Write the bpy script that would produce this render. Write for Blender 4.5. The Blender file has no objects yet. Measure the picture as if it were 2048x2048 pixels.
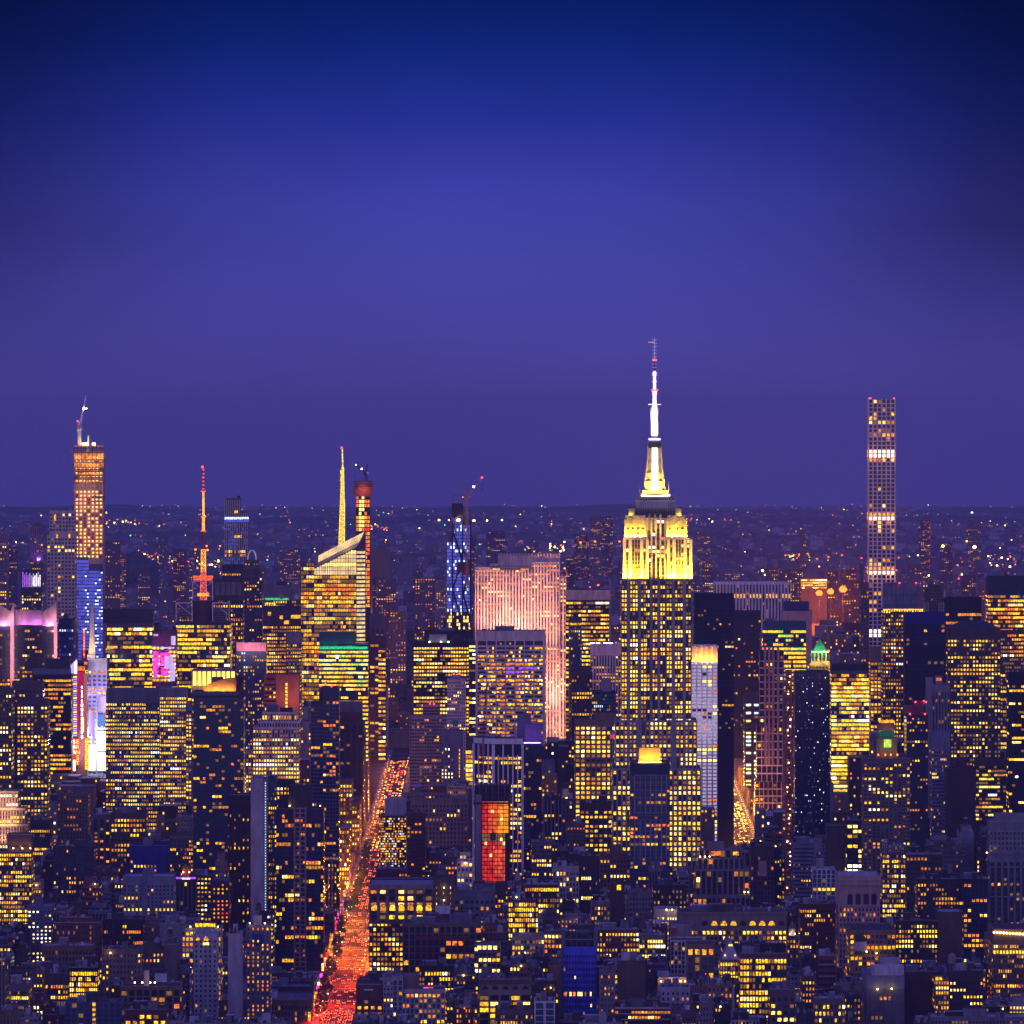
import bpy, math, random
import numpy as np
from mathutils import Vector
R = math.radians
SC = bpy.context.scene
COL = SC.collection
F = 12600.0            # focal length in photograph pixels (2048 wide)
CAMZ = 390.0           # the viewpoint is a high observation deck
HOR = 819.0            # image row of eye level

# ------------------------------------------------------------------ camera
cam = bpy.data.cameras.new("camera")
cam.sensor_width = 36.0
cam.lens = 36.0 * F / 2048.0
cam.shift_y = -(1024.0 - HOR) / 2048.0
cam.clip_start = 5.0
cam.clip_end = 150000.0
camo = bpy.data.objects.new("camera", cam)
COL.objects.link(camo)
camo.location = (0, 0, CAMZ)
camo.rotation_euler = (R(90), 0, 0)
SC.camera = camo

# ------------------------------------------------------------------ view / sampling
SC.view_settings.view_transform = 'Standard'
SC.view_settings.look = 'None'
SC.view_settings.exposure = 0.0
SC.view_settings.gamma = 1.0
SC.render.engine = 'CYCLES'
cy = SC.cycles
cy.use_denoising = True
cy.use_adaptive_sampling = True
cy.adaptive_threshold = 0.012
cy.max_bounces = 3
cy.diffuse_bounces = 2
cy.glossy_bounces = 2
cy.transmission_bounces = 2
cy.volume_bounces = 0
cy.sample_clamp_indirect = 2.0
cy.sample_clamp_direct = 0.0
cy.caustics_reflective = False
cy.caustics_refractive = False
SC.render.film_transparent = False

# ------------------------------------------------------------------ dusk sky (world)
W = bpy.data.worlds.new("World")
SC.world = W
W.use_nodes = True
nt = W.node_tree
for n in list(nt.nodes): nt.nodes.remove(n)
def nd(t, tree=None, **kw):
    n = (tree or nt).nodes.new(t)
    for a, v in kw.items(): setattr(n, a, v)
    return n
def ramp(tree, stops, interp='EASE'):
    n = tree.nodes.new('ShaderNodeValToRGB')
    cr = n.color_ramp; cr.interpolation = interp
    while len(cr.elements) < len(stops): cr.elements.new(0.5)
    for e, (p, c) in zip(cr.elements, stops):
        e.position = p
        e.color = (c[0], c[1], c[2], 1) if hasattr(c, '__len__') else (c, c, c, 1)
    return n
def mth(tree, op, a=None, b=None, **kw):
    n = tree.nodes.new('ShaderNodeMath'); n.operation = op
    for i, v in enumerate((a, b)):
        if v is None: continue
        if isinstance(v, (int, float)): n.inputs[i].default_value = v
        else: tree.links.new(v, n.inputs[i])
    for a_, v_ in kw.items(): setattr(n, a_, v_)
    return n.outputs[0]
tc = nd('ShaderNodeTexCoord')
sep = nd('ShaderNodeSeparateXYZ')
nt.links.new(tc.outputs['Generated'], sep.inputs[0])
X_, Y_, Z_ = sep.outputs
# elevation: 0 .. 0.5 rad
el = mth(nt, 'MULTIPLY', Z_, 2.0, use_clamp=True)
def e_(y): return max(0.0, (HOR - y) / F) * 2.0
elr = ramp(nt, [(0.0, (.060, .053, .318)), (e_(800), (.062, .055, .330)), (e_(660), (.070, .064, .390)), (e_(540), (.064, .063, .405)), (e_(400), (.049, .052, .395)),
                (e_(230), (.016, .030, .300)), (e_(100), (.003, .018, .195)), (e_(0), (.0008, .011, .130)),
                (.20, (.020, .022, .17)), (.34, (.10, .10, .46)), (1.0, (.09, .093, .50))], 'LINEAR')
nt.links.new(el, elr.inputs[0])
# azimuth: a lens vignette's fall-off put into the sky, brightest left of the middle of the view
az = mth(nt, 'ARCTAN2', X_, Y_)
azn = mth(nt, 'ADD', mth(nt, 'MULTIPLY', az, 1.5), 0.5, use_clamp=True)
def a_(x): return 0.5 + 1.5 * math.atan((x - 1024) / F)
azr = ramp(nt, [(0.0, .95), (.30, .75), (a_(-150), .30), (a_(60), .46), (a_(450), .86), (a_(850), 1.0), (a_(1250), .94), (a_(1600), .72), (a_(1950), .36), (a_(2200), .22), (.70, .60), (1.0, .95)], 'LINEAR')
nt.links.new(azn, azr.inputs[0])
# near the horizon the fall-off is weaker
low = mth(nt, 'MULTIPLY', Z_, 34.0, use_clamp=True)
mixv = nd('ShaderNodeMix', data_type='FLOAT')
nt.links.new(low, mixv.inputs[0]); mixv.inputs[2].default_value = 0.86
nt.links.new(azr.outputs[0], mixv.inputs[3])
vm = nd('ShaderNodeVectorMath', operation='SCALE')
nt.links.new(elr.outputs[0], vm.inputs[0]); nt.links.new(mixv.outputs[0], vm.inputs['Scale'])
# soft cloud mottling
nz = nd('ShaderNodeTexNoise'); nz.inputs['Scale'].default_value = 14.0; nz.inputs['Detail'].default_value = 4.0
mp = nd('ShaderNodeMapping'); mp.inputs['Scale'].default_value = (1, 1, 2.6)
nt.links.new(tc.outputs['Generated'], mp.inputs[0]); nt.links.new(mp.outputs[0], nz.inputs[0])
nzr = nd('ShaderNodeMapRange'); nzr.inputs[1].default_value = .3; nzr.inputs[2].default_value = .7; nzr.inputs[3].default_value = .93; nzr.inputs[4].default_value = 1.06
nt.links.new(nz.outputs[0], nzr.inputs[0])
vm2 = nd('ShaderNodeVectorMath', operation='SCALE')
nt.links.new(vm.outputs[0], vm2.inputs[0]); nt.links.new(nzr.outputs[0], vm2.inputs['Scale'])
# the afterglow of the sunset behind the viewpoint lights the near sides of the city
agr = ramp(nt, [(0.0, (.60, .40, .56)), (.35, (.32, .24, .52)), (1.0, (.10, .10, .52))], 'LINEAR')
nt.links.new(el, agr.inputs[0])
bk = nd('ShaderNodeMapRange'); bk.interpolation_type = 'SMOOTHSTEP'; bk.inputs[1].default_value = .25; bk.inputs[2].default_value = -.35
nt.links.new(Y_, bk.inputs[0])
mc = nd('ShaderNodeMix', data_type='RGBA')
nt.links.new(bk.outputs[0], mc.inputs[0]); nt.links.new(vm2.outputs[0], mc.inputs[6]); nt.links.new(agr.outputs[0], mc.inputs[7])
bgn = nd('ShaderNodeBackground'); bgn.inputs[1].default_value = 1.0
nt.links.new(mc.outputs[2], bgn.inputs[0])
wo = nd('ShaderNodeOutputWorld'); nt.links.new(bgn.outputs[0], wo.inputs[0])

# ------------------------------------------------------------------ materials
MAT = {}
def surf(name, col, rough=.8, var=.35, scale=.06, streak=True, spec=.3, metal=0.0):
    m = bpy.data.materials.new(name); m.use_nodes = True
    t = m.node_tree; b = t.nodes['Principled BSDF']
    g = t.nodes.new('ShaderNodeNewGeometry')
    mpn = t.nodes.new('ShaderNodeMapping')
    mpn.inputs['Scale'].default_value = (1, 1, .25) if streak else (1, 1, 1)
    t.links.new(g.outputs['Position'], mpn.inputs[0])
    n = t.nodes.new('ShaderNodeTexNoise'); n.inputs['Scale'].default_value = scale * 4; n.inputs['Detail'].default_value = 6; n.inputs['Roughness'].default_value = .65
    t.links.new(mpn.outputs[0], n.inputs[0])
    mr = t.nodes.new('ShaderNodeMapRange'); mr.inputs[1].default_value = .3; mr.inputs[2].default_value = .7
    mr.inputs[3].default_value = 1 - var; mr.inputs[4].default_value = 1 + var
    t.links.new(n.outputs[0], mr.inputs[0])
    oi = t.nodes.new('ShaderNodeObjectInfo')
    v = t.nodes.new('ShaderNodeVectorMath'); v.operation = 'SCALE'; v.inputs[0].default_value = col
    t.links.new(mr.outputs[0], v.inputs['Scale'])
    hs = t.nodes.new('ShaderNodeHueSaturation')
    t.links.new(v.outputs[0], hs.inputs['Color'])
    mv = t.nodes.new('ShaderNodeMapRange'); mv.inputs[3].default_value = .72; mv.inputs[4].default_value = 1.28
    t.links.new(oi.outputs['Random'], mv.inputs[0]); t.links.new(mv.outputs[0], hs.inputs['Value'])
    t.links.new(hs.outputs[0], b.inputs['Base Color'])
    b.inputs['Roughness'].default_value = rough
    b.inputs['Specular IOR Level'].default_value = spec
    b.inputs['Metallic'].default_value = metal
    MAT[name] = m
    return m
def glow(name, col, st, lo=.45, hi=1.35, scale=.7, lamp=False, stretch=1.0):
    m = bpy.data.materials.new(name); m.use_nodes = True
    t = m.node_tree
    for n in list(t.nodes): t.nodes.remove(n)
    g = t.nodes.new('ShaderNodeNewGeometry')
    mpn = t.nodes.new('ShaderNodeMapping'); mpn.inputs['Scale'].default_value = (1, 1, stretch)
    n = t.nodes.new('ShaderNodeTexNoise'); n.inputs['Scale'].default_value = scale; n.inputs['Detail'].default_value = 3
    mr = t.nodes.new('ShaderNodeMapRange'); mr.inputs[1].default_value = .32; mr.inputs[2].default_value = .68
    mr.inputs[3].default_value = st * lo; mr.inputs[4].default_value = st * hi
    e = t.nodes.new('ShaderNodeEmission'); e.inputs[0].default_value = (*col, 1)
    o = t.nodes.new('ShaderNodeOutputMaterial')
    t.links.new(g.outputs['Position'], mpn.inputs[0]); t.links.new(mpn.outputs[0], n.inputs[0])
    t.links.new(n.outputs[0], mr.inputs[0]); t.links.new(mr.outputs[0], e.inputs[1]); t.links.new(e.outputs[0], o.inputs[0])
    m.cycles.emission_sampling = 'FRONT_BACK' if lamp else 'NONE'
    MAT[name] = m
    return m
# walls
for nme, c in dict(beige=(0.26, 0.205, 0.165), stone=(.27, .24, .22), grey=(.20, .20, .22), dkgrey=(0.06, 0.058, 0.066), brown=(0.105, 0.066, 0.052), redbrick=(0.15, 0.048, 0.038),
                   dkbrick=(0.058, 0.036, 0.034), tan=(0.23, 0.15, 0.09), white=(.55, .53, .54), pale=(0.38, 0.345, 0.37), pink=(.46, .30, .27), lime=(.40, .36, .31),
                   concrete=(.30, .29, .29), black=(.022, .022, .028), olive=(0.09, 0.076, 0.055), rust=(.33, .085, .05), bluegrey=(0.165, 0.175, 0.25), roof=(.16, .15, .17),
                   tar=(0.045, 0.045, 0.052), roofpale=(.36, .36, .42), timber=(.15, .085, .06), steel=(.20, .20, .23), pavement=(.20, .19, .18),
                   earth=(.07, .065, .06), netnavy=(.025, .038, .24), netblue=(.10, .12, .80), copper=(.10, .33, .22), pinktop=(.50, .22, .26), cream=(.80, .64, .56), pinkwhite=(.92, .70, .66), chalk=(.92, .84, .84), yellowsteel=(.80, .46, .14), redsteel=(.30, .04, .04), taupe=(0.16, 0.125, 0.115)).items():
    surf(nme, c)
surf('asphalt', (.055, .047, .042), spec=.01, var=.25)
surf('foliage', (.05, .075, .03), scale=.4, streak=False)
surf('bark', (.09, .065, .045))
surf('glass', (.022, .026, .05), rough=.14, var=.3, spec=.6)
surf('blueglass', (.02, .04, .14), rough=.12, var=.3, spec=.8)
surf('tealglass', (.008, .11, .13), rough=.15, var=.2, spec=.6)
surf('navyglass', (.012, .018, .07), rough=.12, var=.4, spec=.8)
surf('skyglass', (.05, .10, .17), rough=.10, var=.5, scale=.3, spec=.9)
surf('mullion', (.08, .075, .10), rough=.5)
surf('paint', (.75, .75, .72), var=.15)
surf('carpaint', (.10, .10, .11), rough=.3, spec=.6, var=.05)
surf('taxipaint', (.65, .33, .02), rough=.3, spec=.6, var=.05)
# lights
glow('lit_yellow', (1.0, .545, .012), 2.0, lo=.12, hi=1.75)
glow('lit_gold', (1.0, .43, .010), 1.4, lo=.12, hi=1.75)
glow('lit_amber', (1.0, .34, .015), .75, lo=.12, hi=1.75)
glow('lit_orange', (1.0, .22, .015), 1.25, lo=.12, hi=1.75)
glow('lit_pale', (1.0, .66, .16), 2.5, lo=.35, hi=1.4)
glow('lit_dim', (.8, .36, .07), .36)
glow('lit_white', (1.0, .86, .62), 3.4)
glow('lit_cool', (.62, .82, 1.0), 1.9)
glow('lit_blue', (.15, .15, .98), .75, lo=.7, hi=1.2, scale=.15)
glow('lit_bluedim', (.10, .11, .75), .5, lo=.6, hi=1.2, scale=.2)
glow('lit_lav', (.72, .58, .88), .66, lo=.6, hi=1.25)
glow('lit_violet', (.45, .10, 1.0), 1.3)
glow('lit_magenta', (1.0, .05, .50), 1.8, lo=.12, hi=1.6, scale=.45)
glow('lit_red', (1.0, .02, .008), 1.6)
glow('lit_peach', (1.0, .30, .09), 1.2, lo=.5, hi=1.3)
glow('glow_screen', (1.0, .66, .30), 1.25, lo=.6, hi=1.3, scale=.1)
glow('net_gold', (1.0, .30, .012), 1.2, lo=.4, hi=1.5, scale=.3)
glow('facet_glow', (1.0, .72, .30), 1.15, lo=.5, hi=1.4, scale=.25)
glow('net_red', (1.0, .045, .008), .75, lo=.3, hi=1.5, scale=.35)
glow('net_orange', (1.0, .13, .010), .95, lo=.35, hi=1.5, scale=.3)
glow('lit_lime', (.65, 1.0, .12), 1.1)
glow('lit_green', (.05, .85, .30), 1.0)
glow('lamp_red', (1.0, .03, .05), 9, lo=1, hi=1)
glow('lamp_warm', (1.0, .62, .16), 16, lo=1, hi=1)
glow('lamp_white', (1.0, .9, .8), 14, lo=1, hi=1)
glow('lamp_orange', (1.0, .19, .015), 4, lo=1, hi=1)
glow('lamp_green', (.10, 1.0, .55), 5, lo=1, hi=1)
glow('tail', (1.0, .012, .003), 15, lo=1, hi=1, lamp=True)
glow('tail_hot', (1.0, .24, .04), 12, lo=1, hi=1)
glow('head', (1.0, .50, .09), 14, lo=1, hi=1, lamp=True)
glow('strip_white', (1.0, .92, .62), 3.2, lo=.8, hi=1.2)
glow('strip_yellow', (1.0, .66, .10), 2.4, lo=.8, hi=1.2)
glow('screen_white', (1.0, .97, 1.0), 3.0, lo=.9, hi=1.1, lamp=True)
glow('screen_violet', (.62, .42, 1.0), 1.3, lo=.55, hi=1.6, scale=.12, lamp=True, stretch=.2)
glow('screen_blue', (.17, .33, 1.0), .95, lo=.9, hi=1.1)
glow('screen_red', (.62, .02, .11), .75, lo=.7, hi=1.2, scale=.2)
glow('bulb_wall', (1.0, .30, .30), .42, lo=.85, hi=1.1)
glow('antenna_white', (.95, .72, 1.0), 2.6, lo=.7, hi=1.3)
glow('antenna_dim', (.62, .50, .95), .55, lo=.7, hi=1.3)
glow('mast_red', (1.0, .10, .03), 1.5, lo=.5, hi=1.6, scale=.5)
glow('mast_orange', (1.0, .38, .03), 1.6, lo=.6, hi=1.5, scale=.5)
glow('mast_gold', (1.0, .74, .12), 1.5, lo=.35, hi=1.7, scale=.9)
PAL = dict(
 amber=[('lit_yellow', 5), ('lit_gold', 5), ('lit_amber', 5), ('lit_pale', 2), ('lit_orange', 2), ('lit_white', .5), ('lit_dim', 2)],
 bright=[('lit_yellow', 6), ('lit_pale', 3), ('lit_gold', 3), ('lit_amber', 1.5), ('lit_white', .7), ('lit_dim', .7)],
 warm=[('lit_orange', 4), ('lit_gold', 4), ('lit_amber', 3), ('lit_yellow', 2), ('lit_pale', 1), ('lit_dim', 2)],
 dim=[('lit_dim', 6), ('lit_amber', 3), ('lit_gold', 1)],
 pale=[('lit_pale', 5), ('lit_yellow', 3), ('lit_white', 2), ('lit_gold', 1)],
 cool=[('lit_cool', 6), ('lit_white', 2), ('lit_blue', 2)],
 bluefill=[('lit_blue', 6), ('lit_bluedim', 5), ('lit_cool', 3)],
 lav=[('lit_lav', 17), ('lit_pale', 2), ('lit_orange', 1)],
 pinky=[('lit_pale', 4), ('lit_orange', 3), ('lit_white', 1)],
 rose=[('lit_peach', 5), ('lit_orange', 2), ('lit_pale', 2), ('lit_amber', 3)],
 work=[('lit_pale', 5), ('lit_orange', 4), ('lit_white', 2), ('lit_gold', 3)],
 white=[('lit_white', 4), ('lit_pale', 3), ('lit_cool', 1)],
 orange=[('lit_orange', 8), ('lit_gold', 3), ('lit_red', 2)],
 fire=[('lit_orange', 7), ('lit_red', 2), ('lit_gold', 4), ('net_gold', 3)],
 teal=[('lit_yellow', 6), ('lit_lime', 1), ('lit_pale', 2), ('lit_gold', 3)],
 sparkle=[('lit_gold', 4), ('lit_amber', 4), ('lit_yellow', 2), ('lit_cool', 1)],
 magenta=[('lit_magenta', 5), ('lit_violet', 2), ('lit_pale', 2)],
)
def pick(rng, pal):
    p = PAL[pal]; s = sum(w for _, w in p); r = rng.random() * s
    for m, w in p:
        r -= w
        if r <= 0: return m
    return p[-1][0]

# ------------------------------------------------------------------ mesh helper
class MB:
    def __init__(s): s.v = []; s.f = []; s.m = []; s.mats = []
    def slot(s, m):
        if m not in s.mats: s.mats.append(m)
        return s.mats.index(m)
    def poly(s, pts, mat):
        n = len(s.v); s.v += [tuple(p) for p in pts]; s.f.append(tuple(range(n, n + len(pts)))); s.m.append(s.slot(mat))
    def box(s, x0, x1, y0, y1, z0, z1, mat, top=None, bottom=False):
        n = len(s.v)
        s.v += [(x0, y0, z0), (x1, y0, z0), (x1, y1, z0), (x0, y1, z0), (x0, y0, z1), (x1, y0, z1), (x1, y1, z1), (x0, y1, z1)]
        k = s.slot(mat); kt = s.slot(top) if top else k
        for q in ((0, 1, 5, 4), (1, 2, 6, 5), (2, 3, 7, 6), (3, 0, 4, 7)): s.f.append(tuple(n + i for i in q)); s.m.append(k)
        s.f.append((n + 4, n + 5, n + 6, n + 7)); s.m.append(kt)
        if bottom: s.f.append((n + 3, n + 2, n + 1, n)); s.m.append(k)
    def prism(s, pts, z0, z1, mat, top=None):
        n = len(s.v); N = len(pts)
        s.v += [(p[0], p[1], z0) for p in pts] + [(p[0], p[1], z1) for p in pts]
        k = s.slot(mat); kt = s.slot(top) if top else k
        for i in range(N):
            j = (i + 1) % N; s.f.append((n + i, n + j, n + N + j, n + N + i)); s.m.append(k)
        s.f.append(tuple(n + N + i for i in range(N))); s.m.append(kt)
    def cyl(s, cx, cy, z0, z1, r0, r1, N, mat, cap=True, ph=0.0):
        n = len(s.v); k = s.slot(mat)
        for z, r in ((z0, r0), (z1, r1)):
            for i in range(N):
                a = ph + 2 * math.pi * i / N; s.v.append((cx + r * math.cos(a), cy + r * math.sin(a), z))
        for i in range(N):
            j = (i + 1) % N; s.f.append((n + i, n + j, n + N + j, n + N + i)); s.m.append(k)
        if cap: s.f.append(tuple(n + N + i for i in range(N))); s.m.append(k)
    def bar(s, p, q, w, mat):
        p = Vector(p); q = Vector(q); d = (q - p)
        if d.length < 1e-6: return
        d.normalize(); u = d.cross(Vector((0, 1, 0)))
        if u.length < 1e-3: u = d.cross(Vector((1, 0, 0)))
        u.normalize(); v = d.cross(u); u *= w / 2; v *= w / 2
        n = len(s.v); k = s.slot(mat)
        for c in (p, q):
            for a, b in ((-1, -1), (1, -1), (1, 1), (-1, 1)): s.v.append(tuple(c + u * a + v * b))
        for i in range(4):
            j = (i + 1) % 4; s.f.append((n + i, n + j, n + 4 + j, n + 4 + i)); s.m.append(k)
        s.f.append((n + 3, n + 2, n + 1, n)); s.f.append((n + 4, n + 5, n + 6, n + 7)); s.m += [k, k]
    def lattice(s, p, q, w0, w1, n, t, mat):
        p = Vector(p); q = Vector(q); d = (q - p).normalized()
        u = d.cross(Vector((0, 1, 0)))
        if u.length < 1e-3: u = Vector((1, 0, 0))
        u.normalize(); v = d.cross(u)
        prev = None
        for i in range(n + 1):
            f = i / n; w = (w0 + (w1 - w0) * f) / 2; c = p + (q - p) * f
            ring = [c + u * a * w + v * b * w for a, b in ((-1, -1), (1, -1), (1, 1), (-1, 1))]
            if prev:
                for j in range(4):
                    s.bar(prev[j], ring[j], t, mat)
                    s.bar(prev[j], ring[(j + 1) % 4], t * .7, mat)
            for j in range(4): s.bar(ring[j], ring[(j + 1) % 4], t * .7, mat)
            prev = ring
    def mesh(s, name):
        me = bpy.data.meshes.new(name)
        me.from_pydata(s.v, [], s.f)
        for m in s.mats: me.materials.append(MAT[m])
        if len(s.mats) > 1: me.polygons.foreach_set('material_index', s.m)
        me.update()
        return me
    def build(s, name, parent=None):
        if not s.f: return None
        o = bpy.data.objects.new(name, s.mesh(name)); COL.objects.link(o)
        if parent: o.parent = parent
        return o
def tag(o, label=None, cat=None, group=None, kind=None):
    if label: o['label'] = label
    if cat: o['category'] = cat
    if group: o['group'] = group
    if kind: o['kind'] = kind
    return o
def empty(name, loc, label=None, cat=None, group=None):
    o = bpy.data.objects.new(name, None); COL.objects.link(o); o.location = loc; o.empty_display_size = 1
    return tag(o, label, cat, group)
def lamp(kind, name, loc, energy, col, parent=None, size=None, target=None, spot=None, radius=.3, sizey=None):
    l = bpy.data.lights.new(name, kind); l.energy = energy; l.color = col
    if kind == 'AREA':
        l.shape = 'RECTANGLE'; l.size = size; l.size_y = sizey or .5
    elif kind == 'SPOT':
        l.spot_size = R(spot or 60); l.spot_blend = .8; l.shadow_soft_size = radius
    else: l.shadow_soft_size = radius
    o = bpy.data.objects.new(name, l); COL.objects.link(o); o.location = loc
    if target is not None:
        o.rotation_euler = (Vector(target) - Vector(loc)).to_track_quat('-Z', 'Y').to_euler()
    if parent: o.parent = parent
    return o
def PX(x, d): return (x - 1024.0) * d / F
def PZ(y, d): return CAMZ - (y - HOR) * d / F

# ------------------------------------------------------------------ ground, avenues, haze
def gz(d): return -max(0.0, d - 6500.0) ** 2 / (2 * 2.4e6)
def X6(d): return -112.5 - .0043 * (d - 4168)
def X5(d): return 208.0 + .012 * (d - 5642)
m = MB()
ds = [-800, 2000, 4500, 6500] + list(range(8000, 62001, 2000))
rows = []
for d in ds:
    hw = 2500 + .3 * max(d, 0)
    rows.append([(-hw + 2 * hw * i / 8, d, gz(d)) for i in range(9)])
for a, b in zip(rows, rows[1:]):
    for i in range(8): m.poly((a[i], a[i + 1], b[i + 1], b[i]), 'earth')
tag(m.build('ground'), kind='structure')
STREETS = [3590 + 80.5 * i for i in range(45)]
def strip(m, xf, w0, w1, y0, y1, z, mat, n=12):
    for i in range(n):
        a = y0 + (y1 - y0) * i / n; b = y0 + (y1 - y0) * (i + 1) / n
        m.poly(((xf(a) + w0, a, z), (xf(a) + w1, a, z), (xf(b) + w1, b, z), (xf(b) + w0, b, z)), mat)
AVES = [('sixth', X6), ('fifth', X5), ('seventh', lambda d: X6(d) - 320), ('madison', lambda d: X5(d) + 150), ('park', lambda d: X5(d) + 290)]
m = MB()
for _, xf in AVES: strip(m, xf, -11, 11, 3400 if xf is not X5 else 5150, 7300, .05, 'asphalt')
tag(m.build('avenue'), kind='structure')
m = MB()
for y in STREETS: m.poly(((-700, y - 5, .03), (700, y - 5, .03), (700, y + 5, .03), (-700, y + 5, .03)), 'asphalt')
tag(m.build('street'), kind='structure')
m = MB()
for _, xf in AVES[:2]:
    for y in STREETS:
        for sgn in (-1, 1):
            x0, x1 = sorted((xf(y) + sgn * 11, xf(y) + sgn * 16.5))
            m.box(x0, x1, y + 5.5, y + 75, 0, .15, 'pavement')
tag(m.build('pavement'), kind='structure')
m = MB()
for _, xf in AVES[:2]:
    for y in STREETS:
        for off in (-8.5, 6.0):
            x = xf(y)
            for j in range(-8, 8): m.poly(((x + j * 1.3, y + off, .09), (x + j * 1.3 + .7, y + off, .09), (x + j * 1.3 + .7, y + off + 3, .09), (x + j * 1.3, y + off + 3, .09)), 'paint')
        for lane in (-3.5, 0, 3.5):
            yy = y + 12
            while yy < y + 66:
                m.poly(((xf(yy) + lane - .08, yy, .09), (xf(yy) + lane + .08, yy, .09), (xf(yy) + lane + .08, yy + 3, .09), (xf(yy) + lane - .08, yy + 3, .09)), 'paint'); yy += 9
tag(m.build('road_markings'), kind='structure')

hz = bpy.data.materials.new('haze_air'); hz.use_nodes = True
t = hz.node_tree
for n in list(t.nodes): t.nodes.remove(n)
pv = t.nodes.new('ShaderNodeVolumePrincipled'); pv.inputs['Density'].default_value = 2.9e-5
pv.inputs['Color'].default_value = (.62, .62, 1.0, 1); pv.inputs['Anisotropy'].default_value = 0.0
ho = t.nodes.new('ShaderNodeOutputMaterial'); t.links.new(pv.outputs[0], ho.inputs['Volume'])
MAT['haze_air'] = hz
m = MB(); m.box(-22000, 22000, -900, 62300, -644, 470, 'haze_air', bottom=True)
ho_ = tag(m.build('haze'), kind='stuff')
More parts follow.
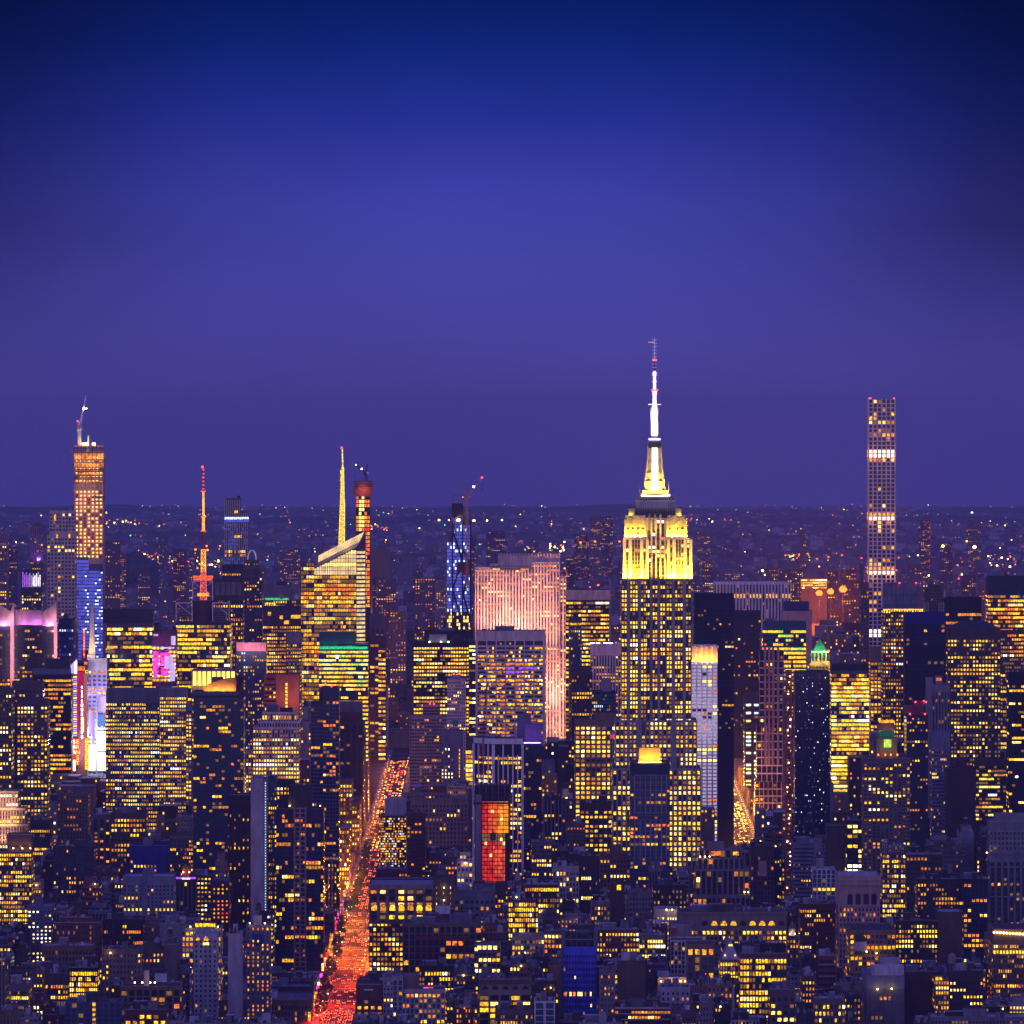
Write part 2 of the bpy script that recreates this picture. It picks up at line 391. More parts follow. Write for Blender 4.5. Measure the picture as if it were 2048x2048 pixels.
# ------------------------------------------------------------------ building kit
COV = np.zeros((1100, 1160), dtype=bool)      # which picture cells nearer buildings already fill (used to leave out what nothing shows)
def cov_rect(x0, x1, y0, y1):
    a, b = int(max(0, (x0 + 60) / 2)), int(min(1160, (x1 + 60) / 2)); c, d = int(max(0, y0 / 2)), int(min(1100, y1 / 2))
    return slice(c, max(c, d)), slice(a, max(a, b))
def covered(px, py):
    i, j = int(py / 2), int((px + 60) / 2)
    return not (0 <= i < 1024 and 30 <= j < 1054) or COV[i, j]
DEF = dict(st='punch', fp=11.0, bp=8.0, ww=.5, wh=.52, pf=.5, pw=.6, pi=.08, top=5.0, bot=0, pal='amber', bg='glass', pr=.35, proud=.5, tr=None, dark='glass', run=.45, skip=0.0, sides=True, mull=True, cor=0, pb=(), dimp=.1, wend=False)
class Bld:
    def __init__(s, name, label, cat, d, xc, yb=2048, seed=0, group=None):
        s.d = d; s.k = d / F; s.xc = PX(xc, d); s.pxc = xc; s.yb = yb
        s.root = empty(name, (s.xc, d, 0), label, cat, group)
        s.wall = MB(); s.glz = MB(); s.parts = []; s.win = []; s.rng = random.Random(seed * 7919 + int(xc * 13) + int(d)); s.extra = {}
        s.zmin = max(0.0, PZ(min(yb, 2048) + 130, d)); s.spans = []; s.rowmode = False
    def X(s, px): return PX(px, s.d) - s.xc
    def Z(s, py): return PZ(py, s.d)
    def part(s, name):
        if name not in s.extra: s.extra[name] = MB()
        return s.extra[name]
    def mass(s, x0, x1, z0, z1, y0, y1, mat, roof='roof', par=1.0, trim=None, cope=None):
        """a box with a parapet and a roof deck set below it (local metres)"""
        s.spans.append((x0, x1, z0, z1, y0))
        par = min(par, (z1 - z0) * .4)
        s.wall.box(x0, x1, y0, y1, z0, z1 - par, mat, top=roof)
        t = min(.45, (x1 - x0) * .1); p = trim or mat
        w = s.wall
        w.box(x0, x1, y0, y0 + t, z1 - par, z1, p); w.box(x0, x1, y1 - t, y1, z1 - par, z1, p)
        if cope: w.box(x0 - .15, x1 + .15, y0 - .18, y0 - .003, z1 - .32, z1 + .06, cope)
        w.box(x0, x0 + t, y0 + t, y1 - t, z1 - par, z1, p); w.box(x1 - t, x1, y0 + t, y1 - t, z1 - par, z1, p)
    def facade(s, x0, x1, z0, z1, y, ax, mat, **kw):
        S = dict(DEF); S.update(kw); k = s.k; rng = s.rng; L = x1 - x0
        if L < 1.2: return
        fh = S['fp'] * k; nb = max(1, int(L / (S['bp'] * k) + .5)); bw = L / nb
        zt = z1 - S['top'] * k; zb = max(z0 + S['bot'] * k, s.zmin if not S.get('full') else 0, 0)
        if zt - zb < 1.5: return
        if ax == 0: P = lambda u, z, o: (u, y - o, z)
        elif ax == 1: P = lambda u, z, o: (y + o, u, z)
        else: P = lambda u, z, o: (y - o, u, z)
        def quad(mb, u0, u1, za, zz, o, mt):
            if ax == -1: u0, u1 = u1, u0
            mb.poly((P(u0, za, o), P(u1, za, o), P(u1, zz, o), P(u0, zz, o)), mt)
        st = S['st']; tr = S['tr'] or mat; ww, wh = S['ww'], S['wh']
        if st == 'blank': return
        if st in ('grid', 'glass'): quad(s.glz, x0, x1, zb, zt, .05, S['bg'])
        if st == 'pier' and S['bg']: quad(s.wall, x0, x1, zb, zt, .04, S['bg'])
        nf = int((zt - zb) / fh)
        dp = S['dimp'] if S['dimp'] != .1 else (.42 if S['pal'] in ('bright', 'teal', 'amber') and S['pf'] > .55 else .08)
        def dk():
            q = rng.random()
            return 'lit_dim' if q < dp else ('skyglass' if q > .9 and S['dark'] == 'glass' else S['dark'])  # some panes carry a bluish sky reflection in their colour
        for f in range(nf):
            za = zt - (f + 1) * fh; w0 = za + fh * (1 - wh) * .5; w1 = w0 + fh * wh
            act = rng.random() < S['pf']; p = (S['pw'] if act else S['pi']) * (1 if ax == 0 else .3); on = False; mt = pick(rng, S['pal'])
            if st == 'ribbon': quad(s.glz, x0 + .3, x1 - .3, w0, w1, .05, S['dark'])
            for i in range(nb):
                if S['skip'] and ((i * 7 + nb) % 10) / 10 < S['skip']: continue
                if i == 0 or rng.random() < max(.5, S['run']):
                    on = rng.random() < p
                    if rng.random() < .8: mt = pick(rng, S['pal'])
                elif rng.random() < .25: mt = pick(rng, S['pal'])
                if i in S['pb']: continue
                u0 = x0 + (i + .5 - ww / 2) * bw; u1 = u0 + ww * bw
                if st in ('punch', 'pier') and not (on and st == 'never'): 
                    if not on: quad(s.glz, u0, u1, w0, w1, .06, dk())
                if not on and st in ('ribbon', 'grid', 'glass') and ax == 0 and rng.random() < dp * .8: quad(s.glz, u0, u1, w0, w1, .08, 'lit_dim')
                if on:
                    a, b_ = (u0, u1) if ax != -1 else (u1, u0)
                    pts = (P(a, w0, .1), P(b_, w0, .1), P(b_, w1, .1), P(a, w1, .1))
                    um, zm = (u0 + u1) / 2, (w0 + w1) / 2
                    q = P(um, zm, 0); dd = s.d + q[1]
                    px = 1024 + (s.xc + q[0]) * F / dd; py = HOR + (CAMZ - zm) * F / dd
                    ar = (u1 - u0) / k * (w1 - w0) / k * (1 if ax == 0 else .1)
                    s.win.append((pts, mt, round(za, 1), ar, not covered(px, py), (u1 - u0) / k))
            if st in ('grid', 'glass') and S['mull']:
                th = fh * (.16 if st == 'grid' else .07); pr = S['proud'] if st == 'grid' else .12
                mm = tr if st == 'grid' else 'mullion'
                if ax == 0: s.wall.box(x0, x1, y - pr, y, za - th / 2, za + th / 2, mm)
        if st in ('pier', 'grid', 'glass') and ax == 0:
            pw = bw * (S['pr'] if st != 'glass' else .08); pr = S['proud'] if st != 'glass' else .14
            mm = tr if st != 'glass' else 'mullion'
            step = S.get('pe', 1)
            for i in S['pb']: s.wall.box(x0 + i * bw + .1, x0 + (i + 1) * bw - .1, y - pr - .02, y, zb, zt + (S['top'] * k if S.get('ptop') else 0), mm)
            for i in range(0, nb + 1, step):
                u = x0 + i * bw; a = max(x0, u - pw / 2); b_ = min(x1, u + pw / 2)
                s.wall.box(a, b_, y - pr - .02, y, zb, zt + (S['top'] * k if S.get('ptop') else 0), mm)
        if ax == 0 and S.get('belt'):
            for q in S['belt']: s.wall.box(x0 - .1, x1 + .1, y - .22, y, zt - fh * q - .25, zt - fh * q + .22, S.get('cope') or tr)
        if S['cor'] and ax == 0:
            s.wall.box(x0 - .5, x1 + .5, y - .7, y, z1 - S['cor'] * k, z1 + .05, tr)
    def tier(s, px0, px1, pyt, pyb=None, dy=0.0, dep=28.0, mat='stone', roof='roof', side=True, **kw):
        """one block of the building, given by its outline in the picture at the building's own distance"""
        k = (s.d + dy) / F
        x0, x1 = PX(px0, s.d + dy) - s.xc, PX(px1, s.d + dy) - s.xc
        z1 = PZ(pyt, s.d + dy); z0 = -3.0 if pyb is None else PZ(pyb, s.d + dy)
        s.mass(x0, x1, z0, z1, dy, dy + dep, mat, roof, trim=kw.get('ptrim'), cope=kw.get('cope'))
        s.facade(x0, x1, max(z0, 0), z1, dy, 0, mat, **kw)
        if side:
            kk = dict(kw); kk.update(sk) if (sk := kw.get('side_kw')) else None
            if (px0 + px1) / 2 < 985: s.facade(dy + .5, dy + dep - .5, max(z0, 0), z1, x1, 1, mat, **kk)
            else: s.facade(dy + .5, dy + dep - .5, max(z0, 0), z1, x0, -1, mat, **kk)
        return x0, x1, z0, z1
    def roofbox(s, px0, px1, pyt, pyb, dy=6, dep=10, mat='grey', name='roof_bulkhead'):
        m = s.part(name) if name not in s.extra else s.part(name + '_' + str(len(s.extra)))
        x0, x1 = PX(px0, s.d + dy) - s.xc, PX(px1, s.d + dy) - s.xc
        m = MB(); m.box(x0, x1, dy, dy + dep, PZ(pyb, s.d + dy) - 1.3, PZ(pyt, s.d + dy), mat)
        s.parts.append((name, m)); s.spans.append((x0, x1, PZ(pyb, s.d), PZ(pyt, s.d), dy))
    def clutter(s, n=4, z=None, x0=None, x1=None, dy=0, dep=24):
        """bulkheads, fans and tank housings on the roof"""
        if z is None:
            t = max(s.spans, key=lambda q: q[1] - q[0]); x0, x1, _, z, dy = t
        w = x1 - x0; r = s.rng
        zd = z - 1.0
        m = MB()
        bx = x0 + w * r.uniform(.15, .6); bw = max(2.5, w * r.uniform(.14, .3)); bh = r.uniform(2.6, 5.0)
        m.box(bx, min(bx + bw, x1 - .6), dy + dep * .4, dy + dep * .7, zd, z + bh, r.choice(['grey', 'brown', 'stone', 'dkgrey', 'white', 'pale', 'bluegrey']), top=r.choice(['roofpale', 'tar', 'roof']))
        s.parts.append(('roof_bulkhead', m))
        for i in range(n):
            m = MB()
            a = x0 + w * r.uniform(.06, .88); b = dy + dep * r.uniform(.1, .85); u = r.uniform(.7, 2.4); h = r.uniform(.7, 2.3)
            m.box(a, min(a + u, x1 - .5), b, b + r.uniform(.8, 2.2), zd, z + h - .6, r.choice(['steel', 'roofpale', 'dkgrey', 'pale', 'white']))
            if r.random() < .35: m.cyl(a, b, zd, z + h + r.uniform(0, 2), .22, .22, 6, 'steel')
            s.parts.append(('roof_vent', m))
        if s.d < 4700:
            for i in range(r.randint(1, 3)):
                m = MB(); a = x0 + w * r.uniform(.1, .85); b = dy + dep * r.uniform(.2, .8); q = r.random()
                if q < .4: m.box(a, a + .9, b, b + .9, zd, z + r.uniform(2, 4.5), r.choice(['redbrick', 'dkbrick', 'brown'])); nm = 'chimney'
                elif q < .7: m.box(a, min(a + r.uniform(3, 7), x1 - .5), b, b + 1.0, zd + .5, zd + 1.6, 'steel', bottom=True); nm = 'duct'
                else: m.prism([(a, b), (a + 3, b), (a + 3, b + 2.4), (a, b + 2.4)], zd, zd + 1.3, 'steel', 'skyglass'); nm = 'skylight'
                s.parts.append((nm, m))
            if r.random() < .6:
                m = MB(); m.box(x0 + w * r.uniform(.05, .2), x0 + w * r.uniform(.35, .6), dy + dep * .55, dy + dep * .85, zd, z + r.uniform(1.8, 3.4), r.choice(['white', 'pale', 'dkbrick', 'bluegrey', 'grey']), top='roofpale'); s.parts.append(('penthouse', m))
    def redlight(s, px, py, dy=2, sz=.55):
        m = MB(); x = PX(px, s.d + dy) - s.xc; z = PZ(py, s.d + dy)
        m.box(x - sz, x + sz, dy - sz, dy + sz, z - sz, z + sz, 'lamp_red', bottom=True); m.box(x - .1, x + .1, dy - .1, dy + .1, z - 4, z - sz, 'steel')
        s.parts.append(('warning_light', m))
    def finish(s, cap=100, minw=2.6):
        rt = s.root
        s.wall.build('facade', rt)
        if s.glz.f: tag(s.glz.build('dark_glazing', rt), kind='stuff')
        for n, m in s.extra.items(): m.build(n, rt)
        for n, m in s.parts: m.build(n, rt)
        vis = [w for w in s.win if w[4]]; hid = [w for w in s.win if not w[4]]
        aw = np.mean([w[5] for w in vis]) if vis else 0
        rest = hid
        if vis and aw >= minw:
            vis.sort(key=lambda w: -w[3]); rest = vis[cap:] + hid; vis = vis[:cap]
            cache = {}
            for pts, mt, fl, ar, _, _ in vis:
                c = pts[0]; rel = [(p[0] - c[0], p[1] - c[1], p[2] - c[2]) for p in pts]
                key = (mt,) + tuple(round(q, 2) for p in rel for q in p)
                me = cache.get(key)
                if me is None:
                    me = bpy.data.meshes.new('window'); me.from_pydata(rel, [], [(0, 1, 2, 3)]); me.materials.append(MAT[mt]); cache[key] = me
                o = bpy.data.objects.new('window', me); COL.objects.link(o); o.parent = rt; o.location = c
        else: rest = vis + hid
        if rest:
            m = MB()
            for w in rest: m.poly(w[0], w[1])
            o = m.build('windows', rt); tag(o, kind='stuff')
        return rt
SPECS = []
FOOT = []
def foot_free(x0, x1, y0, y1, pad=.5):
    for a in FOOT:
        if x0 < a[1] - pad and x1 > a[0] + pad and y0 < a[3] - pad and y1 > a[2] + pad: return a
    return None
def spec(name, label, cat, x0, x1, yt, yb, d, build, dep=30, rects=None, solid=True):
    e = dict(name=name, label=label, cat=cat, x0=x0, x1=x1, yt=yt, yb=yb, d=d, dep=dep, build=build, rects=rects or [(x0, x1, yt)])
    SPECS.append(e)
    w0, w1 = PX(x0, d), PX(x1, d)
    e['foot'] = (w0, w1, d, d + dep, name, label)
    if solid: FOOT.append(e['foot'])
    return e
def G(name, label, x0, x1, yt, yb, d, wall, st='punch', dep=28, tiers=None, boxes=(), red=(), cat='building', cl=True, roof=None, post=None, **kw):
    """a plain building: outline in the picture, distance, wall, facade style"""
    kw['st'] = st
    if d < 4800 and st in ('punch', 'pier', 'ribbon') and cat == 'building':
        kw['fp'] = kw.get('fp', 11.0) * .9; kw['bp'] = kw.get('bp', 8.0) * .84
    H = PZ(yt, d)
    def build(e):
        b = Bld(name, label, cat, d, (x0 + x1) / 2, yb, seed=len(label))
        rf = roof or b.rng.choice(['roof', 'roof', 'tar', 'roofpale', 'dkgrey'])
        b.tier(x0, x1, yt, None, 0, dep, wall, rf, **kw)
        for t in (tiers or ()):     # px0, px1, top, bottom, dy, dep
            kk = dict(kw); kk.update(t[6] if len(t) > 6 else {})
            b.tier(t[0], t[1], t[2], t[3], t[4], t[5], kk.pop('wall', wall), rf, **kk)
        for q in boxes: b.roofbox(*q)
        for q in red: b.redlight(*q)
        if cl: b.clutter(5, dep=dep - 2)
        if post: post(b)
        b.finish()
        return b
    return spec(name, label, cat, x0, x1, yt, yb, d, build, dep, [(x0, x1, yt)] + [(t[0], t[1], t[2]) for t in (tiers or ())])
# ------------------------------------------------------------------ landmark towers
def esb(e):
    d = 4650.0
    b = Bld('stone_skyscraper', e['label'], 'skyscraper', d, 1312, 1700); b.rowmode = True
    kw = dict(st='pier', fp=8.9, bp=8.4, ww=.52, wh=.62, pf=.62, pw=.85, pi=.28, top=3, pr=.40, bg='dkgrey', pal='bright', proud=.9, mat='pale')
    # lower setback blocks
    b.tier(1225, 1402, 1537, None, 4, 52, **{**kw, 'fp': 10.2, 'bp': 9.5, 'pf': .6})
    b.tier(1231, 1394, 1440, 1537, 8, 44, **kw)
    # main shaft: recessed middle, two proud wings
    b.tier(1243, 1382, 1158, None, 12, 38, **{**kw, 'ptop': 1, 'bp': 5.15, 'ww': .62, 'pr': .12, 'pb': (8, 11, 14, 17), 'pf': .5})
    wing = dict(bp=5.5, ww=.62, pr=.12, pb=(2, 6))
    for x0, x1 in ((1243, 1292.5), (1333, 1382)): b.tier(x0, x1, 1158, 1538, 8.5, 3.5, **{**kw, 'side': False, **wing})
    # floodlit upper shaft
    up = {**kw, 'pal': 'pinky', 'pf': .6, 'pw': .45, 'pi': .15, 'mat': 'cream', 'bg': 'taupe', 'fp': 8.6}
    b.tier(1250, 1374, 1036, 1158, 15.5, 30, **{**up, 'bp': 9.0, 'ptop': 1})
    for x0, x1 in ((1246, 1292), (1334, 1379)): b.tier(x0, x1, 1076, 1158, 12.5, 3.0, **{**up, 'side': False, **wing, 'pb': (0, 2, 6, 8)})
    for x0, x1 in ((1251, 1291), (1335, 1371)):
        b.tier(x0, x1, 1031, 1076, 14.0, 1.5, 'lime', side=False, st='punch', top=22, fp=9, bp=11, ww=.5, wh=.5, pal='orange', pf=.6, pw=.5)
        w = b.wall; xa, xb = b.X(x0), b.X(x1)
        for i in range(5):
            u = xa + (xb - xa) * i / 4; w.box(u - .5, u + .5, 13.2, 14, b.Z(1076), b.Z(1033 + abs(i - 2) * 3), 'lime')
    m = MB()
    for x in (1300, 1311, 1322):     # carved finials over the middle bays
        m.box(b.X(x - 2.5), b.X(x + 2.5), 14.6, 15.4, b.Z(1062), b.Z(1031), 'lime'); m.cyl(b.X(x), 15.0, b.Z(1031), b.Z(1027), 1.0, .2, 6, 'lime')
    b.parts.append(('finial', m))
    m = MB(); m.box(b.X(1258), b.X(1364), 17, 43, b.Z(1036), b.Z(1015.5), 'dkgrey'); 
    for i in range(24):
        u = b.X(1258) + (b.X(1364) - b.X(1258)) * i / 23; m.box(u - .22, u + .22, 16.5, 17, b.Z(1035), b.Z(1015), 'grey')
    for x0, x1 in ((1258, 1270), (1352, 1364)): m.box(b.X(x0), b.X(x1), 15.6, 16.5, b.Z(1034), b.Z(1018), 'lime')
    b.parts.append(('attic_storey', m))
    m = MB(); m.box(b.X(1271), b.X(1355), 20, 40, b.Z(1016), b.Z(1004), 'bluegrey'); m.box(b.X(1270), b.X(1356), 19.4, 40.6, b.Z(1004), b.Z(1001.5), 'pale'); m.box(b.X(1274), b.X(1352), 20.5, 39, b.Z(1001.5), b.Z(995), 'bluegrey')
    for i in range(30):
        u = b.X(1272) + (b.X(1354) - b.X(1272)) * i / 29; m.box(u - .1, u + .1, 19.4, 19.6, b.Z(1001), b.Z(997), 'steel')
    b.parts.append(('observation_deck', m))
    m = MB(); m.box(b.X(1283), b.X(1342), 22, 38, b.Z(995), b.Z(989), 'lime'); m.box(b.X(1287), b.X(1338), 23, 37, b.Z(989), b.Z(982), 'lime')
    m.box(b.X(1284), b.X(1341), 21.6, 21.95, b.Z(994), b.Z(991.5), 'strip_white', bottom=True); m.box(b.X(1288), b.X(1337), 22.6, 22.95, b.Z(988), b.Z(984.5), 'strip_yellow', bottom=True)
    for x in (1274, 1280, 1286, 1338, 1345, 1351): m.box(b.X(x) - .35, b.X(x) + .35, 20.2, 20.9, b.Z(1002), b.Z(986 if x in (1286, 1338) else 992), 'lime')
    for x in (1281, 1339): m.box(b.X(x) - .1, b.X(x) + .1, 22, 22.2, b.Z(990), b.Z(965), 'steel')
    b.parts.append(('crown_base', m))
    # mooring mast with winged buttresses
    m = MB(); cx, cyy = b.X(1311), 30
    steps = [(983, 963, 19.5), (963, 946, 17), (946, 925, 15.2), (925, 896, 13.6)]
    for y0, y1, hw in steps:
        hm = hw * b.k; m.prism([(cx - hm, cyy - 2), (cx - hm * .55, cyy - hm * .8), (cx + hm * .55, cyy - hm * .8), (cx + hm, cyy - 2), (cx + hm, cyy + 2), (cx + hm * .55, cyy + hm * .8), (cx - hm * .55, cyy + hm * .8), (cx - hm, cyy + 2)], b.Z(y0), b.Z(y1), 'lime')
        for sg in (-1, 1): m.box(cx + sg * hm - .25, cx + sg * hm + .25, cyy - 2.4, cyy + 2.4, b.Z(y0), b.Z(y1 - 6), 'pale')
    m.cyl(cx, cyy, b.Z(896), b.Z(886), 4.8, 4.8, 20, 'dkgrey'); m.cyl(cx, cyy, b.Z(886), b.Z(881), 4.2, 3.6, 20, 'steel')
    m.cyl(cx, cyy, b.Z(881), b.Z(872), 3.6, 1.6, 20, 'pale')
    b.parts.append(('mooring_mast', m))
    m = MB(); hm = 15.2 * b.k * .8
    m.box(cx - 1.9, cx + 1.9, cyy - 6.9, cyy - 5.6, b.Z(982), b.Z(896), 'strip_white')
    b.parts.append(('mast_window', m))
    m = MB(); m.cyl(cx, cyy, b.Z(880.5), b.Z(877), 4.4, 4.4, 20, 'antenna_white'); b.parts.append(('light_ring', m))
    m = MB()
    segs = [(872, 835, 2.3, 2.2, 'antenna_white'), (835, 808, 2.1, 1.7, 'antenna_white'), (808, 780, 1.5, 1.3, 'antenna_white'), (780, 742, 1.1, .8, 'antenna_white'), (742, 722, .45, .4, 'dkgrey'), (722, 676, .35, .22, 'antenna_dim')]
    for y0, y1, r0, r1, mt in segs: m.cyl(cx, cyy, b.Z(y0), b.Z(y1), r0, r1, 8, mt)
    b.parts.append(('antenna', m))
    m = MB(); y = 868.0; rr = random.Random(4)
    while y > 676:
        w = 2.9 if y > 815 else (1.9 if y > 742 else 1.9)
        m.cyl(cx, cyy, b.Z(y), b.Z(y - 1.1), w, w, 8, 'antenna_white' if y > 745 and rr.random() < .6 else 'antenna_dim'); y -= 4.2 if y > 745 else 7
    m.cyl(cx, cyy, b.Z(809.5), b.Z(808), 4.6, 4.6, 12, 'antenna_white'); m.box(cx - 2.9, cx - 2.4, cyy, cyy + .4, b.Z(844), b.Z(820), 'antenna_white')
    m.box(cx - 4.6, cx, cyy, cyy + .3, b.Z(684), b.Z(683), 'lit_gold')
    b.parts.append(('antenna_ring', m))
    m = MB()
    for y in (719.5, 780): m.box(cx - (1.5 if y < 750 else 2.4), cx + (1.5 if y < 750 else 2.4), cyy - 1.3, cyy - .6, b.Z(y + 1.6), b.Z(y - 1.6), 'lamp_red', bottom=True)
    b.parts.append(('warning_light', m))
    # floodlights standing on the setbacks (yellow)
    yl = (1.0, .60, .012)
    for x0, x1 in ((1243, 1293), (1333, 1382)):
        xm = (b.X(x0) + b.X(x1)) / 2; wd = b.X(x1) - b.X(x0)
        lamp('AREA', 'floodlight', (xm, 9.6, b.Z(1157)), 125000, yl, b.root, size=wd, sizey=.8, target=(xm, 14.3, b.Z(1090)))
        lamp('AREA', 'floodlight', (xm, 12.6, b.Z(1074)), 62000, yl, b.root, size=wd * .9, sizey=.8, target=(xm, 14.8, b.Z(1030)))
        m = MB()
        for i in range(8):
            u = b.X(x0) + wd * (i + .5) / 8; m.box(u - .5, u + .5, 8.7, 9.3, b.Z(1158), b.Z(1156), 'strip_yellow')
        b.parts.append(('floodlight_row', m))
    for x in (b.X(1248), b.X(1377)): lamp('POINT', 'floodlight', (x, 11.5, b.Z(1070)), 2600, yl, b.root, radius=.5)
    for x in (1262, 1360): lamp('POINT', 'floodlight', (b.X(x), 14.6, b.Z(1031)), 1200, yl, b.root, radius=.5)
    lamp('AREA', 'floodlight', (cx, 19.6, b.Z(986)), 52000, (1, .64, .03), b.root, size=17, sizey=.8, target=(cx, 26, b.Z(930)))
    for sg in (-1, 1): lamp('POINT', 'floodlight', (cx + sg * 9, 21, b.Z(990)), 3500, (1, .66, .16), b.root, radius=.5)
    lamp('AREA', 'floodlight', (b.X(1313), 13, b.Z(1014)), 900, (.9, .7, .9), b.root, size=36, sizey=.8, target=(b.X(1313), 20, b.Z(1000)))
    b.finish(cap=70)
spec('stone_skyscraper', 'stepped stone skyscraper with yellow floodlit crown and tall white lit antenna', 'skyscraper', 1226, 1402, 1158, 1700, 4650, esb, dep=56,
     rects=[(1226, 1402, 1537), (1243, 1382, 1158), (1250, 1374, 1016), (1271, 1355, 985)])

def rock(e):
    d = 5950.0
    b = Bld('slab_skyscraper', e['label'], 'skyscraper', d, 1047, 1475); b.rowmode = True
    kw = dict(st='pier', fp=8.3, bp=6.2, ww=.46, wh=.42, pf=.85, pw=.58, pi=.3, top=4, pr=.5, bg='taupe', pal='rose', proud=.9, mat='pinkwhite', dimp=.2)
    b.tier(996, 1120, 1107, None, 10, 30, **{**kw, 'ptop': 1, 'top': 26, 'side': False})
    b.tier(980, 996, 1128, None, 12, 24, **{**kw, 'side': False}); b.tier(950, 980, 1138, None, 14, 24, **{**kw, 'side': False})
    b.tier(950, 1063, 1134, None, 4, 6, **{**kw, 'side': False})
    b.tier(1063, 1119, 1124, None, 7, 3, **{**kw, 'side': False})
    b.tier(1120, 1132.5, 1152, None, 12, 26, **kw); b.tier(1132.5, 1139.5, 1235, None, 14, 22, **kw); b.tier(1139.5, 1145, 1353, None, 16, 18, **kw)
    m = MB()
    for x0, x1, y in ((996, 1120, 1107), (950, 985, 1138), (985, 1063, 1134)):
        n = int((x1 - x0) / 3.4)
        for i in range(n): m.box(b.X(x0 + 3.4 * i), b.X(x0 + 3.4 * i + 2.1), 9.6, 10.4, b.Z(y + 4), b.Z(y - 2), 'dkgrey')
    b.parts.append(('crown_fin', m))
    m = MB(); x = b.X(1011); m.cyl(x, 20, b.Z(1107), b.Z(1100), .5, .5, 6, 'steel')
    for i in range(6):
        a0, a1 = -math.pi / 2 + math.pi * i / 6, -math.pi / 2 + math.pi * (i + 1) / 6
        m.cyl(x, 20, b.Z(1098) + 2.6 * math.sin(a0), b.Z(1098) + 2.6 * math.sin(a1), 2.6 * math.cos(a0), 2.6 * math.cos(a1), 14, 'white', cap=False)
    b.parts.append(('radar_dome', m))
    m = MB()
    for x in (1007, 1045, 1055, 1060): m.box(b.X(x) - .15, b.X(x) + .15, 20, 20.3, b.Z(1107), b.Z(1084 if x != 1007 else 1083), 'steel')
    m.box(b.X(1052), b.X(1065), 18, 26, b.Z(1107), b.Z(1099), 'steel')
    b.parts.append(('aerial', m))
    m = MB(); m.box(b.X(983), b.X(1063), 2, 4, b.Z(1140), b.Z(1136), 'dkgrey'); m.box(b.X(985), b.X(1000), 1.8, 2, b.Z(1139), b.Z(1137.5), 'lit_pale'); m.box(b.X(1040), b.X(1058), 1.8, 2, b.Z(1139), b.Z(1137.5), 'lit_gold')
    b.parts.append(('terrace', m))
    pk = (1.0, .43, .29)
    for x, y, tx, ty, p in ((1100, 1440, 1108, 1270, 420000), (1120, 1478, 1118, 1400, 190000), (1015, 1290, 1015, 1180, 260000), (968, 1290, 972, 1200, 60000), (1080, 1300, 1085, 1190, 150000)):
        lamp('SPOT', 'floodlight', (b.X(x), -34, b.Z(y)), p, pk, b.root, target=(b.X(tx), 4, b.Z(ty)), spot=110, radius=1.0)
    b.finish(cap=90)
spec('slab_skyscraper', 'broad stepped stone slab skyscraper floodlit pink and white', 'skyscraper', 950, 1145, 1134, 1474, 5950, rock, dep=42, rects=[(950, 1063, 1134), (996, 1120, 1107), (1063, 1145, 1240)])

def grid432(e):
    d = 6450.0
    b = Bld('pencil_tower', e['label'], 'skyscraper', d, 1763.5, 1340); b.rowmode = True
    x0, x1 = b.X(1737), b.X(1790); zt = b.Z(798); dep = 27
    b.mass(x0, x1, -3, zt, 0, dep, 'pinkwhite', 'roof')
    fh = 8.35 * b.k; nb = 6; bw = (x1 - x0) / nb; w = b.wall; g = b.glz; r = b.rng
    g.poly(((x0, -.05, 100), (x1, -.05, 100), (x1, -.05, zt - .4), (x0, -.05, zt - .4)), 'navyglass')
    n = int((zt - 100) / fh)
    bands = {12: 'hi', 13: 'hi', 27: 'md', 28: 'hi', 40: 'md', 41: 'hi', 55: 'hi', 56: 'hi'}
    litp = {0: .15, 2: .2, 3: .3, 4: .45, 5: .95, 6: .1, 7: .5, 8: .85, 9: .2, 14: .8, 20: .3, 24: .15, 25: .25, 29: .6, 35: .2, 37: .3, 38: .4, 39: .3, 42: .5, 44: .3, 46: .5, 48: .5, 50: .3}
    for f in range(n):
        za = zt - .4 - (f + 1) * fh
        w.box(x0 - .3, x1 + .3, -.75, 0, za - .6, za + .6, 'pinkwhite')
        for i in range(nb):
            u0, u1 = x0 + i * bw + .9, x0 + (i + 1) * bw - .9
            if f in bands:
                mt = 'lit_white' if bands[f] == 'hi' else 'lit_gold'
            elif r.random() < litp.get(f, .07): mt = pick(r, 'amber')
            elif r.random() < .3 and 30 < f < 50: mt = 'skyglass'; g.poly(((u0, -.1, za + .6), (u1, -.1, za + .6), (u1, -.1, za + fh - .6), (u0, -.1, za + fh - .6)), mt); continue
            else: continue
            b.win.append((((u0, -.12, za + .6), (u1, -.12, za + .6), (u1, -.12, za + fh - .6), (u0, -.12, za + fh - .6)), mt, round(za, 1), 36, True, 6))
        # the west side of the shaft
        if f in bands: b.win.append((((x0 - .12, 26, za + .6), (x0 - .12, 1, za + .6), (x0 - .12, 1, za + fh - .6), (x0 - .12, 26, za + fh - .6)), 'lit_gold', round(za, 1), 5, True, 6))
    for i in range(nb + 1): w.box(x0 + i * bw - .75, x0 + i * bw + .75, -.8, 0, 90, zt + .02, 'pinkwhite')
    for x in (1739, 1741, 1788): b.redlight(x, 796.5, sz=.6)
    for y in (900, 1032, 1144):
        for sg in (-1, 1): lamp('POINT', 'floodlight', (sg * 9, -6, b.Z(y + 8)), 900, (1, .45, .18), b.root, radius=.5)
    b.finish()
spec('pencil_tower', 'very tall square tower with an open grid of windows and bright mechanical floors', 'skyscraper', 1737, 1790, 798, 1300, 6450, grid432, dep=28)

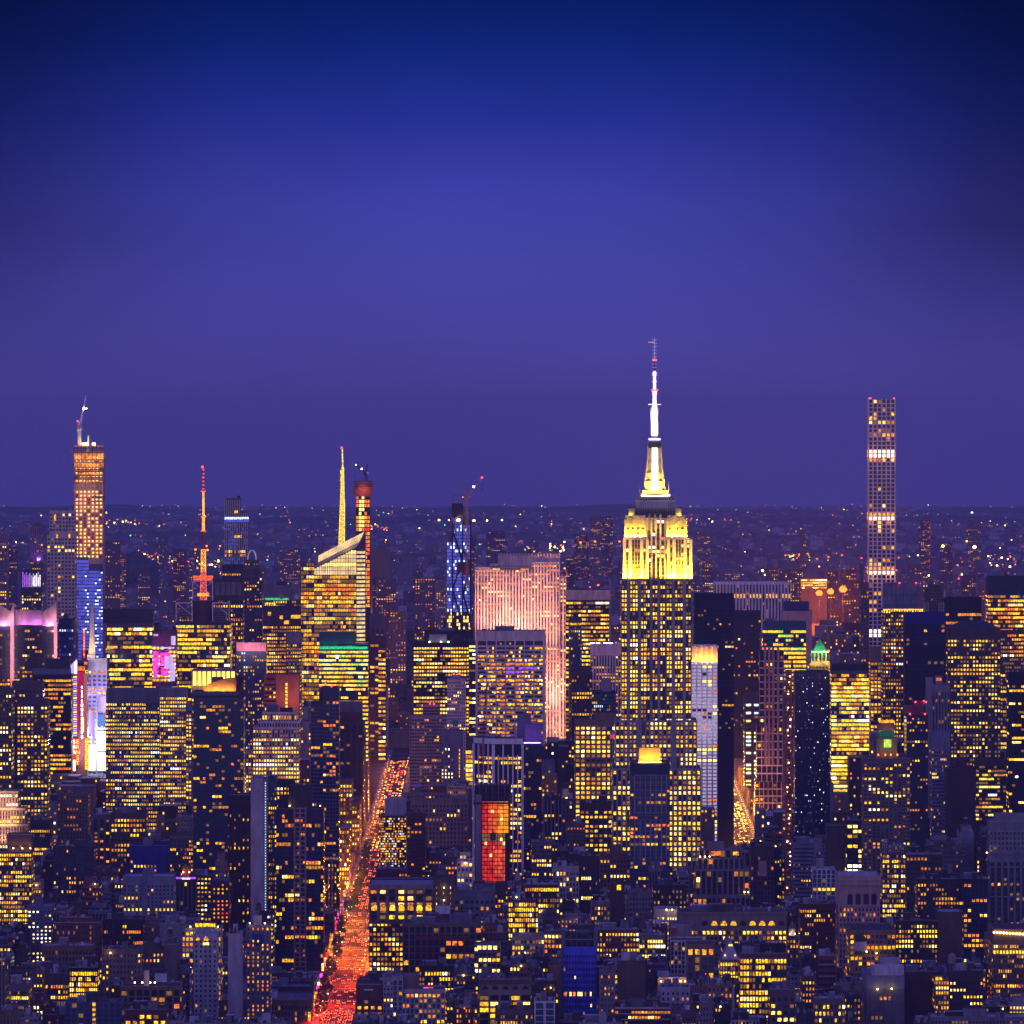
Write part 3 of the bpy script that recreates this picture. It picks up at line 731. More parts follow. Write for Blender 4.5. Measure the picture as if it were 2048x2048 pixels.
def grace(e):
    d = 5350.0
    b = Bld('office_tower', e['label'], 'office tower', d, 1020, 1475); b.rowmode = True
    b.tier(951, 1090, 1262, None, 0, 34, 'cream', st='blank')
    x0, x1 = b.X(951), b.X(1090); w = b.wall; r = b.rng; fh = 8.05 * b.k; zt = b.Z(1282)
    b.glz.poly(((x0 + .3, -.05, 60), (x1 - .3, -.05, 60), (x1 - .3, -.05, zt), (x0 + .3, -.05, zt)), 'glass')
    nb = 7; bw = (x1 - x0 - 3) / nb
    for f in range(24):
        za = zt - (f + 1) * fh - 1.0
        w.box(x0, x1, -.7, 0, za - .75, za + .75, 'cream')
        green = f == 16; viol = f in (6, 7)
        pr = .3 if f in (0, 1, 2, 13) else (.95 if f in (9, 15) else .62); on = False; mt = 'lit_gold'
        for i in range(nb):
            sub = 5
            for j in range(sub):
                if r.random() < .5: on = r.random() < pr; mt = pick(r, 'amber')
                if green: on = True; mt = 'lit_lime' if r.random() < .25 else 'lit_dim'
                if viol and 2 < i < 5 and r.random() < .7: on = True; mt = 'lit_violet'
                if not on: continue
                u0 = x0 + 1.5 + i * bw + .5 + (bw - 1) * j / sub; u1 = u0 + (bw - 1) / sub
                h0 = .8 if r.random() < .6 else 1.5
                b.win.append((((u0, -.1, za + h0), (u1, -.1, za + h0), (u1, -.1, za + fh - .8), (u0, -.1, za + fh - .6)), mt, round(za, 1), 20, True, 6))
    for i in range(nb + 1): u = x0 + 1.5 + i * bw; w.box(u - .55, u + .55, -.85, 0, 60, zt + .6, 'cream')
    w.box(x0 - .1, x0 + 1.4, -1.2, 0, 20, b.Z(1262), 'cream'); w.box(x1 - 1.4, x1 + .1, -1.2, 0, 20, b.Z(1262), 'cream')
    for i in range(28): u = x0 + (x1 - x0) * i / 28; w.box(u - .05, u + .05, -.06, 0, zt + 1, b.Z(1263), 'grey')
    b.clutter(12, dep=30)
    b.finish()
spec('office_tower', 'cream concrete grid office tower with ribbon windows, in front of pink slab', 'office tower', 951, 1090, 1262, 1472, 5350, grace, dep=36)

def bofa(e):
    d = 6300.0
    b = Bld('crystal_tower', e['label'], 'skyscraper', d, 665, 1400); b.rowmode = True
    k = b.k; X = b.X; Z = b.Z; w = b.wall; r = b.rng
    # left shoulder block and faceted main block with sloping crown
    b.mass(X(601), X(629), -3, Z(1126), 4, 34, 'mullion')
    pts = [(X(628), 0), (X(713), 0), (X(730), 5), (X(730), 36), (X(628), 36)]
    tops = [Z(1136), Z(1094), Z(1067), Z(1062), Z(1112)]
    n = len(w.v); w.v += [(p[0], p[1], -3) for p in pts] + [(p[0], p[1], t) for p, t in zip(pts, tops)]
    ks = w.slot('mullion')
    for i in range(5):
        j = (i + 1) % 5; w.f.append((n + i, n + j, n + 5 + j, n + 5 + i)); w.m.append(ks)
    w.f.append((n + 5, n + 6, n + 7, n + 8, n + 9)); w.m.append(w.slot('roof'))
    # glazing: floor by floor
    fh = 8.3 * k
    def ztop(x, x0=X(628), x1=X(713)): return Z(1136) + (Z(1094) - Z(1136)) * max(0, min(1, (x - x0) / (x1 - x0)))
    def row(xa, xb, yy, f, za, lim, pl, on_p, run=.5):
        nb = max(1, int((xb - xa) / (5.2 * k))); bw = (xb - xa) / nb; on = r.random() < on_p; mt = pick(r, pl)
        for i in range(nb):
            if r.random() < run: on = r.random() < on_p; mt = pick(r, pl)
            u0 = xa + i * bw; zt = za + fh * .82
            if lim and zt > ztop(u0) - .5: continue
            q = ((u0 + .15, yy, za + fh * .14), (u0 + bw - .15, yy, za + fh * .14), (u0 + bw - .15, yy, zt), (u0 + .15, yy, zt))
            if on: b.win.append((q, mt, round(za, 1), 30, True, 5))
            else: b.glz.poly(q, 'lit_dim' if r.random() < .72 else 'glass')
    z = Z(1100); f = 0
    crown = Z(1190)
    while z > 70:
        za = z - fh
        if za > Z(1158):
            nb = 16; xa, xb = X(628) + .3, X(713) - .2
            for i in range(nb):
                u0 = xa + (xb - xa) * i / nb; u1 = xa + (xb - xa) * (i + 1) / nb - .3; zt = min(za + fh * .92, ztop(u0) - .6)
                if zt > za + .6: b.win.append((((u0, -.08, za + .2), (u1, -.08, za + .2), (u1, -.08, zt), (u0, -.08, zt)), 'glow_screen' if f % 3 else 'lit_pale', round(za, 1), 30, True, 6))
        elif za > crown:
            hi = Z(1160) < za + fh and za < Z(1140)
            row(X(628) + .3, X(713) - .2, -.08, f, za, True, 'bright' if f % 2 == 0 else 'amber', .93 if f in (6, 7, 8, 9, 10) else .78, .2)
        else: row(X(628) + .3, X(713) - .2, -.08, f, za, True, 'amber', .74 if r.random() < .8 else .3)
        if za < Z(1128): row(X(601) + .3, X(628), 3.92, f, za, False, 'amber', .72 if za < crown else .5)
        # bright angled right facet
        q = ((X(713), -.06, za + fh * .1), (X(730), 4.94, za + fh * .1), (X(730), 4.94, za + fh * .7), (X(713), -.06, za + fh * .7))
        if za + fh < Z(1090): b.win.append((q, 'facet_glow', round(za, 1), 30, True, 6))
        z -= fh; f += 1
    for i in range(30): u = X(601) + (X(713) - X(601)) * i / 29; yy = 3.7 if u < X(628) else -.25; w.box(u - .12, u + .12, yy, yy + .2, 60, (Z(1127) if u < X(628) else ztop(u)) - .3, 'mullion')
    # open glass screen wall of the crown, lit from inside
    m = MB()
    m.poly(((X(635), 10, Z(1135)), (X(712), 10, Z(1096)), (X(728), 12, Z(1064)), (X(636), 12, Z(1112))), 'glow_screen')
    for i in range(18):
        f_ = i / 17; a = Vector((X(635) + (X(712) - X(635)) * f_, 9.8, Z(1135) + (Z(1096) - Z(1135)) * f_)); c = Vector((X(636) + (X(728) - X(636)) * f_, 11.8, Z(1112) + (Z(1064) - Z(1112)) * f_)); m.bar(a, c, .2, 'pale')
    for i in range(6):
        f_ = i / 5; m.bar((X(635), 9.7 + 2 * f_, Z(1135 - 23 * f_)), (X(712 + 16 * f_), 9.7 + 2 * f_, Z(1096 - 32 * f_)), .2, 'pale')
    b.parts.append(('crown_screen', m))
    m = MB()
    m.lattice((X(682), 20, Z(1102)), (X(684), 20, Z(1000)), 11.5 * k, 8 * k, 14, .8, 'mast_gold'); m.lattice((X(684), 20, Z(1000)), (X(684.5), 20, Z(935)), 7 * k, 3.6 * k, 12, .6, 'mast_gold')
    m.box(X(682) - 1.4, X(684) + 1.2, 21, 22, Z(1100), Z(940), 'lit_gold')
    m.bar((X(684.5), 20, Z(938)), (X(683.5), 20, Z(898)), 1.2, 'mast_gold')
    b.parts.append(('spire', m)); b.redlight(683.5, 895.5, dy=20, sz=.8)
    for x in (650, 690): lamp('POINT', 'crown_light', (X(x), 4, Z(1085)), 5000, (1, .62, .2), b.root, radius=1)
    b.finish(cap=90)
spec('crystal_tower', 'faceted glass tower with slanted glowing crown and yellow lattice spire', 'skyscraper', 601, 730, 1095, 1400, 6300, bofa, dep=38, rects=[(601, 730, 1130)])

def netted(e):      # the tall tower going up at the upper left
    d = 6500.0
    b = Bld('unfinished_tower', e['label'], 'skyscraper', d, 178, 1290); b.rowmode = True; X, Z, w, r = b.X, b.Z, b.wall, b.rng
    w.box(X(149), X(206), 0, 34, -3, Z(905), 'concrete')
    fh = 7.6 * b.k
    y = 905.0
    m = MB()
    for x0, x1, y0, y1, dy in ((148, 208, 891, 938, -1.5), (150, 206, 938, 968, -1.0)):
        for j in range(int((y1 - y0) / 4)): m.box(X(x0), X(x1), dy, dy + .3, Z(y0 + 4 * j + 2.4), Z(y0 + 4 * j), r.choice(['timber', 'olive', 'yellowsteel', 'dkbrick']))
        for j in range(9): u = X(x0) + (X(x1) - X(x0)) * j / 8; m.box(u - .3, u + .3, dy - .3, dy, Z(y1), Z(y0 - (3 if j in (0, 3, 5) else 0)), 'dkgrey')
    m.box(X(141), X(148), 0, 3, Z(909), Z(905), 'rust'); m.box(X(145), X(149), 0, 3, Z(931), Z(927), 'dkgrey'); m.box(X(184), X(210), -2, 0, Z(995), Z(992), 'dkgrey'); m.box(X(206), X(209), 0, 3, Z(930), Z(915), 'dkgrey')
    b.parts.append(('climbing_screen', m))
    y = 912; f = 0
    while y < 1116:
        band = 960 < y < 976; dark = 1034 < y < 1044
        for i in range(7):
            u0 = X(151 + i * 8); u1 = X(151 + i * 8 + 6.2); za = Z(y + 7.2)
            if i == 5 and f % 3: pass
            if not band and not (dark and r.random() < .8) and r.random() < (.8 if y > 976 else .65) and i < 7:
                mt = pick(r, 'work')
                b.win.append((((u0, -.1, za + .4), (u1, -.1, za + .4), (u1, -.1, za + fh * .9), (u0, -.1, za + fh * .9)), 'lit_amber' if mt == 'lit_gold' else 'lit_peach', round(za, 1), 30, True, 5))  # glowing quads stand for work light falling on bare concrete
                c = (u0 + u1) / 2 + r.uniform(-.5, .5); b.win.append((((c - .85, -.2, za + fh * .35), (c + .85, -.2, za + fh * .35), (c + .85, -.2, za + fh * .72), (c - .85, -.2, za + fh * .72)), 'lit_pale', round(za, 1), 20, True, 3))
            elif not band: b.glz.poly(((u0, -.1, za + .4), (u1, -.1, za + .4), (u1, -.1, za + fh * .75), (u0, -.1, za + fh * .75)), 'timber')
        w.box(X(149) - .3, X(206) + .3, -.6, 0, Z(y + .8), Z(y), 'concrete'); y += 7.6; f += 1
    for i in range(8): u = X(149 + i * 8.1); w.box(u - .5, u + .5, -.7, 0, Z(1116), Z(912), 'pink')
    # finished blue glass below
    m = MB()
    m.box(X(149), X(206), -1.2, 0, Z(1340), Z(1128), 'blueglass'); m.box(X(149), X(177), -1.4, -1.2, Z(1340), Z(1114), 'blueglass')
    b.parts.append(('curtain_wall', m))
    y = 1120
    while y < 1335:
        for i in range(14):
            u0 = X(150 + i * 4); u1 = X(150 + i * 4 + 3.5)
            if y < 1136 and i > 6: continue
            col = 2.5 < (i % 7) < 6.5 and i > 4
            mt = ('lit_cool' if r.random() < .5 else 'lit_blue') if (col and r.random() < .6) else ('lit_blue' if r.random() < .9 else 'lit_bluedim')  # blue light on the glass is put in as emitting panes
            b.win.append((((u0, -1.5, Z(y + 6)), (u1, -1.5, Z(y + 6)), (u1, -1.5, Z(y + (2.5 if mt == 'lit_cool' else .5))), (u0, -1.5, Z(y + (2.5 if mt == 'lit_cool' else .5)))), mt, round(y, 1), 12, True, 3.5))
        y += 7
    for x, s_ in ((166, 1.2), (186, 1.2), (172, .8)):
        m = MB(); m.cyl(X(x), 12, Z(892), Z(886), 1.6, 1.6, 8, 'lamp_warm'); m.cyl(X(x), 12, Z(893), Z(891), .4, .4, 6, 'steel'); b.parts.append(('work_light', m)); lamp('POINT', 'work_and_fill_glow', (X(x), 8, Z(887)), 5000, (1, .75, .2), b.root, radius=1)
    for x, y in ((155, 918), (178, 925), (200, 915), (165, 955), (195, 950)): lamp('POINT', 'work_and_fill_glow', (X(x), -7, Z(y)), 3600, (1, .50, .10), b.root, radius=1)  # added lamps hung in the air before the cap to warm its boards
    for y in (985, 1020, 1060, 1100): lamp('POINT', 'work_and_fill_glow', (X(178), -14, Z(y)), 5000, (1, .34, .16), b.root, radius=1)  # more added lamps out in front, warming the facade
    m = MB(); m.box(X(173), X(176), 14, 16, Z(905), Z(872), 'steel'); b.parts.append(('hoist', m))
    b.finish()
spec('unfinished_tower', 'tall concrete tower under construction with work lights and blue glass lower floors', 'skyscraper', 149, 206, 895, 1260, 6500, netted, dep=36)

def crane(name, label, d, base, top, jib, counter, mat, ys=0, w=1.9, lights=()):
    """a luffing tower crane: mast, cab, jib, counter-jib, hook line"""
    k = d / F; o = empty(name, (PX(base[0], d), d + ys, PZ(base[1], d)), label, 'crane', 'tower cranes on the building sites')
    f = lambda p: (PX(p[0], d) - PX(base[0], d), 0, PZ(p[1], d) - PZ(base[1], d))
    m = MB(); m.lattice(f(base), f(top), w, w, max(4, int(abs(base[1] - top[1]) / 5)), .42, mat); m.build('mast', o)
    m = MB(); m.lattice(f(top), f(jib), w * .9, .6, 10, .42, mat); m.build('jib', o)
    m = MB(); t = f(top); m.lattice(t, f(counter), w * .7, w * .6, 4, .34, mat); c = f(counter); m.box(t[0] - 2.4, t[0] + 2.4, -1.5, 1.5, t[2] - 1.5, t[2] + 1.0, mat, bottom=True); m.build('counter_jib', o)
    m = MB(); m.box(t[0] + 1, t[0] + 3, -2, 0, t[2] - .5, t[2] + 2, 'paint', bottom=True); m.build('cab', o)
    m = MB(); m.bar(c, Vector(t).lerp(Vector(f(jib)), .8), .14, 'steel'); j = f(jib); m.bar(j, (j[0], 0, j[2] - 11), .14, 'steel'); m.box(j[0] - .4, j[0] + .4, -.4, .4, j[2] - 12.5, j[2] - 11, 'dkgrey', bottom=True); m.build('hook_line', o)
    if lights:
        for p, mt, s_ in lights:
            m = MB(); q = f(p); m.box(q[0] - s_, q[0] + s_, -1 - s_, -1 + s_, q[2] - s_, q[2] + s_, mt, bottom=True); m.build('lamp', o)
crane('tower_crane', 'pale luffing crane on the tall unfinished tower, jib pointing steeply up', 6500, (157, 893), (156, 860), (170, 791), (153, 841), 'chalk', 15, 2.6, [((166, 817), 'lamp_white', .8), ((171, 817), 'lamp_white', .6), ((153, 842), 'lamp_red', .5)])
crane('tower_crane', 'dark crane on the round orange-lit tower, short jib to the left', 6550, (733, 965), (731, 948), (709, 929), (734, 930), 'dkbrick', 12, 2.4, [((723, 938), 'lamp_white', .7), ((711, 930), 'lamp_white', .4)])
crane('tower_crane', 'orange crane beside the blue braced tower, jib raised to the right', 6245, (934, 1180), (934, 995), (964, 955), (927, 969), 'yellowsteel', -4, 2.2, [((947, 973), 'lamp_white', .7), ((964, 955), 'lamp_red', .8), ((926, 994), 'lamp_orange', .5)])
crane('tower_crane', 'red crane in front of the cream grid office tower, thin upright jib', 4640, (963, 1600), (964, 1520), (973, 1370), (960, 1490), 'redsteel', 6, 1.6)
crane('tower_crane', 'white lattice crane with jib leaning left beside the square grid tower', 5340, (1852, 1230), (1851, 1197), (1793, 1140), (1862, 1184), 'pale', 8, 2.4, [((1794, 1141), 'lamp_red', .4)])
crane('tower_crane', 'white lattice crane with jib leaning right, next to the unfinished top', 5345, (1884, 1230), (1886, 1194), (1932, 1139), (1876, 1182), 'pale', 14, 2.4, [((1920, 1158), 'lamp_red', .5), ((1926, 1150), 'lamp_warm', .4)])
crane('tower_crane', 'red crane far off on the dark-topped tower at right edge', 6100, (2016, 1153), (2014, 1148), (1998, 1128), (2019, 1130), 'redsteel', 10, 1.8, [((2022, 1113), 'lamp_red', .5)])

def steinway(e):
    d = 6550.0
    b = Bld('netted_tower', e['label'], 'skyscraper', d, 725, 1210); b.rowmode = True; X, Z, w, r = b.X, b.Z, b.wall, b.rng
    w.box(X(712), X(740), 0, 15, -3, Z(965), 'dkbrick')
    m = MB(); m.box(X(707), X(745), -2, 17, Z(992), Z(974), 'rust'); m.box(X(709), X(744), -1.5, 16, Z(974), Z(962), 'dkbrick')
    for j in range(6): m.box(X(706.5), X(745.5), -2.4, -2, Z(992 - 5.4 * j + .9), Z(992 - 5.4 * j), 'steel')
    for j in range(10): u = X(707 + j * 4.2); m.box(u - .2, u + .2, -2.5, -2, Z(992), Z(962), 'dkgrey')
    b.parts.append(('climbing_formwork', m))
    y = 976
    while y < 1210:
        hot = y > 1030
        for i in range(5):
            u0 = X(712.5 + i * 5.5); u1 = X(712.5 + i * 5.5 + 4.8)
            p = .92 if hot else (.85 if 985 < y < 1022 and i in (1, 2) else (.5 if y > 985 else .25))
            if y > 1062 and i < 3: p = .5
            if r.random() < p: b.win.append((((u0, -.15, Z(y + 6)), (u1, -.15, Z(y + 6)), (u1, -.15, Z(y)), (u0, -.15, Z(y))), ('lit_pale' if i in (1, 2) and r.random() < .6 else pick(r, 'fire')) if hot else ('lit_pale' if i in (1, 2) else 'lit_orange'), round(y), 25, True, 5))
        w.box(X(711.5), X(740.5), -.7, 0, Z(y + 8), Z(y + 6.6), 'redbrick'); y += 8
    for y in (970, 984): lamp('POINT', 'work_and_fill_glow', (X(726), -9, Z(y)), 3500, (1, .25, .08), b.root, radius=1)  # added red-orange lamps in front, there to tint the cap
    b.finish()
spec('netted_tower', 'slim unfinished tower wrapped in glowing orange netting behind the yellow spire', 'skyscraper', 707, 745, 965, 1210, 6550, steinway, dep=18)

def moma(e):
    d = 6250.0
    b = Bld('braced_tower', e['label'], 'skyscraper', d, 917, 1256); b.rowmode = True; X, Z, w, r = b.X, b.Z, b.wall, b.rng
    w.box(X(893), X(905), 4, 24, -3, Z(1075), 'beige'); w.box(X(904), X(925), 0, 26, -3, Z(1007), 'black'); w.box(X(925), X(941), 3, 28, -3, Z(1040), 'bluegrey')
    m = MB()
    for x in (905, 925): m.box(X(x) - .25, X(x) + .25, 0, .5, Z(1010), Z(991), 'steel')
    m.box(X(905), X(925), 0, .5, Z(992.5), Z(991), 'steel'); m.box(X(905), X(925), 0, .5, Z(1007), Z(1005), 'steel')
    b.parts.append(('top_frame', m))
    y = 1015
    while y < 1255:
        for x0, x1, dy, n in ((894, 904, 3.9, 3), (906, 924, -.1, 5), (926, 941, 2.9, 4)):
            if x0 == 894 and y < 1080: continue
            if x0 == 926 and y < 1045: continue
            for i in range(n):
                u0 = X(x0 + (x1 - x0) * i / n + .3); u1 = X(x0 + (x1 - x0) * (i + 1) / n - .3)
                if y < 1030: mt = None
                elif y > 1222: mt = 'lit_pale' if r.random() < .35 else None
                else: mt = ('lit_cool' if r.random() < .18 else 'lit_blue') if r.random() < .85 else 'lit_bluedim'
                if mt: b.win.append((((u0, dy, Z(y + 5.5)), (u1, dy, Z(y + 5.5)), (u1, dy, Z(y)), (u0, dy, Z(y))), mt, round(y), 25, True, 4))
        w.box(X(905), X(941), -.3, 3, Z(y + 7), Z(y + 5.6), 'navyglass'); y += 7
    m = MB(); P = lambda x, y, o=-.7: (X(x), o, Z(y))
    for a, c in (((905, 1180), (924, 1120)), ((924, 1120), (905, 1060)), ((905, 1180), (924, 1240)), ((905, 1250), (912, 1225)), ((926, 1190), (941, 1130)), ((926, 1190), (941, 1240)), ((926, 1100), (941, 1130)), ((905, 1060), (915, 1030))): m.bar(P(*a), P(*c), 2.0, 'black')
    for x in (905, 925, 941): m.bar(P(x, 1256), P(x, 1010 if x < 941 else 1040), 1.6, 'black')
    b.parts.append(('diagonal_brace', m))
    m = MB()
    for x in (914, 918): m.box(X(x) - .9, X(x) + .9, -1.2, -.6, Z(1042), Z(1038), 'lamp_warm', bottom=True)
    b.parts.append(('work_light', m)); lamp('POINT', 'work_and_fill_glow', (X(916), -3, Z(1040)), 6000, (1, .6, .2), b.root, radius=1)
    m = MB(); m.box(X(914), X(941), -3, 0, Z(1146), Z(1124), 'redbrick', bottom=True); m.box(X(928), X(940), -4, -3, Z(1150), Z(1140), 'redsteel', bottom=True); b.parts.append(('hoist_platform', m))
    b.finish()
spec('braced_tower', 'slender blue glass tower with black diagonal bracing, still under construction', 'skyscraper', 893, 941, 1010, 1256, 6250, moma, dep=30, rects=[(893, 941, 1075), (904, 925, 1007)])

def one57(e):
    d = 6500.0
    b = Bld('blue_tower', e['label'], 'skyscraper', d, 471, 1140); b.rowmode = True; X, Z, w, r = b.X, b.Z, b.wall, b.rng
    w.prism([(X(450), 0), (X(481), 0), (X(481), 26), (X(450), 26)], -3, Z(996), 'navyglass'); w.box(X(481), X(496), 3, 26, -3, Z(1022), 'navyglass')
    m = MB(); m.box(X(474), X(480), 8, 12, Z(996), Z(992), 'dkgrey'); b.parts.append(('roof_bulkhead', m))
    for i in range(13):
        x = 449 + i * 3.75; dy = -.15 if x < 481 else 2.85
        w.box(X(x), X(x + .9), dy - .3, dy + .15, Z(1128), Z(1000 if x < 480 else 1026), 'paint')  # white fins hold the sky's reflection as a plain colour
        for y, mt, h in ((1036, 'antenna_white', 5), (1041, 'lit_lav', 6)):
            b.win.append((((X(x), dy - .35, Z(y + 3)), (X(x + 3), dy - .35, Z(y + 3)), (X(x + 3), dy - .35, Z(y - h + 3)), (X(x), dy - .35, Z(y - h + 3))), 'lit_cool' if mt == 'antenna_white' else 'lit_blue', y, 12, True, 3))
    y = 1048
    while y < 1128:
        for i in range(12):
            x = 450 + i * 3.8; dy = -.2 if x < 480 else 2.8
            q = r.random(); warm = (1064 < y < 1072 and 4 < i < 9) or (1096 < y < 1112)
            mt = pick(r, 'amber') if warm and q < .6 else ('lit_bluedim' if q < .5 else None)
            if mt: b.win.append((((X(x), dy, Z(y + 5)), (X(x + 2.6), dy, Z(y + 5)), (X(x + 2.6), dy, Z(y)), (X(x), dy, Z(y))), mt, round(y), 12, True, 2.6))
        y += 7.5
    for x in (469, 473): b.win.append((((X(x), -.3, Z(1026)), (X(x + 3), -.3, Z(1026)), (X(x + 3), -.3, Z(1021)), (X(x), -.3, Z(1021))), 'lit_yellow', 1021, 12, True, 3))
    b.tier(444, 482, 1130, None, -4, 4, 'black', st='glass', bg='navyglass', fp=6, bp=5, pf=.5, pw=.8, top=10, pal='amber', side=False)
    b.finish()
spec('blue_tower', 'dark blue notched glass tower with violet light band near its top', 'skyscraper', 448, 496, 1000, 1160, 6500, one57, dep=28)

def cityspire(e):
    d = 6150.0
    b = Bld('domed_tower', e['label'], 'skyscraper', d, 503, 1250); b.rowmode = True; X, Z, w = b.X, b.Z, b.wall
    kw = dict(st='pier', fp=6.8, bp=5.2, pf=.3, pw=.5, pi=.1, pal='amber', bg='dkgrey', mat='taupe', ww=.5, wh=.5, pr=.4)
    b.tier(483, 524, 1150, None, 0, 30, **kw); b.tier(487, 520, 1133, 1150, 3, 24, **kw); b.tier(489, 517, 1120, 1133, 5, 20, **kw)
    m = MB(); cx, cyy, R0 = X(503), 15, 13 * b.k
    n = 8
    for i in range(n):
        a0, a1 = math.pi / 2 * i / n, math.pi / 2 * (i + 1) / n
        m.cyl(cx, cyy, Z(1120) + 19 * b.k * math.sin(a0), Z(1120) + 19 * b.k * math.sin(a1), R0 * math.cos(a0), max(.1, R0 * math.cos(a1)), 16, 'bluegrey', cap=False)
        for j in range(8):
            th = -math.pi * j / 7
            m.bar((cx + (R0 + .2) * math.cos(a0) * math.cos(th), cyy + (R0 + .2) * math.cos(a0) * math.sin(th), Z(1120) + 19 * b.k * math.sin(a0)), (cx + (R0 + .2) * math.cos(a1) * math.cos(th), cyy + (R0 + .2) * math.cos(a1) * math.sin(th), Z(1120) + 19 * b.k * math.sin(a1)), .7, 'lit_lav' if j in (2, 5) else 'white')
    b.parts.append(('dome', m)); m = MB(); m.bar((cx, cyy, Z(1102)), (cx, cyy, Z(1097)), .4, 'white'); b.parts.append(('finial', m))
    b.finish()
spec('domed_tower', 'grey stone tower topped by a ribbed glass dome', 'skyscraper', 483, 524, 1125, 1250, 6150, cityspire, dep=32)

def fourts(e):
    d = 5340.0
    b = Bld('mast_tower', e['label'], 'office tower', d, 406, 1370); b.rowmode = True; X, Z, w, r = b.X, b.Z, b.wall, b.rng
    kw = dict(st='glass', fp=8.6, bp=6, pf=.85, pw=.7, pi=.25, pal='bright', bg='glass', ww=.85, wh=.6, mat='dkgrey')
    b.tier(352, 460, 1243, None, 0, 40, **{**kw, 'top': 6})
    b.tier(358, 384, 1218, 1243, 4, 20, 'steel', st='ribbon', fp=5, bp=5, pf=.3, pw=.5); b.tier(424, 452, 1218, 1243, 4, 20, 'steel', st='ribbon', fp=5, bp=5, pf=.3, pw=.5)
    m = MB(); m.cyl(X(404), 12, Z(1262), Z(1202), 21 * b.k, 21 * b.k, 20, 'brown'); 
    for i in range(12): m.cyl(X(404), 12, Z(1262 - i * 5), Z(1261 - i * 5), 21.3 * b.k, 21.3 * b.k, 20, 'dkgrey', cap=False)
    b.parts.append(('drum', m))
    m = MB()
    for x in (385, 425): m.bar((X(x), 2, Z(1200)), (X(x), 2, Z(1163)), .9, 'chalk')
    m.bar((X(385), 2, Z(1163)), (X(425), 2, Z(1163)), .9, 'chalk'); m.bar((X(385), 2, Z(1163)), (X(425), 2, Z(1196)), .5, 'chalk'); m.bar((X(425), 2, Z(1163)), (X(385), 2, Z(1196)), .5, 'chalk')
    for x0, x1 in ((352, 384), (425, 458)):
        m.bar((X(x0), 2, Z(1206)), (X(x1), 2, Z(1206)), .8, 'chalk'); m.bar((X(x0), 2, Z(1206)), (X(x0), 2, Z(1243)), .8, 'chalk'); m.bar((X(x1), 2, Z(1206)), (X(x1), 2, Z(1243)), .8, 'chalk'); m.bar((X(x0), 2, Z(1206)), (X(x1), 2, Z(1230)), .5, 'chalk')
    b.parts.append(('roof_frame', m))
    m = MB(); c = (X(405), 16)
    P = lambda y: (c[0], c[1], Z(y))
    m.lattice(P(1200), P(1145), 12 * b.k, 9 * b.k, 6, .7, 'mast_red'); m.lattice(P(1145), P(1100), 9 * b.k, 8 * b.k, 6, .6, 'mast_orange'); m.lattice(P(1100), P(1063), 8 * b.k, 6 * b.k, 6, .55, 'rust')
    m.bar(P(1063), P(1034), 2.3, 'mast_orange'); m.bar(P(1034), P(983), 1.8, 'mast_orange'); m.bar(P(983), P(935), .7, 'rust')
    for y in (1063, 1034, 983): m.cyl(c[0], c[1], Z(y + 1), Z(y - 1), 2.2, 2.2, 8, 'mast_red')
    y = 978
    while y > 936: m.box(c[0] - .8, c[0] + .8, c[1] - 1, c[1] - .4, Z(y + 1.3), Z(y - 1.3), 'mast_red'); y -= 7.5
    b.parts.append(('antenna_mast', m)); m = MB()
    for y, hw in ((1154, 18), (1159, 17)):
        for i in range(9): m.box(c[0] + (i - 4) * hw * b.k / 4 - .9, c[0] + (i - 4) * hw * b.k / 4 + .9, 8, 9, Z(y + 2), Z(y - 2), 'mast_red')
    b.parts.append(('mast_light_row', m)); m = MB()
    for i in range(8): m.box(c[0] + (i - 4) * 4.6 * b.k / 1.6, c[0] + (i - 4) * 4.6 * b.k / 1.6 + 1.4, 10, 11, Z(1193), Z(1187), 'mast_orange')
    tag_ = m; b.parts.append(('mast_light_row', m)); b.redlight(405, 934, dy=16, sz=.8)
    lamp('POINT', 'mast_glow', (c[0], 6, Z(1172)), 7000, (1, .12, .05), b.root, radius=1.5); lamp('POINT', 'mast_glow', (c[0], 4, Z(1205)), 5000, (1, .2, .05), b.root, radius=1.5)
    b.finish(cap=60)
spec('mast_tower', 'office tower carrying a red and orange lit broadcast mast', 'office tower', 352, 460, 1205, 1360, 5340, fourts, dep=42, rects=[(352, 460, 1206), (385, 425, 1165)])

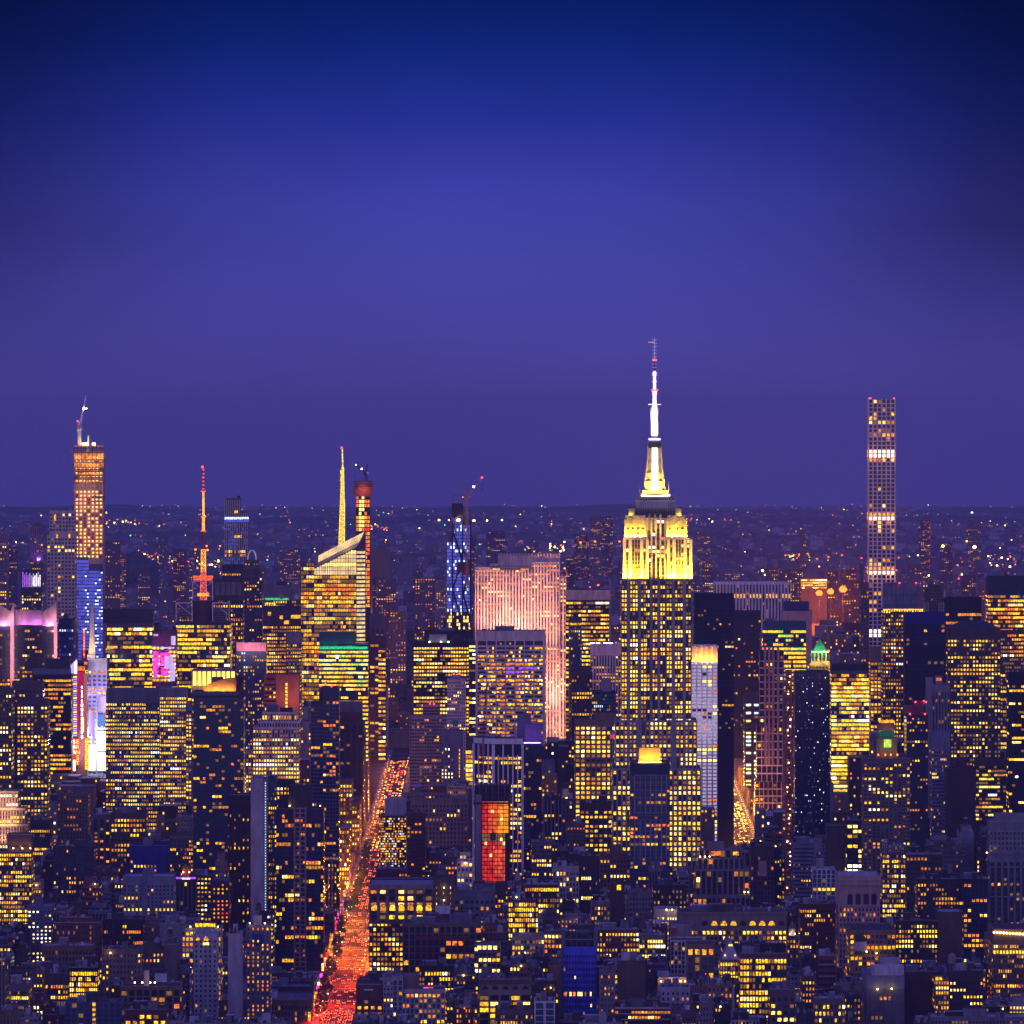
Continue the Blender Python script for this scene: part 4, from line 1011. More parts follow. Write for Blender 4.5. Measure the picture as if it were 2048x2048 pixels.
def hexa(e):
    d = 4800.0
    b = Bld('chamfered_tower', e['label'], 'office tower', d, 1000, 1760); X, Z, w, r, g = b.X, b.Z, b.wall, b.rng, b.glz
    pts = [(X(948), 14), (X(987), 0), (X(1045), 0), (X(1045), 34), (X(948), 34)]
    w.prism(pts, -3, Z(1488), 'black', 'tar')
    pp = [(X(946.5), 13.5), (X(986.5), -1.0), (X(1045.6), -1.0), (X(1045.6), 35), (X(946.5), 35)]
    w.prism(pp, Z(1488), Z(1477), 'chalk', 'tar')
    def face(a, c, n, skip_t, pws):
        a, c = Vector((a[0], a[1], 0)), Vector((c[0], c[1], 0)); nrm = Vector(((c - a).y, -(c - a).x, 0)).normalized(); L = (c - a).length
        fh = 9.3 * b.k; f = 0; z = Z(1514)
        while z > b.zmin:
            hi = f in (0, 1, 8, 13) or r.random() < .25; on = False; mt = 'lit_gold'
            for i in range(n * 2):
                if r.random() < .5: on = r.random() < (.75 if hi else .22); mt = pick(r, 'bright')
                if on:
                    p = a + (c - a) * ((i + .12) / (n * 2)) + nrm * .1; q = a + (c - a) * ((i + .88) / (n * 2)) + nrm * .1
                    b.win.append(((tuple(p + Vector((0, 0, z - fh * .55))), tuple(q + Vector((0, 0, z - fh * .55))), tuple(q + Vector((0, 0, z))), tuple(p + Vector((0, 0, z)))), mt, round(z), 30, True, 5))
            z -= fh; f += 1
        for i in range(n + 1):
            p = a + (c - a) * (i / n) + nrm * .45
            t = (c - a).normalized() * (1.0 if i in (0, n) else .55)
            q = [p - t - nrm * .4, p + t - nrm * .4, p + t + nrm * .4, p - t + nrm * .4]
            w.prism([(v.x, v.y) for v in q], 10, Z(1489) if i % 2 == 0 or n == 4 else Z(1510), 'chalk')
    face(pts[0], pts[1], 4, 0, 1); face(pts[1], pts[2], 6, 0, 1)
    b.clutter(8, z=Z(1477), x0=X(960), x1=X(1040), dy=2, dep=28)
    b.finish()
spec('chamfered_tower', 'dark glass tower with white vertical piers and a chamfered corner', 'office tower', 947, 1046, 1477, 1750, 4800, hexa, dep=36)

def netorange(e):
    d = 4640.0
    b = Bld('construction_tower', e['label'], 'building', d, 985, 1780); b.rowmode = True; X, Z, w, r = b.X, b.Z, b.wall, b.rng
    pts = [(X(949), 9), (X(966), 2), (X(1004), 0), (X(1020), 5), (X(1020), 24), (X(949), 24)]
    w.prism(pts, -3, Z(1572), 'dkbrick', 'tar')
    for y in range(1576, 1620, 9): w.prism([(p[0] * 1.03, p[1] - (1.3 if p[1] < 20 else 0)) for p in pts], Z(y + 1.6), Z(y), 'brown')
    m = MB()
    for i in range(7): u = X(947 + i * 12.5); m.box(u - .25, u + .25, -2, -1.6, Z(1605), Z(1564), 'steel')
    m.box(X(946), X(1024), -2.2, -1.8, Z(1608), Z(1604), 'dkgrey'); b.parts.append(('edge_screen', m))
    m = MB(); m.box(X(951), X(963), -1.5, 8, 0, Z(1590), 'concrete'); b.parts.append(('hoist_shaft', m))
    y = 1603; f = 0
    while y < 1770:
        right = 1018 if y < 1664 else 1010
        n = 9
        for i in range(n):
            x0 = 964 + (right - 964) * i / n; x1 = 964 + (right - 964) * (i + 1) / n
            top = y < 1664; hot = i / n + r.uniform(-.12, .12)
            if 1664 < y < 1676: mt = 'lit_dim'
            elif top: mt = 'net_red' if hot < .15 else ('net_orange' if hot < .5 else 'net_gold')  # netting panels emit; the glow's red-to-gold gradient is set column by column
            else: mt = 'net_red' if hot < .5 or r.random() < .35 else 'net_orange'
            if r.random() < .025: mt = 'lit_pale'
            yy = -2.2 + 4 * abs(hot - .6)
            b.win.append((((X(x0 + .2), yy, Z(y + 7)), (X(x1 - .2), yy, Z(y + 7)), (X(x1 - .2), yy, Z(y)), (X(x0 + .2), yy, Z(y))), mt, round(y), 30, True, 6))
        w.box(X(963), X(right + 1), -2.6, 3, Z(y + 8), Z(y + 6.8), 'dkbrick'); y += 8; f += 1
    for i in range(6):
        u = X(964 + i * 10.6); w.box(u - .22, u + .22, -2.7, -2.3, 5, Z(1603), 'dkbrick')
    b.finish()
spec('construction_tower', 'unfinished concrete tower glowing orange behind netting', 'building', 949, 1022, 1570, 1770, 4640, netorange, dep=26)

def bluetop(e):     # blue wrapped tower at the bottom edge
    d = 3850.0
    b = Bld('blue_wrapped_tower', e['label'], 'building', d, 1160, 2048); X, Z, w, r = b.X, b.Z, b.wall, b.rng
    b.tier(1126, 1193, 1893, None, 0, 26, 'netblue', st='punch', fp=12.6, bp=5.6, ww=.62, wh=.5, dark='netnavy', pf=0, pi=0, top=14)
    b.tier(1193.5, 1228, 2003, None, 4, 20, 'netblue', st='punch', fp=12.6, bp=5.6, ww=.62, wh=.5, dark='netnavy', pf=.2, pw=.5, pi=0)
    m = MB()
    for x in (1127, 1192): m.box(X(x) - 1.2, X(x) + 1.2, .5, 25, Z(1893), Z(1860), 'bluegrey')
    m.box(X(1126), X(1193), 10, 25, Z(1893), Z(1868), 'dkgrey'); m.box(X(1131), X(1188), .6, 1.2, Z(1880), Z(1878), 'pale')
    for i in range(6): u = X(1131 + i * 11.4); m.box(u - .15, u + .15, .5, 1, Z(1893), Z(1862), 'steel')
    m.bar((X(1131), .5, Z(1878)), (X(1160), .5, Z(1862)), .3, 'steel'); m.bar((X(1188), .5, Z(1878)), (X(1160), .5, Z(1862)), .3, 'steel'); m.box(X(1135), X(1190), 8, 9, Z(1862), Z(1849), 'dkgrey'); m.box(X(1140), X(1186), 7.8, 8, Z(1851), Z(1849.5), 'pale')
    b.parts.append(('roof_plant_screen', m)); b.redlight(1130, 1864, sz=.4)
    m = MB(); m.box(X(1122), X(1126), 1, 3, 0, Z(1880), 'steel'); b.parts.append(('hoist_rail', m))
    for x0, x1, mt in ((1129, 1134, 'lit_orange'), (1139, 1143, 'lit_pale'), (1146, 1151, 'lit_orange'), (1155, 1165, 'lit_pale'), (1170, 1172, 'lit_amber'), (1180, 1183, 'lit_pale')):
        b.win.append((((X(x0), -.15, Z(1992)), (X(x1), -.15, Z(1992)), (X(x1), -.15, Z(1984)), (X(x0), -.15, Z(1984))), mt, 1, 40, True, 6))
    for x, y in ((1149, 1952), (1181, 2008), (1196, 2013)): b.win.append((((X(x), -.15, Z(y + 6)), (X(x + 2.6), -.15, Z(y + 6)), (X(x + 2.6), -.15, Z(y)), (X(x), -.15, Z(y))), 'lit_pale', 2, 30, True, 4))
    b.finish()
spec('blue_wrapped_tower', 'square tower wrapped in bright blue construction netting', 'building', 1126, 1193, 1868, 2048, 3850, bluetop, dep=28, rects=[(1126, 1193, 1868), (1193, 1228, 2003)])
# ------------------------------------------------------------------ towers behind (upper left to upper right)
off = dict(fp=8.3, bp=5.2, top=6)
G('slim_tower', 'far slim tower washed with violet light, top of a low pyramid', 60, 86, 1052, 1140, 6750, 'taupe', 'pier', fp=6, bp=4.5, pf=.2, pw=.4, dep=24, cl=False, boxes=[(66, 80, 1047, 1052)],
  post=lambda b: (lamp('SPOT', 'floodlight', (0, -30, b.Z(1120)), 60000, (.4, .12, 1), b.root, target=(0, 0, b.Z(1080)), spot=90, radius=1)))
def violet_crown(b):
    m = MB()
    for i in range(11):
        u = b.X(45 + i * 3.4); m.box(u, u + (.9 if i not in (6, 7) else 1.3), -.5, 0, b.Z(1174), b.Z(1144 + (i * 5) % 9), 'lit_violet' if i < 4 else 'lit_lav', bottom=True)
        if i > 5: m.box(u + .2, u + .9, -.7, -.5, b.Z(1172), b.Z(1146 + (i * 7) % 11), 'antenna_white')
    b.parts.append(('light_strips', m))
G('lit_top_tower', 'tower with violet and white vertical light strips around its top', 43, 82, 1140, 1215, 6250, 'dkgrey', 'punch', fp=6, bp=5, pf=.7, pw=.5, top=44, pal='pale', post=violet_crown, cl=False)
G('apartment_tower', 'far grey tower cut by the left edge of the skyline', -30, 13, 1062, 1210, 6800, 'grey', 'punch', fp=6, bp=4.5, pf=.3, pw=.4)
G('cream_tower', 'cream stone apartment tower with glowing slots, left of the tall unfinished tower', 94, 150, 1070, 1330, 6100, 'cream', 'punch', fp=7.5, bp=6.6, ww=.6, wh=.55, pf=.12, pw=.35, pi=.04, pal='pale', run=.9,
  tiers=[(99, 149, 1021, 1070, 3, 22)], boxes=[(103, 138, 1016, 1022)], cl=False,
  post=lambda b: b.parts.append(('lit_slot', (lambda m: [m.box(b.X(x), b.X(x) + 1.7, y0, y0 + .3, b.Z(yb_), b.Z(yt_), 'lit_gold', bottom=True) for x, yt_, yb_, y0 in ((108, 1029, 1041, 2.8), (112.5, 1068, 1076, -.2), (137, 1068, 1076, -.2))] and m)(MB()))))
def astor(b):
    X, Z = b.X, b.Z
    for x0, x1, hl in ((-6, 20, -1), (20, 28, 1), (84, 113, 1)):
        m = MB(); a, c = X(x0), X(x1); t0, t1 = (Z(1206), Z(1222)) if hl < 0 else (Z(1226), Z(1204))
        m.v += [(a, -1, Z(1252)), (c, -1, Z(1252)), (c, -1, t1), (a, -1, t0), (a, 3, Z(1252)), (c, 3, Z(1252)), (c, 3, t1), (a, 3, t0)]
        for q in ((0, 1, 2, 3), (5, 4, 7, 6), (3, 2, 6, 7), (1, 5, 6, 2), (4, 0, 3, 7)): m.f.append(q); m.m.append(m.slot('pink'))
        b.parts.append(('crown_fin', m))
    m = MB(); m.box(X(28), X(84), 6, 20, Z(1252), Z(1221), 'pink'); b.parts.append(('crown_wall', m))
    for x in (8, 50, 75, 100): lamp('POINT', 'floodlight', (X(x), -3 if x != 50 and x != 75 else 1, Z(1250)), 5200, (.62, .22, 1.0), b.root, radius=.6)
    m = MB()
    for x in (21, 108): m.box(X(x), X(x + 6.5), -1.1, 0, 60, Z(1245), 'pinktop')
    b.parts.append(('corner_pier', m))
    for x in (24, 111): lamp('AREA', 'floodlight', (X(x), -8, Z(1300)), 9000, (1, .5, .5), b.root, size=3, sizey=60, target=(X(x), 0, Z(1300)))
G('finned_tower', 'office tower crowned by four pointed fins lit violet, far left', -10, 114, 1250, 1365, 5500, 'black', 'pier', fp=8.2, bp=5, ww=.8, wh=.5, pf=.3, pw=.45, pi=.1, pr=.25, bg='black', top=8, cl=False, post=astor, pal='amber')
G('glass_tower', 'blue glass office block between finned tower and slanted-roof tower', 118, 152, 1237, 1320, 5620, 'blueglass', 'glass', fp=8, bp=5, bg='blueglass', pf=.5, pw=.35, pal='bluefill', top=12)
G('office_tower', 'dark glass tower with rows of yellow windows and slanted dark roof screen', 214, 305, 1246, 1380, 5450, 'navyglass', 'ribbon', fp=9, bp=5.4, wh=.6, ww=.94, pf=.75, pw=.72, pi=.12, dark='glass', pal='bright', run=.35,
  tiers=[(206, 304, 1219, 1246, 6, 24, dict(st='blank', wall='dkgrey'))], top=8, cl=False)
def magenta(b):
    m = MB(); r = b.rng
    for x0, x1, y0, y1 in ((306, 318, 1302, 1345), (321, 341, 1305, 1330), (330, 346, 1312, 1338), (320, 349, 1294, 1297), (307, 316, 1268, 1272), (342, 351, 1272, 1290), (307, 315, 1345, 1356), (340, 350, 1325, 1362), (322, 336, 1335, 1352)):
        m.box(b.X(x0), b.X(x1), -1.2, -.6, b.Z(y1), b.Z(y0), 'lit_magenta' if y0 > 1300 and r.random() < .7 else 'screen_violet', bottom=True)
    b.parts.append(('neon_sign', m)); lamp('POINT', 'sign_glow', (0, -12, b.Z(1320)), 26000, (1, .1, .6), b.root, radius=2)
G('sign_building', 'theatre block covered in magenta neon signs, beside the mast tower', 304, 352, 1262, 1380, 5300, 'dkgrey', 'punch', fp=8, bp=8, ww=.8, wh=.6, pf=.8, pw=.6, pal='pale', top=30, post=magenta)
G('panel_top_tower', 'grey tower with a tall panelled top and amber floors, behind red mast', 426, 486, 1159, 1250, 5850, 'brown', 'ribbon', fp=9, bp=5, top=40, pf=.8, pw=.7, wh=.5, dark='glass', cl=False,
  post=lambda b: b.parts.append(('panel', (lambda m: [m.box(b.X(430 + i * 11), b.X(439 + i * 11), -.4, 0, b.Z(1190), b.Z(1164), 'grey') for i in range(5)] and m)(MB()))))
def dishes(b):
    for x in (563, 594):
        m = MB(); c = (b.X(x), -1.5, b.Z(1193)); 
        for a, r0, r1 in ((0, .2, 1.6), (.35, 1.6, 2.7)):
            n = len(m.v); N = 16; k = m.slot('paint')
            for r_, y_ in ((r0, c[1] - a * .3), (r1, c[1] - a - .5)):
                for i in range(N): t = 2 * math.pi * i / N; m.v.append((c[0] + r_ * math.cos(t), y_, c[2] + r_ * math.sin(t)))
            for i in range(N): j = (i + 1) % N; m.f.append((n + i, n + j, n + N + j, n + N + i)); m.m.append(k)
        m.bar((c[0], 0, c[2] - 3), c, .3, 'steel'); b.parts.append(('satellite_dish', m))
    m = MB(); m.box(b.X(530), b.X(577), -.5, -.1, b.Z(1200), b.Z(1196), 'lit_green', bottom=True); m.box(b.X(530), b.X(552), -.5, -.1, b.Z(1212), b.Z(1205), 'lit_yellow', bottom=True); b.parts.append(('light_band', m))
G('dish_tower', 'brown office block with green light band and two white satellite dishes', 528, 602, 1170, 1260, 6450, 'grey', 'pier', fp=8, bp=4.6, top=30, pf=.3, pw=.5, bg='dkgrey', post=dishes)
G('office_tower', 'broad brown office tower with rows of gold windows, left of crystal tower', 504, 602, 1213, 1350, 6380, 'brown', 'pier', fp=7.4, bp=4.3, ww=.6, wh=.55, pr=.4, bg='black', top=38, pf=.95, pw=.86, pi=.3, pal='amber', cl=False,
  post=lambda b: [b.win.append((((b.X(x), -.3, b.Z(y + 7)), (b.X(x + w_), -.3, b.Z(y + 7)), (b.X(x + w_), -.3, b.Z(y)), (b.X(x), -.3, b.Z(y))), 'lit_gold', y, 20, True, 6)) for x, y, w_ in ((559, 1231, 7), (582, 1230, 20), (568, 1241, 10), (536, 1224, 6))])
G('striped_tower', 'narrow tower with grey vertical stripes in front of brown office tower', 573, 602, 1265, 1350, 5450, 'grey', 'pier', fp=7.4, bp=4, ww=.6, wh=.5, pr=.5, bg='black', top=22, pf=.9, pw=.7, pal='amber', cl=False)
G('pink_cap_tower', 'glass tower with a plain pink top and sparkling reflections', 473, 532, 1285, 1420, 5250, 'mullion', 'glass', fp=7, bp=4.5, bg='skyglass', pf=.6, pw=.35, pi=.2, pal='sparkle', top=18, run=.9,
  tiers=[(473, 532, 1285, 1302, -.6, 8, dict(st='blank', wall='pinktop'))], cl=False, post=lambda b: lamp('AREA', 'floodlight', (0, -12, b.Z(1300)), 5000, (1, .5, .6), b.root, size=24, sizey=3, target=(0, 0, b.Z(1292))))
def teal(b):
    m = MB(); m.box(b.X(638), b.X(710), -.3, 20, b.Z(1288), b.Z(1263), 'tealglass'); m.box(b.X(710), b.X(736), 0, 20, b.Z(1294), b.Z(1286), 'tealglass'); b.parts.append(('crown', m))
    m = MB(); m.box(b.X(639), b.X(735), -.5, -.2, b.Z(1298), b.Z(1293), 'lit_green', bottom=True); b.parts.append(('light_band', m))
    for x in (652, 670, 700, 725): lamp('POINT', 'crown_light', (b.X(x), -3, b.Z(1294)), 700, (.2, 1, .5), b.root, radius=.4)
    m = MB(); m.box(b.X(672), b.X(677), -.9, -.4, b.Z(1316), b.Z(1311), 'lamp_white', bottom=True); b.parts.append(('lamp', m))
G('teal_tower', 'teal glass office tower with green-lit crown and yellow floors', 638, 736, 1290, 1400, 5965, 'tealglass', 'ribbon', fp=8.3, bp=5, ww=.95, wh=.5, dark='tealglass', pf=.92, pw=.88, pi=.5, pal='teal', top=10, run=.3, cl=False, dimp=.05, post=teal)
G('dark_slab', 'dark slab office tower with one column of amber windows on its right', 738, 772, 1273, 1580, 6960, 'brown', 'punch', fp=8.6, bp=11, ww=.82, wh=.5, pf=.3, pw=.4, pi=.3, top=14, pal='amber', cl=False, sides=False,
  tiers=[(757, 771, 1284, None, -1.5, 4, dict(st='ribbon', bp=5, ww=.98, pf=.95, pw=.95, pi=.6, wall='brown', dark='black', run=.2))])
G('office_tower', 'brown panelled tower just right of the crystal tower', 742, 768, 1228, 1290, 7040, 'taupe', 'pier', fp=8, bp=8, top=30, pf=.4, pw=.5, pal='amber', bg='dkgrey')
G('stone_tower', 'dim stepped stone tower beside the dark park', 771, 790, 1370, 1560, 7380, 'taupe', 'punch', fp=7, bp=5, pf=.4, pw=.3, pal='warm', tiers=[(785, 797, 1392, None, 1, 20)], cl=False)
G('stone_tower', 'dim low stone block at the foot of the dark park', 771, 786, 1446, 1590, 7330, 'brown', 'punch', fp=8, bp=5, pf=.6, pw=.45, pal='amber', cl=False)
G('slab_tower', 'dark slab with white vertical fins behind the black amber-windowed tower', 848, 947, 1262, 1300, 5900, 'black', 'pier', bp=9, pr=.2, fp=8, pf=.2, pw=.3, top=14, tr='grey', pal='amber', bg='black')
G('black_tower', 'black office tower with dense rows of small amber windows', 827, 938, 1285, 1445, 5500, 'black', 'punch', fp=7.6, bp=5.4, ww=.72, wh=.5, pf=.8, pw=.86, pi=.2, top=8, pal='bright', dark='black', boxes=[(858, 894, 1269, 1285), (904, 922, 1272, 1285, 6, 10, 'black')], cl=False, run=.3,
  post=lambda b: b.parts.append(('roof_lamp', (lambda m: [m.box(b.X(x) - .6, b.X(x) + .6, 2, 3, b.Z(1286), b.Z(1283), 'lamp_white', bottom=True) for x in (859, 882, 897)] and m)(MB()))))
G('glass_tower', 'narrow glass tower squeezed between black tower and cream grid tower', 938.5, 951, 1284, 1475, 5480, 'dkgrey', 'ribbon', fp=8, bp=6, ww=.95, wh=.5, pf=.75, pw=.7, pal='pale', cl=False)
G('pale_stone_tower', 'slender pale stone tower with small square windows and red roof lights', 894, 931, 1359, 1475, 5250, 'pinkwhite', 'punch', fp=6.6, bp=4.1, ww=.5, wh=.5, pf=.35, pw=.4, pi=.08, pal='pinky', top=3, boxes=[(904, 921, 1350, 1359)], red=[(908, 1348), (919, 1347)], cl=False)
G('apartment_tower', 'wide grey grid apartment tower right of the glowing avenue end', 819, 898, 1433, 1562, 5300, 'concrete', 'punch', fp=6.7, bp=4.8, ww=.72, wh=.55, pf=.3, pw=.22, pi=.02, pal='warm', top=4, tiers=[(845, 880, 1409, 1433, 6, 14, dict(st='ribbon', pf=0, pi=0, fp=6))], red=[(860, 1407), (868, 1408)], cl=False)
def tank_on(px, py, label, d, scale=1.0, mat='timber'): water_tower(PX(px, d), d + 8, PZ(py, d), scale, label, mat)
G('blank_wall_block', 'grey blank-walled block with a narrow strip of lit stair windows', 882, 926, 1462, 1560, 5150, 'bluegrey', 'punch', fp=7, bp=6.5, ww=.35, wh=.5, pf=.6, pw=.5, pi=.1, top=26, pal='pale', tiers=[(905, 926, 1466, None, -.8, 4, dict(st='blank'))], cl=False,
  post=lambda b: [b.win.append((((b.X(918), -1.0, b.Z(1498 + 7.4 * i + 5)), (b.X(919.8), -1.0, b.Z(1498 + 7.4 * i + 5)), (b.X(919.8), -1.0, b.Z(1498 + 7.4 * i)), (b.X(918), -1.0, b.Z(1498 + 7.4 * i))), 'lit_gold', 1, 9, True, 3)) for i in range(8)])
G('lowrise_block', 'tan block with glaring yellow floors behind the chamfered tower', 926, 948, 1474, 1560, 5350, 'tan', 'ribbon', fp=9, bp=5, ww=.95, wh=.7, pf=1, pw=.95, pal='bright', top=26, cl=False)
G('office_tower', 'black glass tower with a white top band, behind the pink slab', 1132, 1221, 1180, 1340, 5800, 'black', 'punch', fp=8.2, bp=5, ww=.88, wh=.5, pf=.75, pw=.75, pi=.15, top=22, pal='bright', dark='black', cl=False, run=.3, red=[(1180, 1174), (1197, 1170)],
  tiers=[(1132, 1221, 1180, 1200, -.6, 4, dict(st='blank', wall='cream')), (1218, 1222, 1157, None, -.4, 8, dict(st='blank', wall='pale'))])
G('glass_tower', 'small glass tower with sparkling reflections, right of the pink slab', 1138, 1164, 1236, 1340, 5700, 'mullion', 'glass', fp=7, bp=4, bg='skyglass', pf=.5, pw=.4, pi=.1, pal='sparkle', top=16, run=.9, cl=False,
  tiers=[(1139, 1163, 1246, 1250, -.5, 2, dict(st='blank', wall='lit_gold'))])
G('pier_tower', 'pinkish pier-fronted stone tower with white roof lights, left of stone skyscraper', 1181, 1242, 1287, 1395, 5500, 'pinkwhite', 'pier', fp=6.8, bp=5.6, ww=.5, wh=.5, pr=.5, bg='dkgrey', top=24, pf=.75, pw=.6, pal='warm', ptop=1, cl=False,
  post=lambda b: b.parts.append(('roof_lamp', (lambda m: [m.box(b.X(x) - 1.6, b.X(x) + 1.6, 2, 3, b.Z(1289), b.Z(1285.5), 'lamp_white', bottom=True) for x in (1185, 1196, 1211, 1221)] and m)(MB()))))
G('brown_pier_tower', 'brown tower with thin piers and a few full rows of amber windows', 1143, 1184, 1335, 1470, 5380, 'brown', 'pier', fp=8.4, bp=5.4, ww=.6, wh=.5, pr=.45, bg='black', top=14, pf=.3, pw=.95, pi=.02, pal='bright', cl=False)
G('glass_block', 'dark teal-striped glass block below the pink pier-fronted tower', 1184, 1232, 1383, 1445, 5200, 'navyglass', 'ribbon', fp=7, bp=3.6, ww=.5, wh=.6, pf=.5, pw=.3, pal='sparkle', dark='tealglass', tiers=[(1203, 1222, 1357, 1383, 5, 12, dict(st='blank', wall='pale'))], cl=False)
G('stone_block', 'tan stone block with many big bright windows, left foot of stone skyscraper', 1150, 1234, 1440, 1560, 5050, 'tan', 'punch', fp=9.2, bp=11, ww=.62, wh=.58, pf=.85, pw=.85, pi=.3, pal='bright', top=12, tiers=[(1190, 1233, 1427, 1440, 4, 18)], cl=False)
G('narrow_block', 'narrow grey grid block with red-lit top floor beside stone skyscraper', 1220, 1241, 1465, 1560, 4990, 'pale', 'grid', fp=8, bp=5, pf=.3, pw=.3, pi=.05, pal='warm', bg='glass', top=4, cl=False, dep=14,
  post=lambda b: b.parts.append(('lit_storey', (lambda m: m.box(b.X(1221), b.X(1240), -.3, -.1, b.Z(1478), b.Z(1469), 'lit_red', bottom=True) or m)(MB()))))
def comb(b):
    m = MB(); m2 = MB()
    for i in range(9):
        u = b.X(386 + i * 9.6); m.box(u, u + 2.6, -.6, 0, b.Z(1371), b.Z(1343), 'strip_yellow', bottom=True); m2.box(u - 1.0, u, -1.0, 0, b.Z(1376), b.Z(1341), 'beige')
    b.parts.append(('light_strips', m)); b.parts.append(('crown_pier', m2)); lamp('AREA', 'floodlight', (0, -6, b.Z(1374)), 5000, (1, .7, .2), b.root, size=30, sizey=1, target=(0, 0, b.Z(1350)))
G('comb_top_tower', 'stone tower whose top is a comb of bright yellow vertical lights', 383, 467, 1340, 1400, 4900, 'beige', 'punch', fp=8, bp=7, pf=.6, pw=.6, top=40, cl=False, post=comb)
def curved_roof(b):
    m = MB(); X, Z = b.X, b.Z; n = 14; pts = []
    for i in range(n + 1):
        f = i / n; pts.append((X(406 + 66 * f), Z(1380 - 4 - 19 * math.sin(math.pi * .5 * (f ** .8)))))
    for (xa, za), (xb_, zb_) in zip(pts, pts[1:]):
        m.poly(((xa, 6, Z(1383)), (xb_, 6, Z(1383)), (xb_, 6, zb_), (xa, 6, za)), 'tan'); m.poly(((xa, 6, za), (xb_, 6, zb_), (xb_, 16, zb_), (xa, 16, za)), 'tan')
    b.parts.append(('curved_roof_screen', m))
    m = MB(); m.box(X(470), X(486), 8, 14, Z(1383), Z(1354), 'dkbrick'); m.box(X(422), X(444), 17, 22, Z(1368), Z(1356), 'grey'); b.parts.append(('roof_bulkhead', m))
    for x in (415, 430, 445, 460): lamp('POINT', 'roof_light', (X(x), 3.5, Z(1381)), 4200, (1, .40, .03), b.root, radius=.5)
G('apartment_tower', 'tall blue-grey glass apartment tower with curved orange-lit roof screen', 387, 487, 1383, 1700, 4450, 'dkgrey', 'grid', fp=7.2, bp=6.2, ww=.86, wh=.66, pr=.12, proud=.5, bg='skyglass', tr='dkgrey', pf=.45, pw=.3, pi=.04, pal='warm', top=12, cl=False, dep=26, run=.6, post=curved_roof,
  tiers=[(387, 480, 1383, 1391, -.6, 3, dict(st='blank', wall='grey'))])
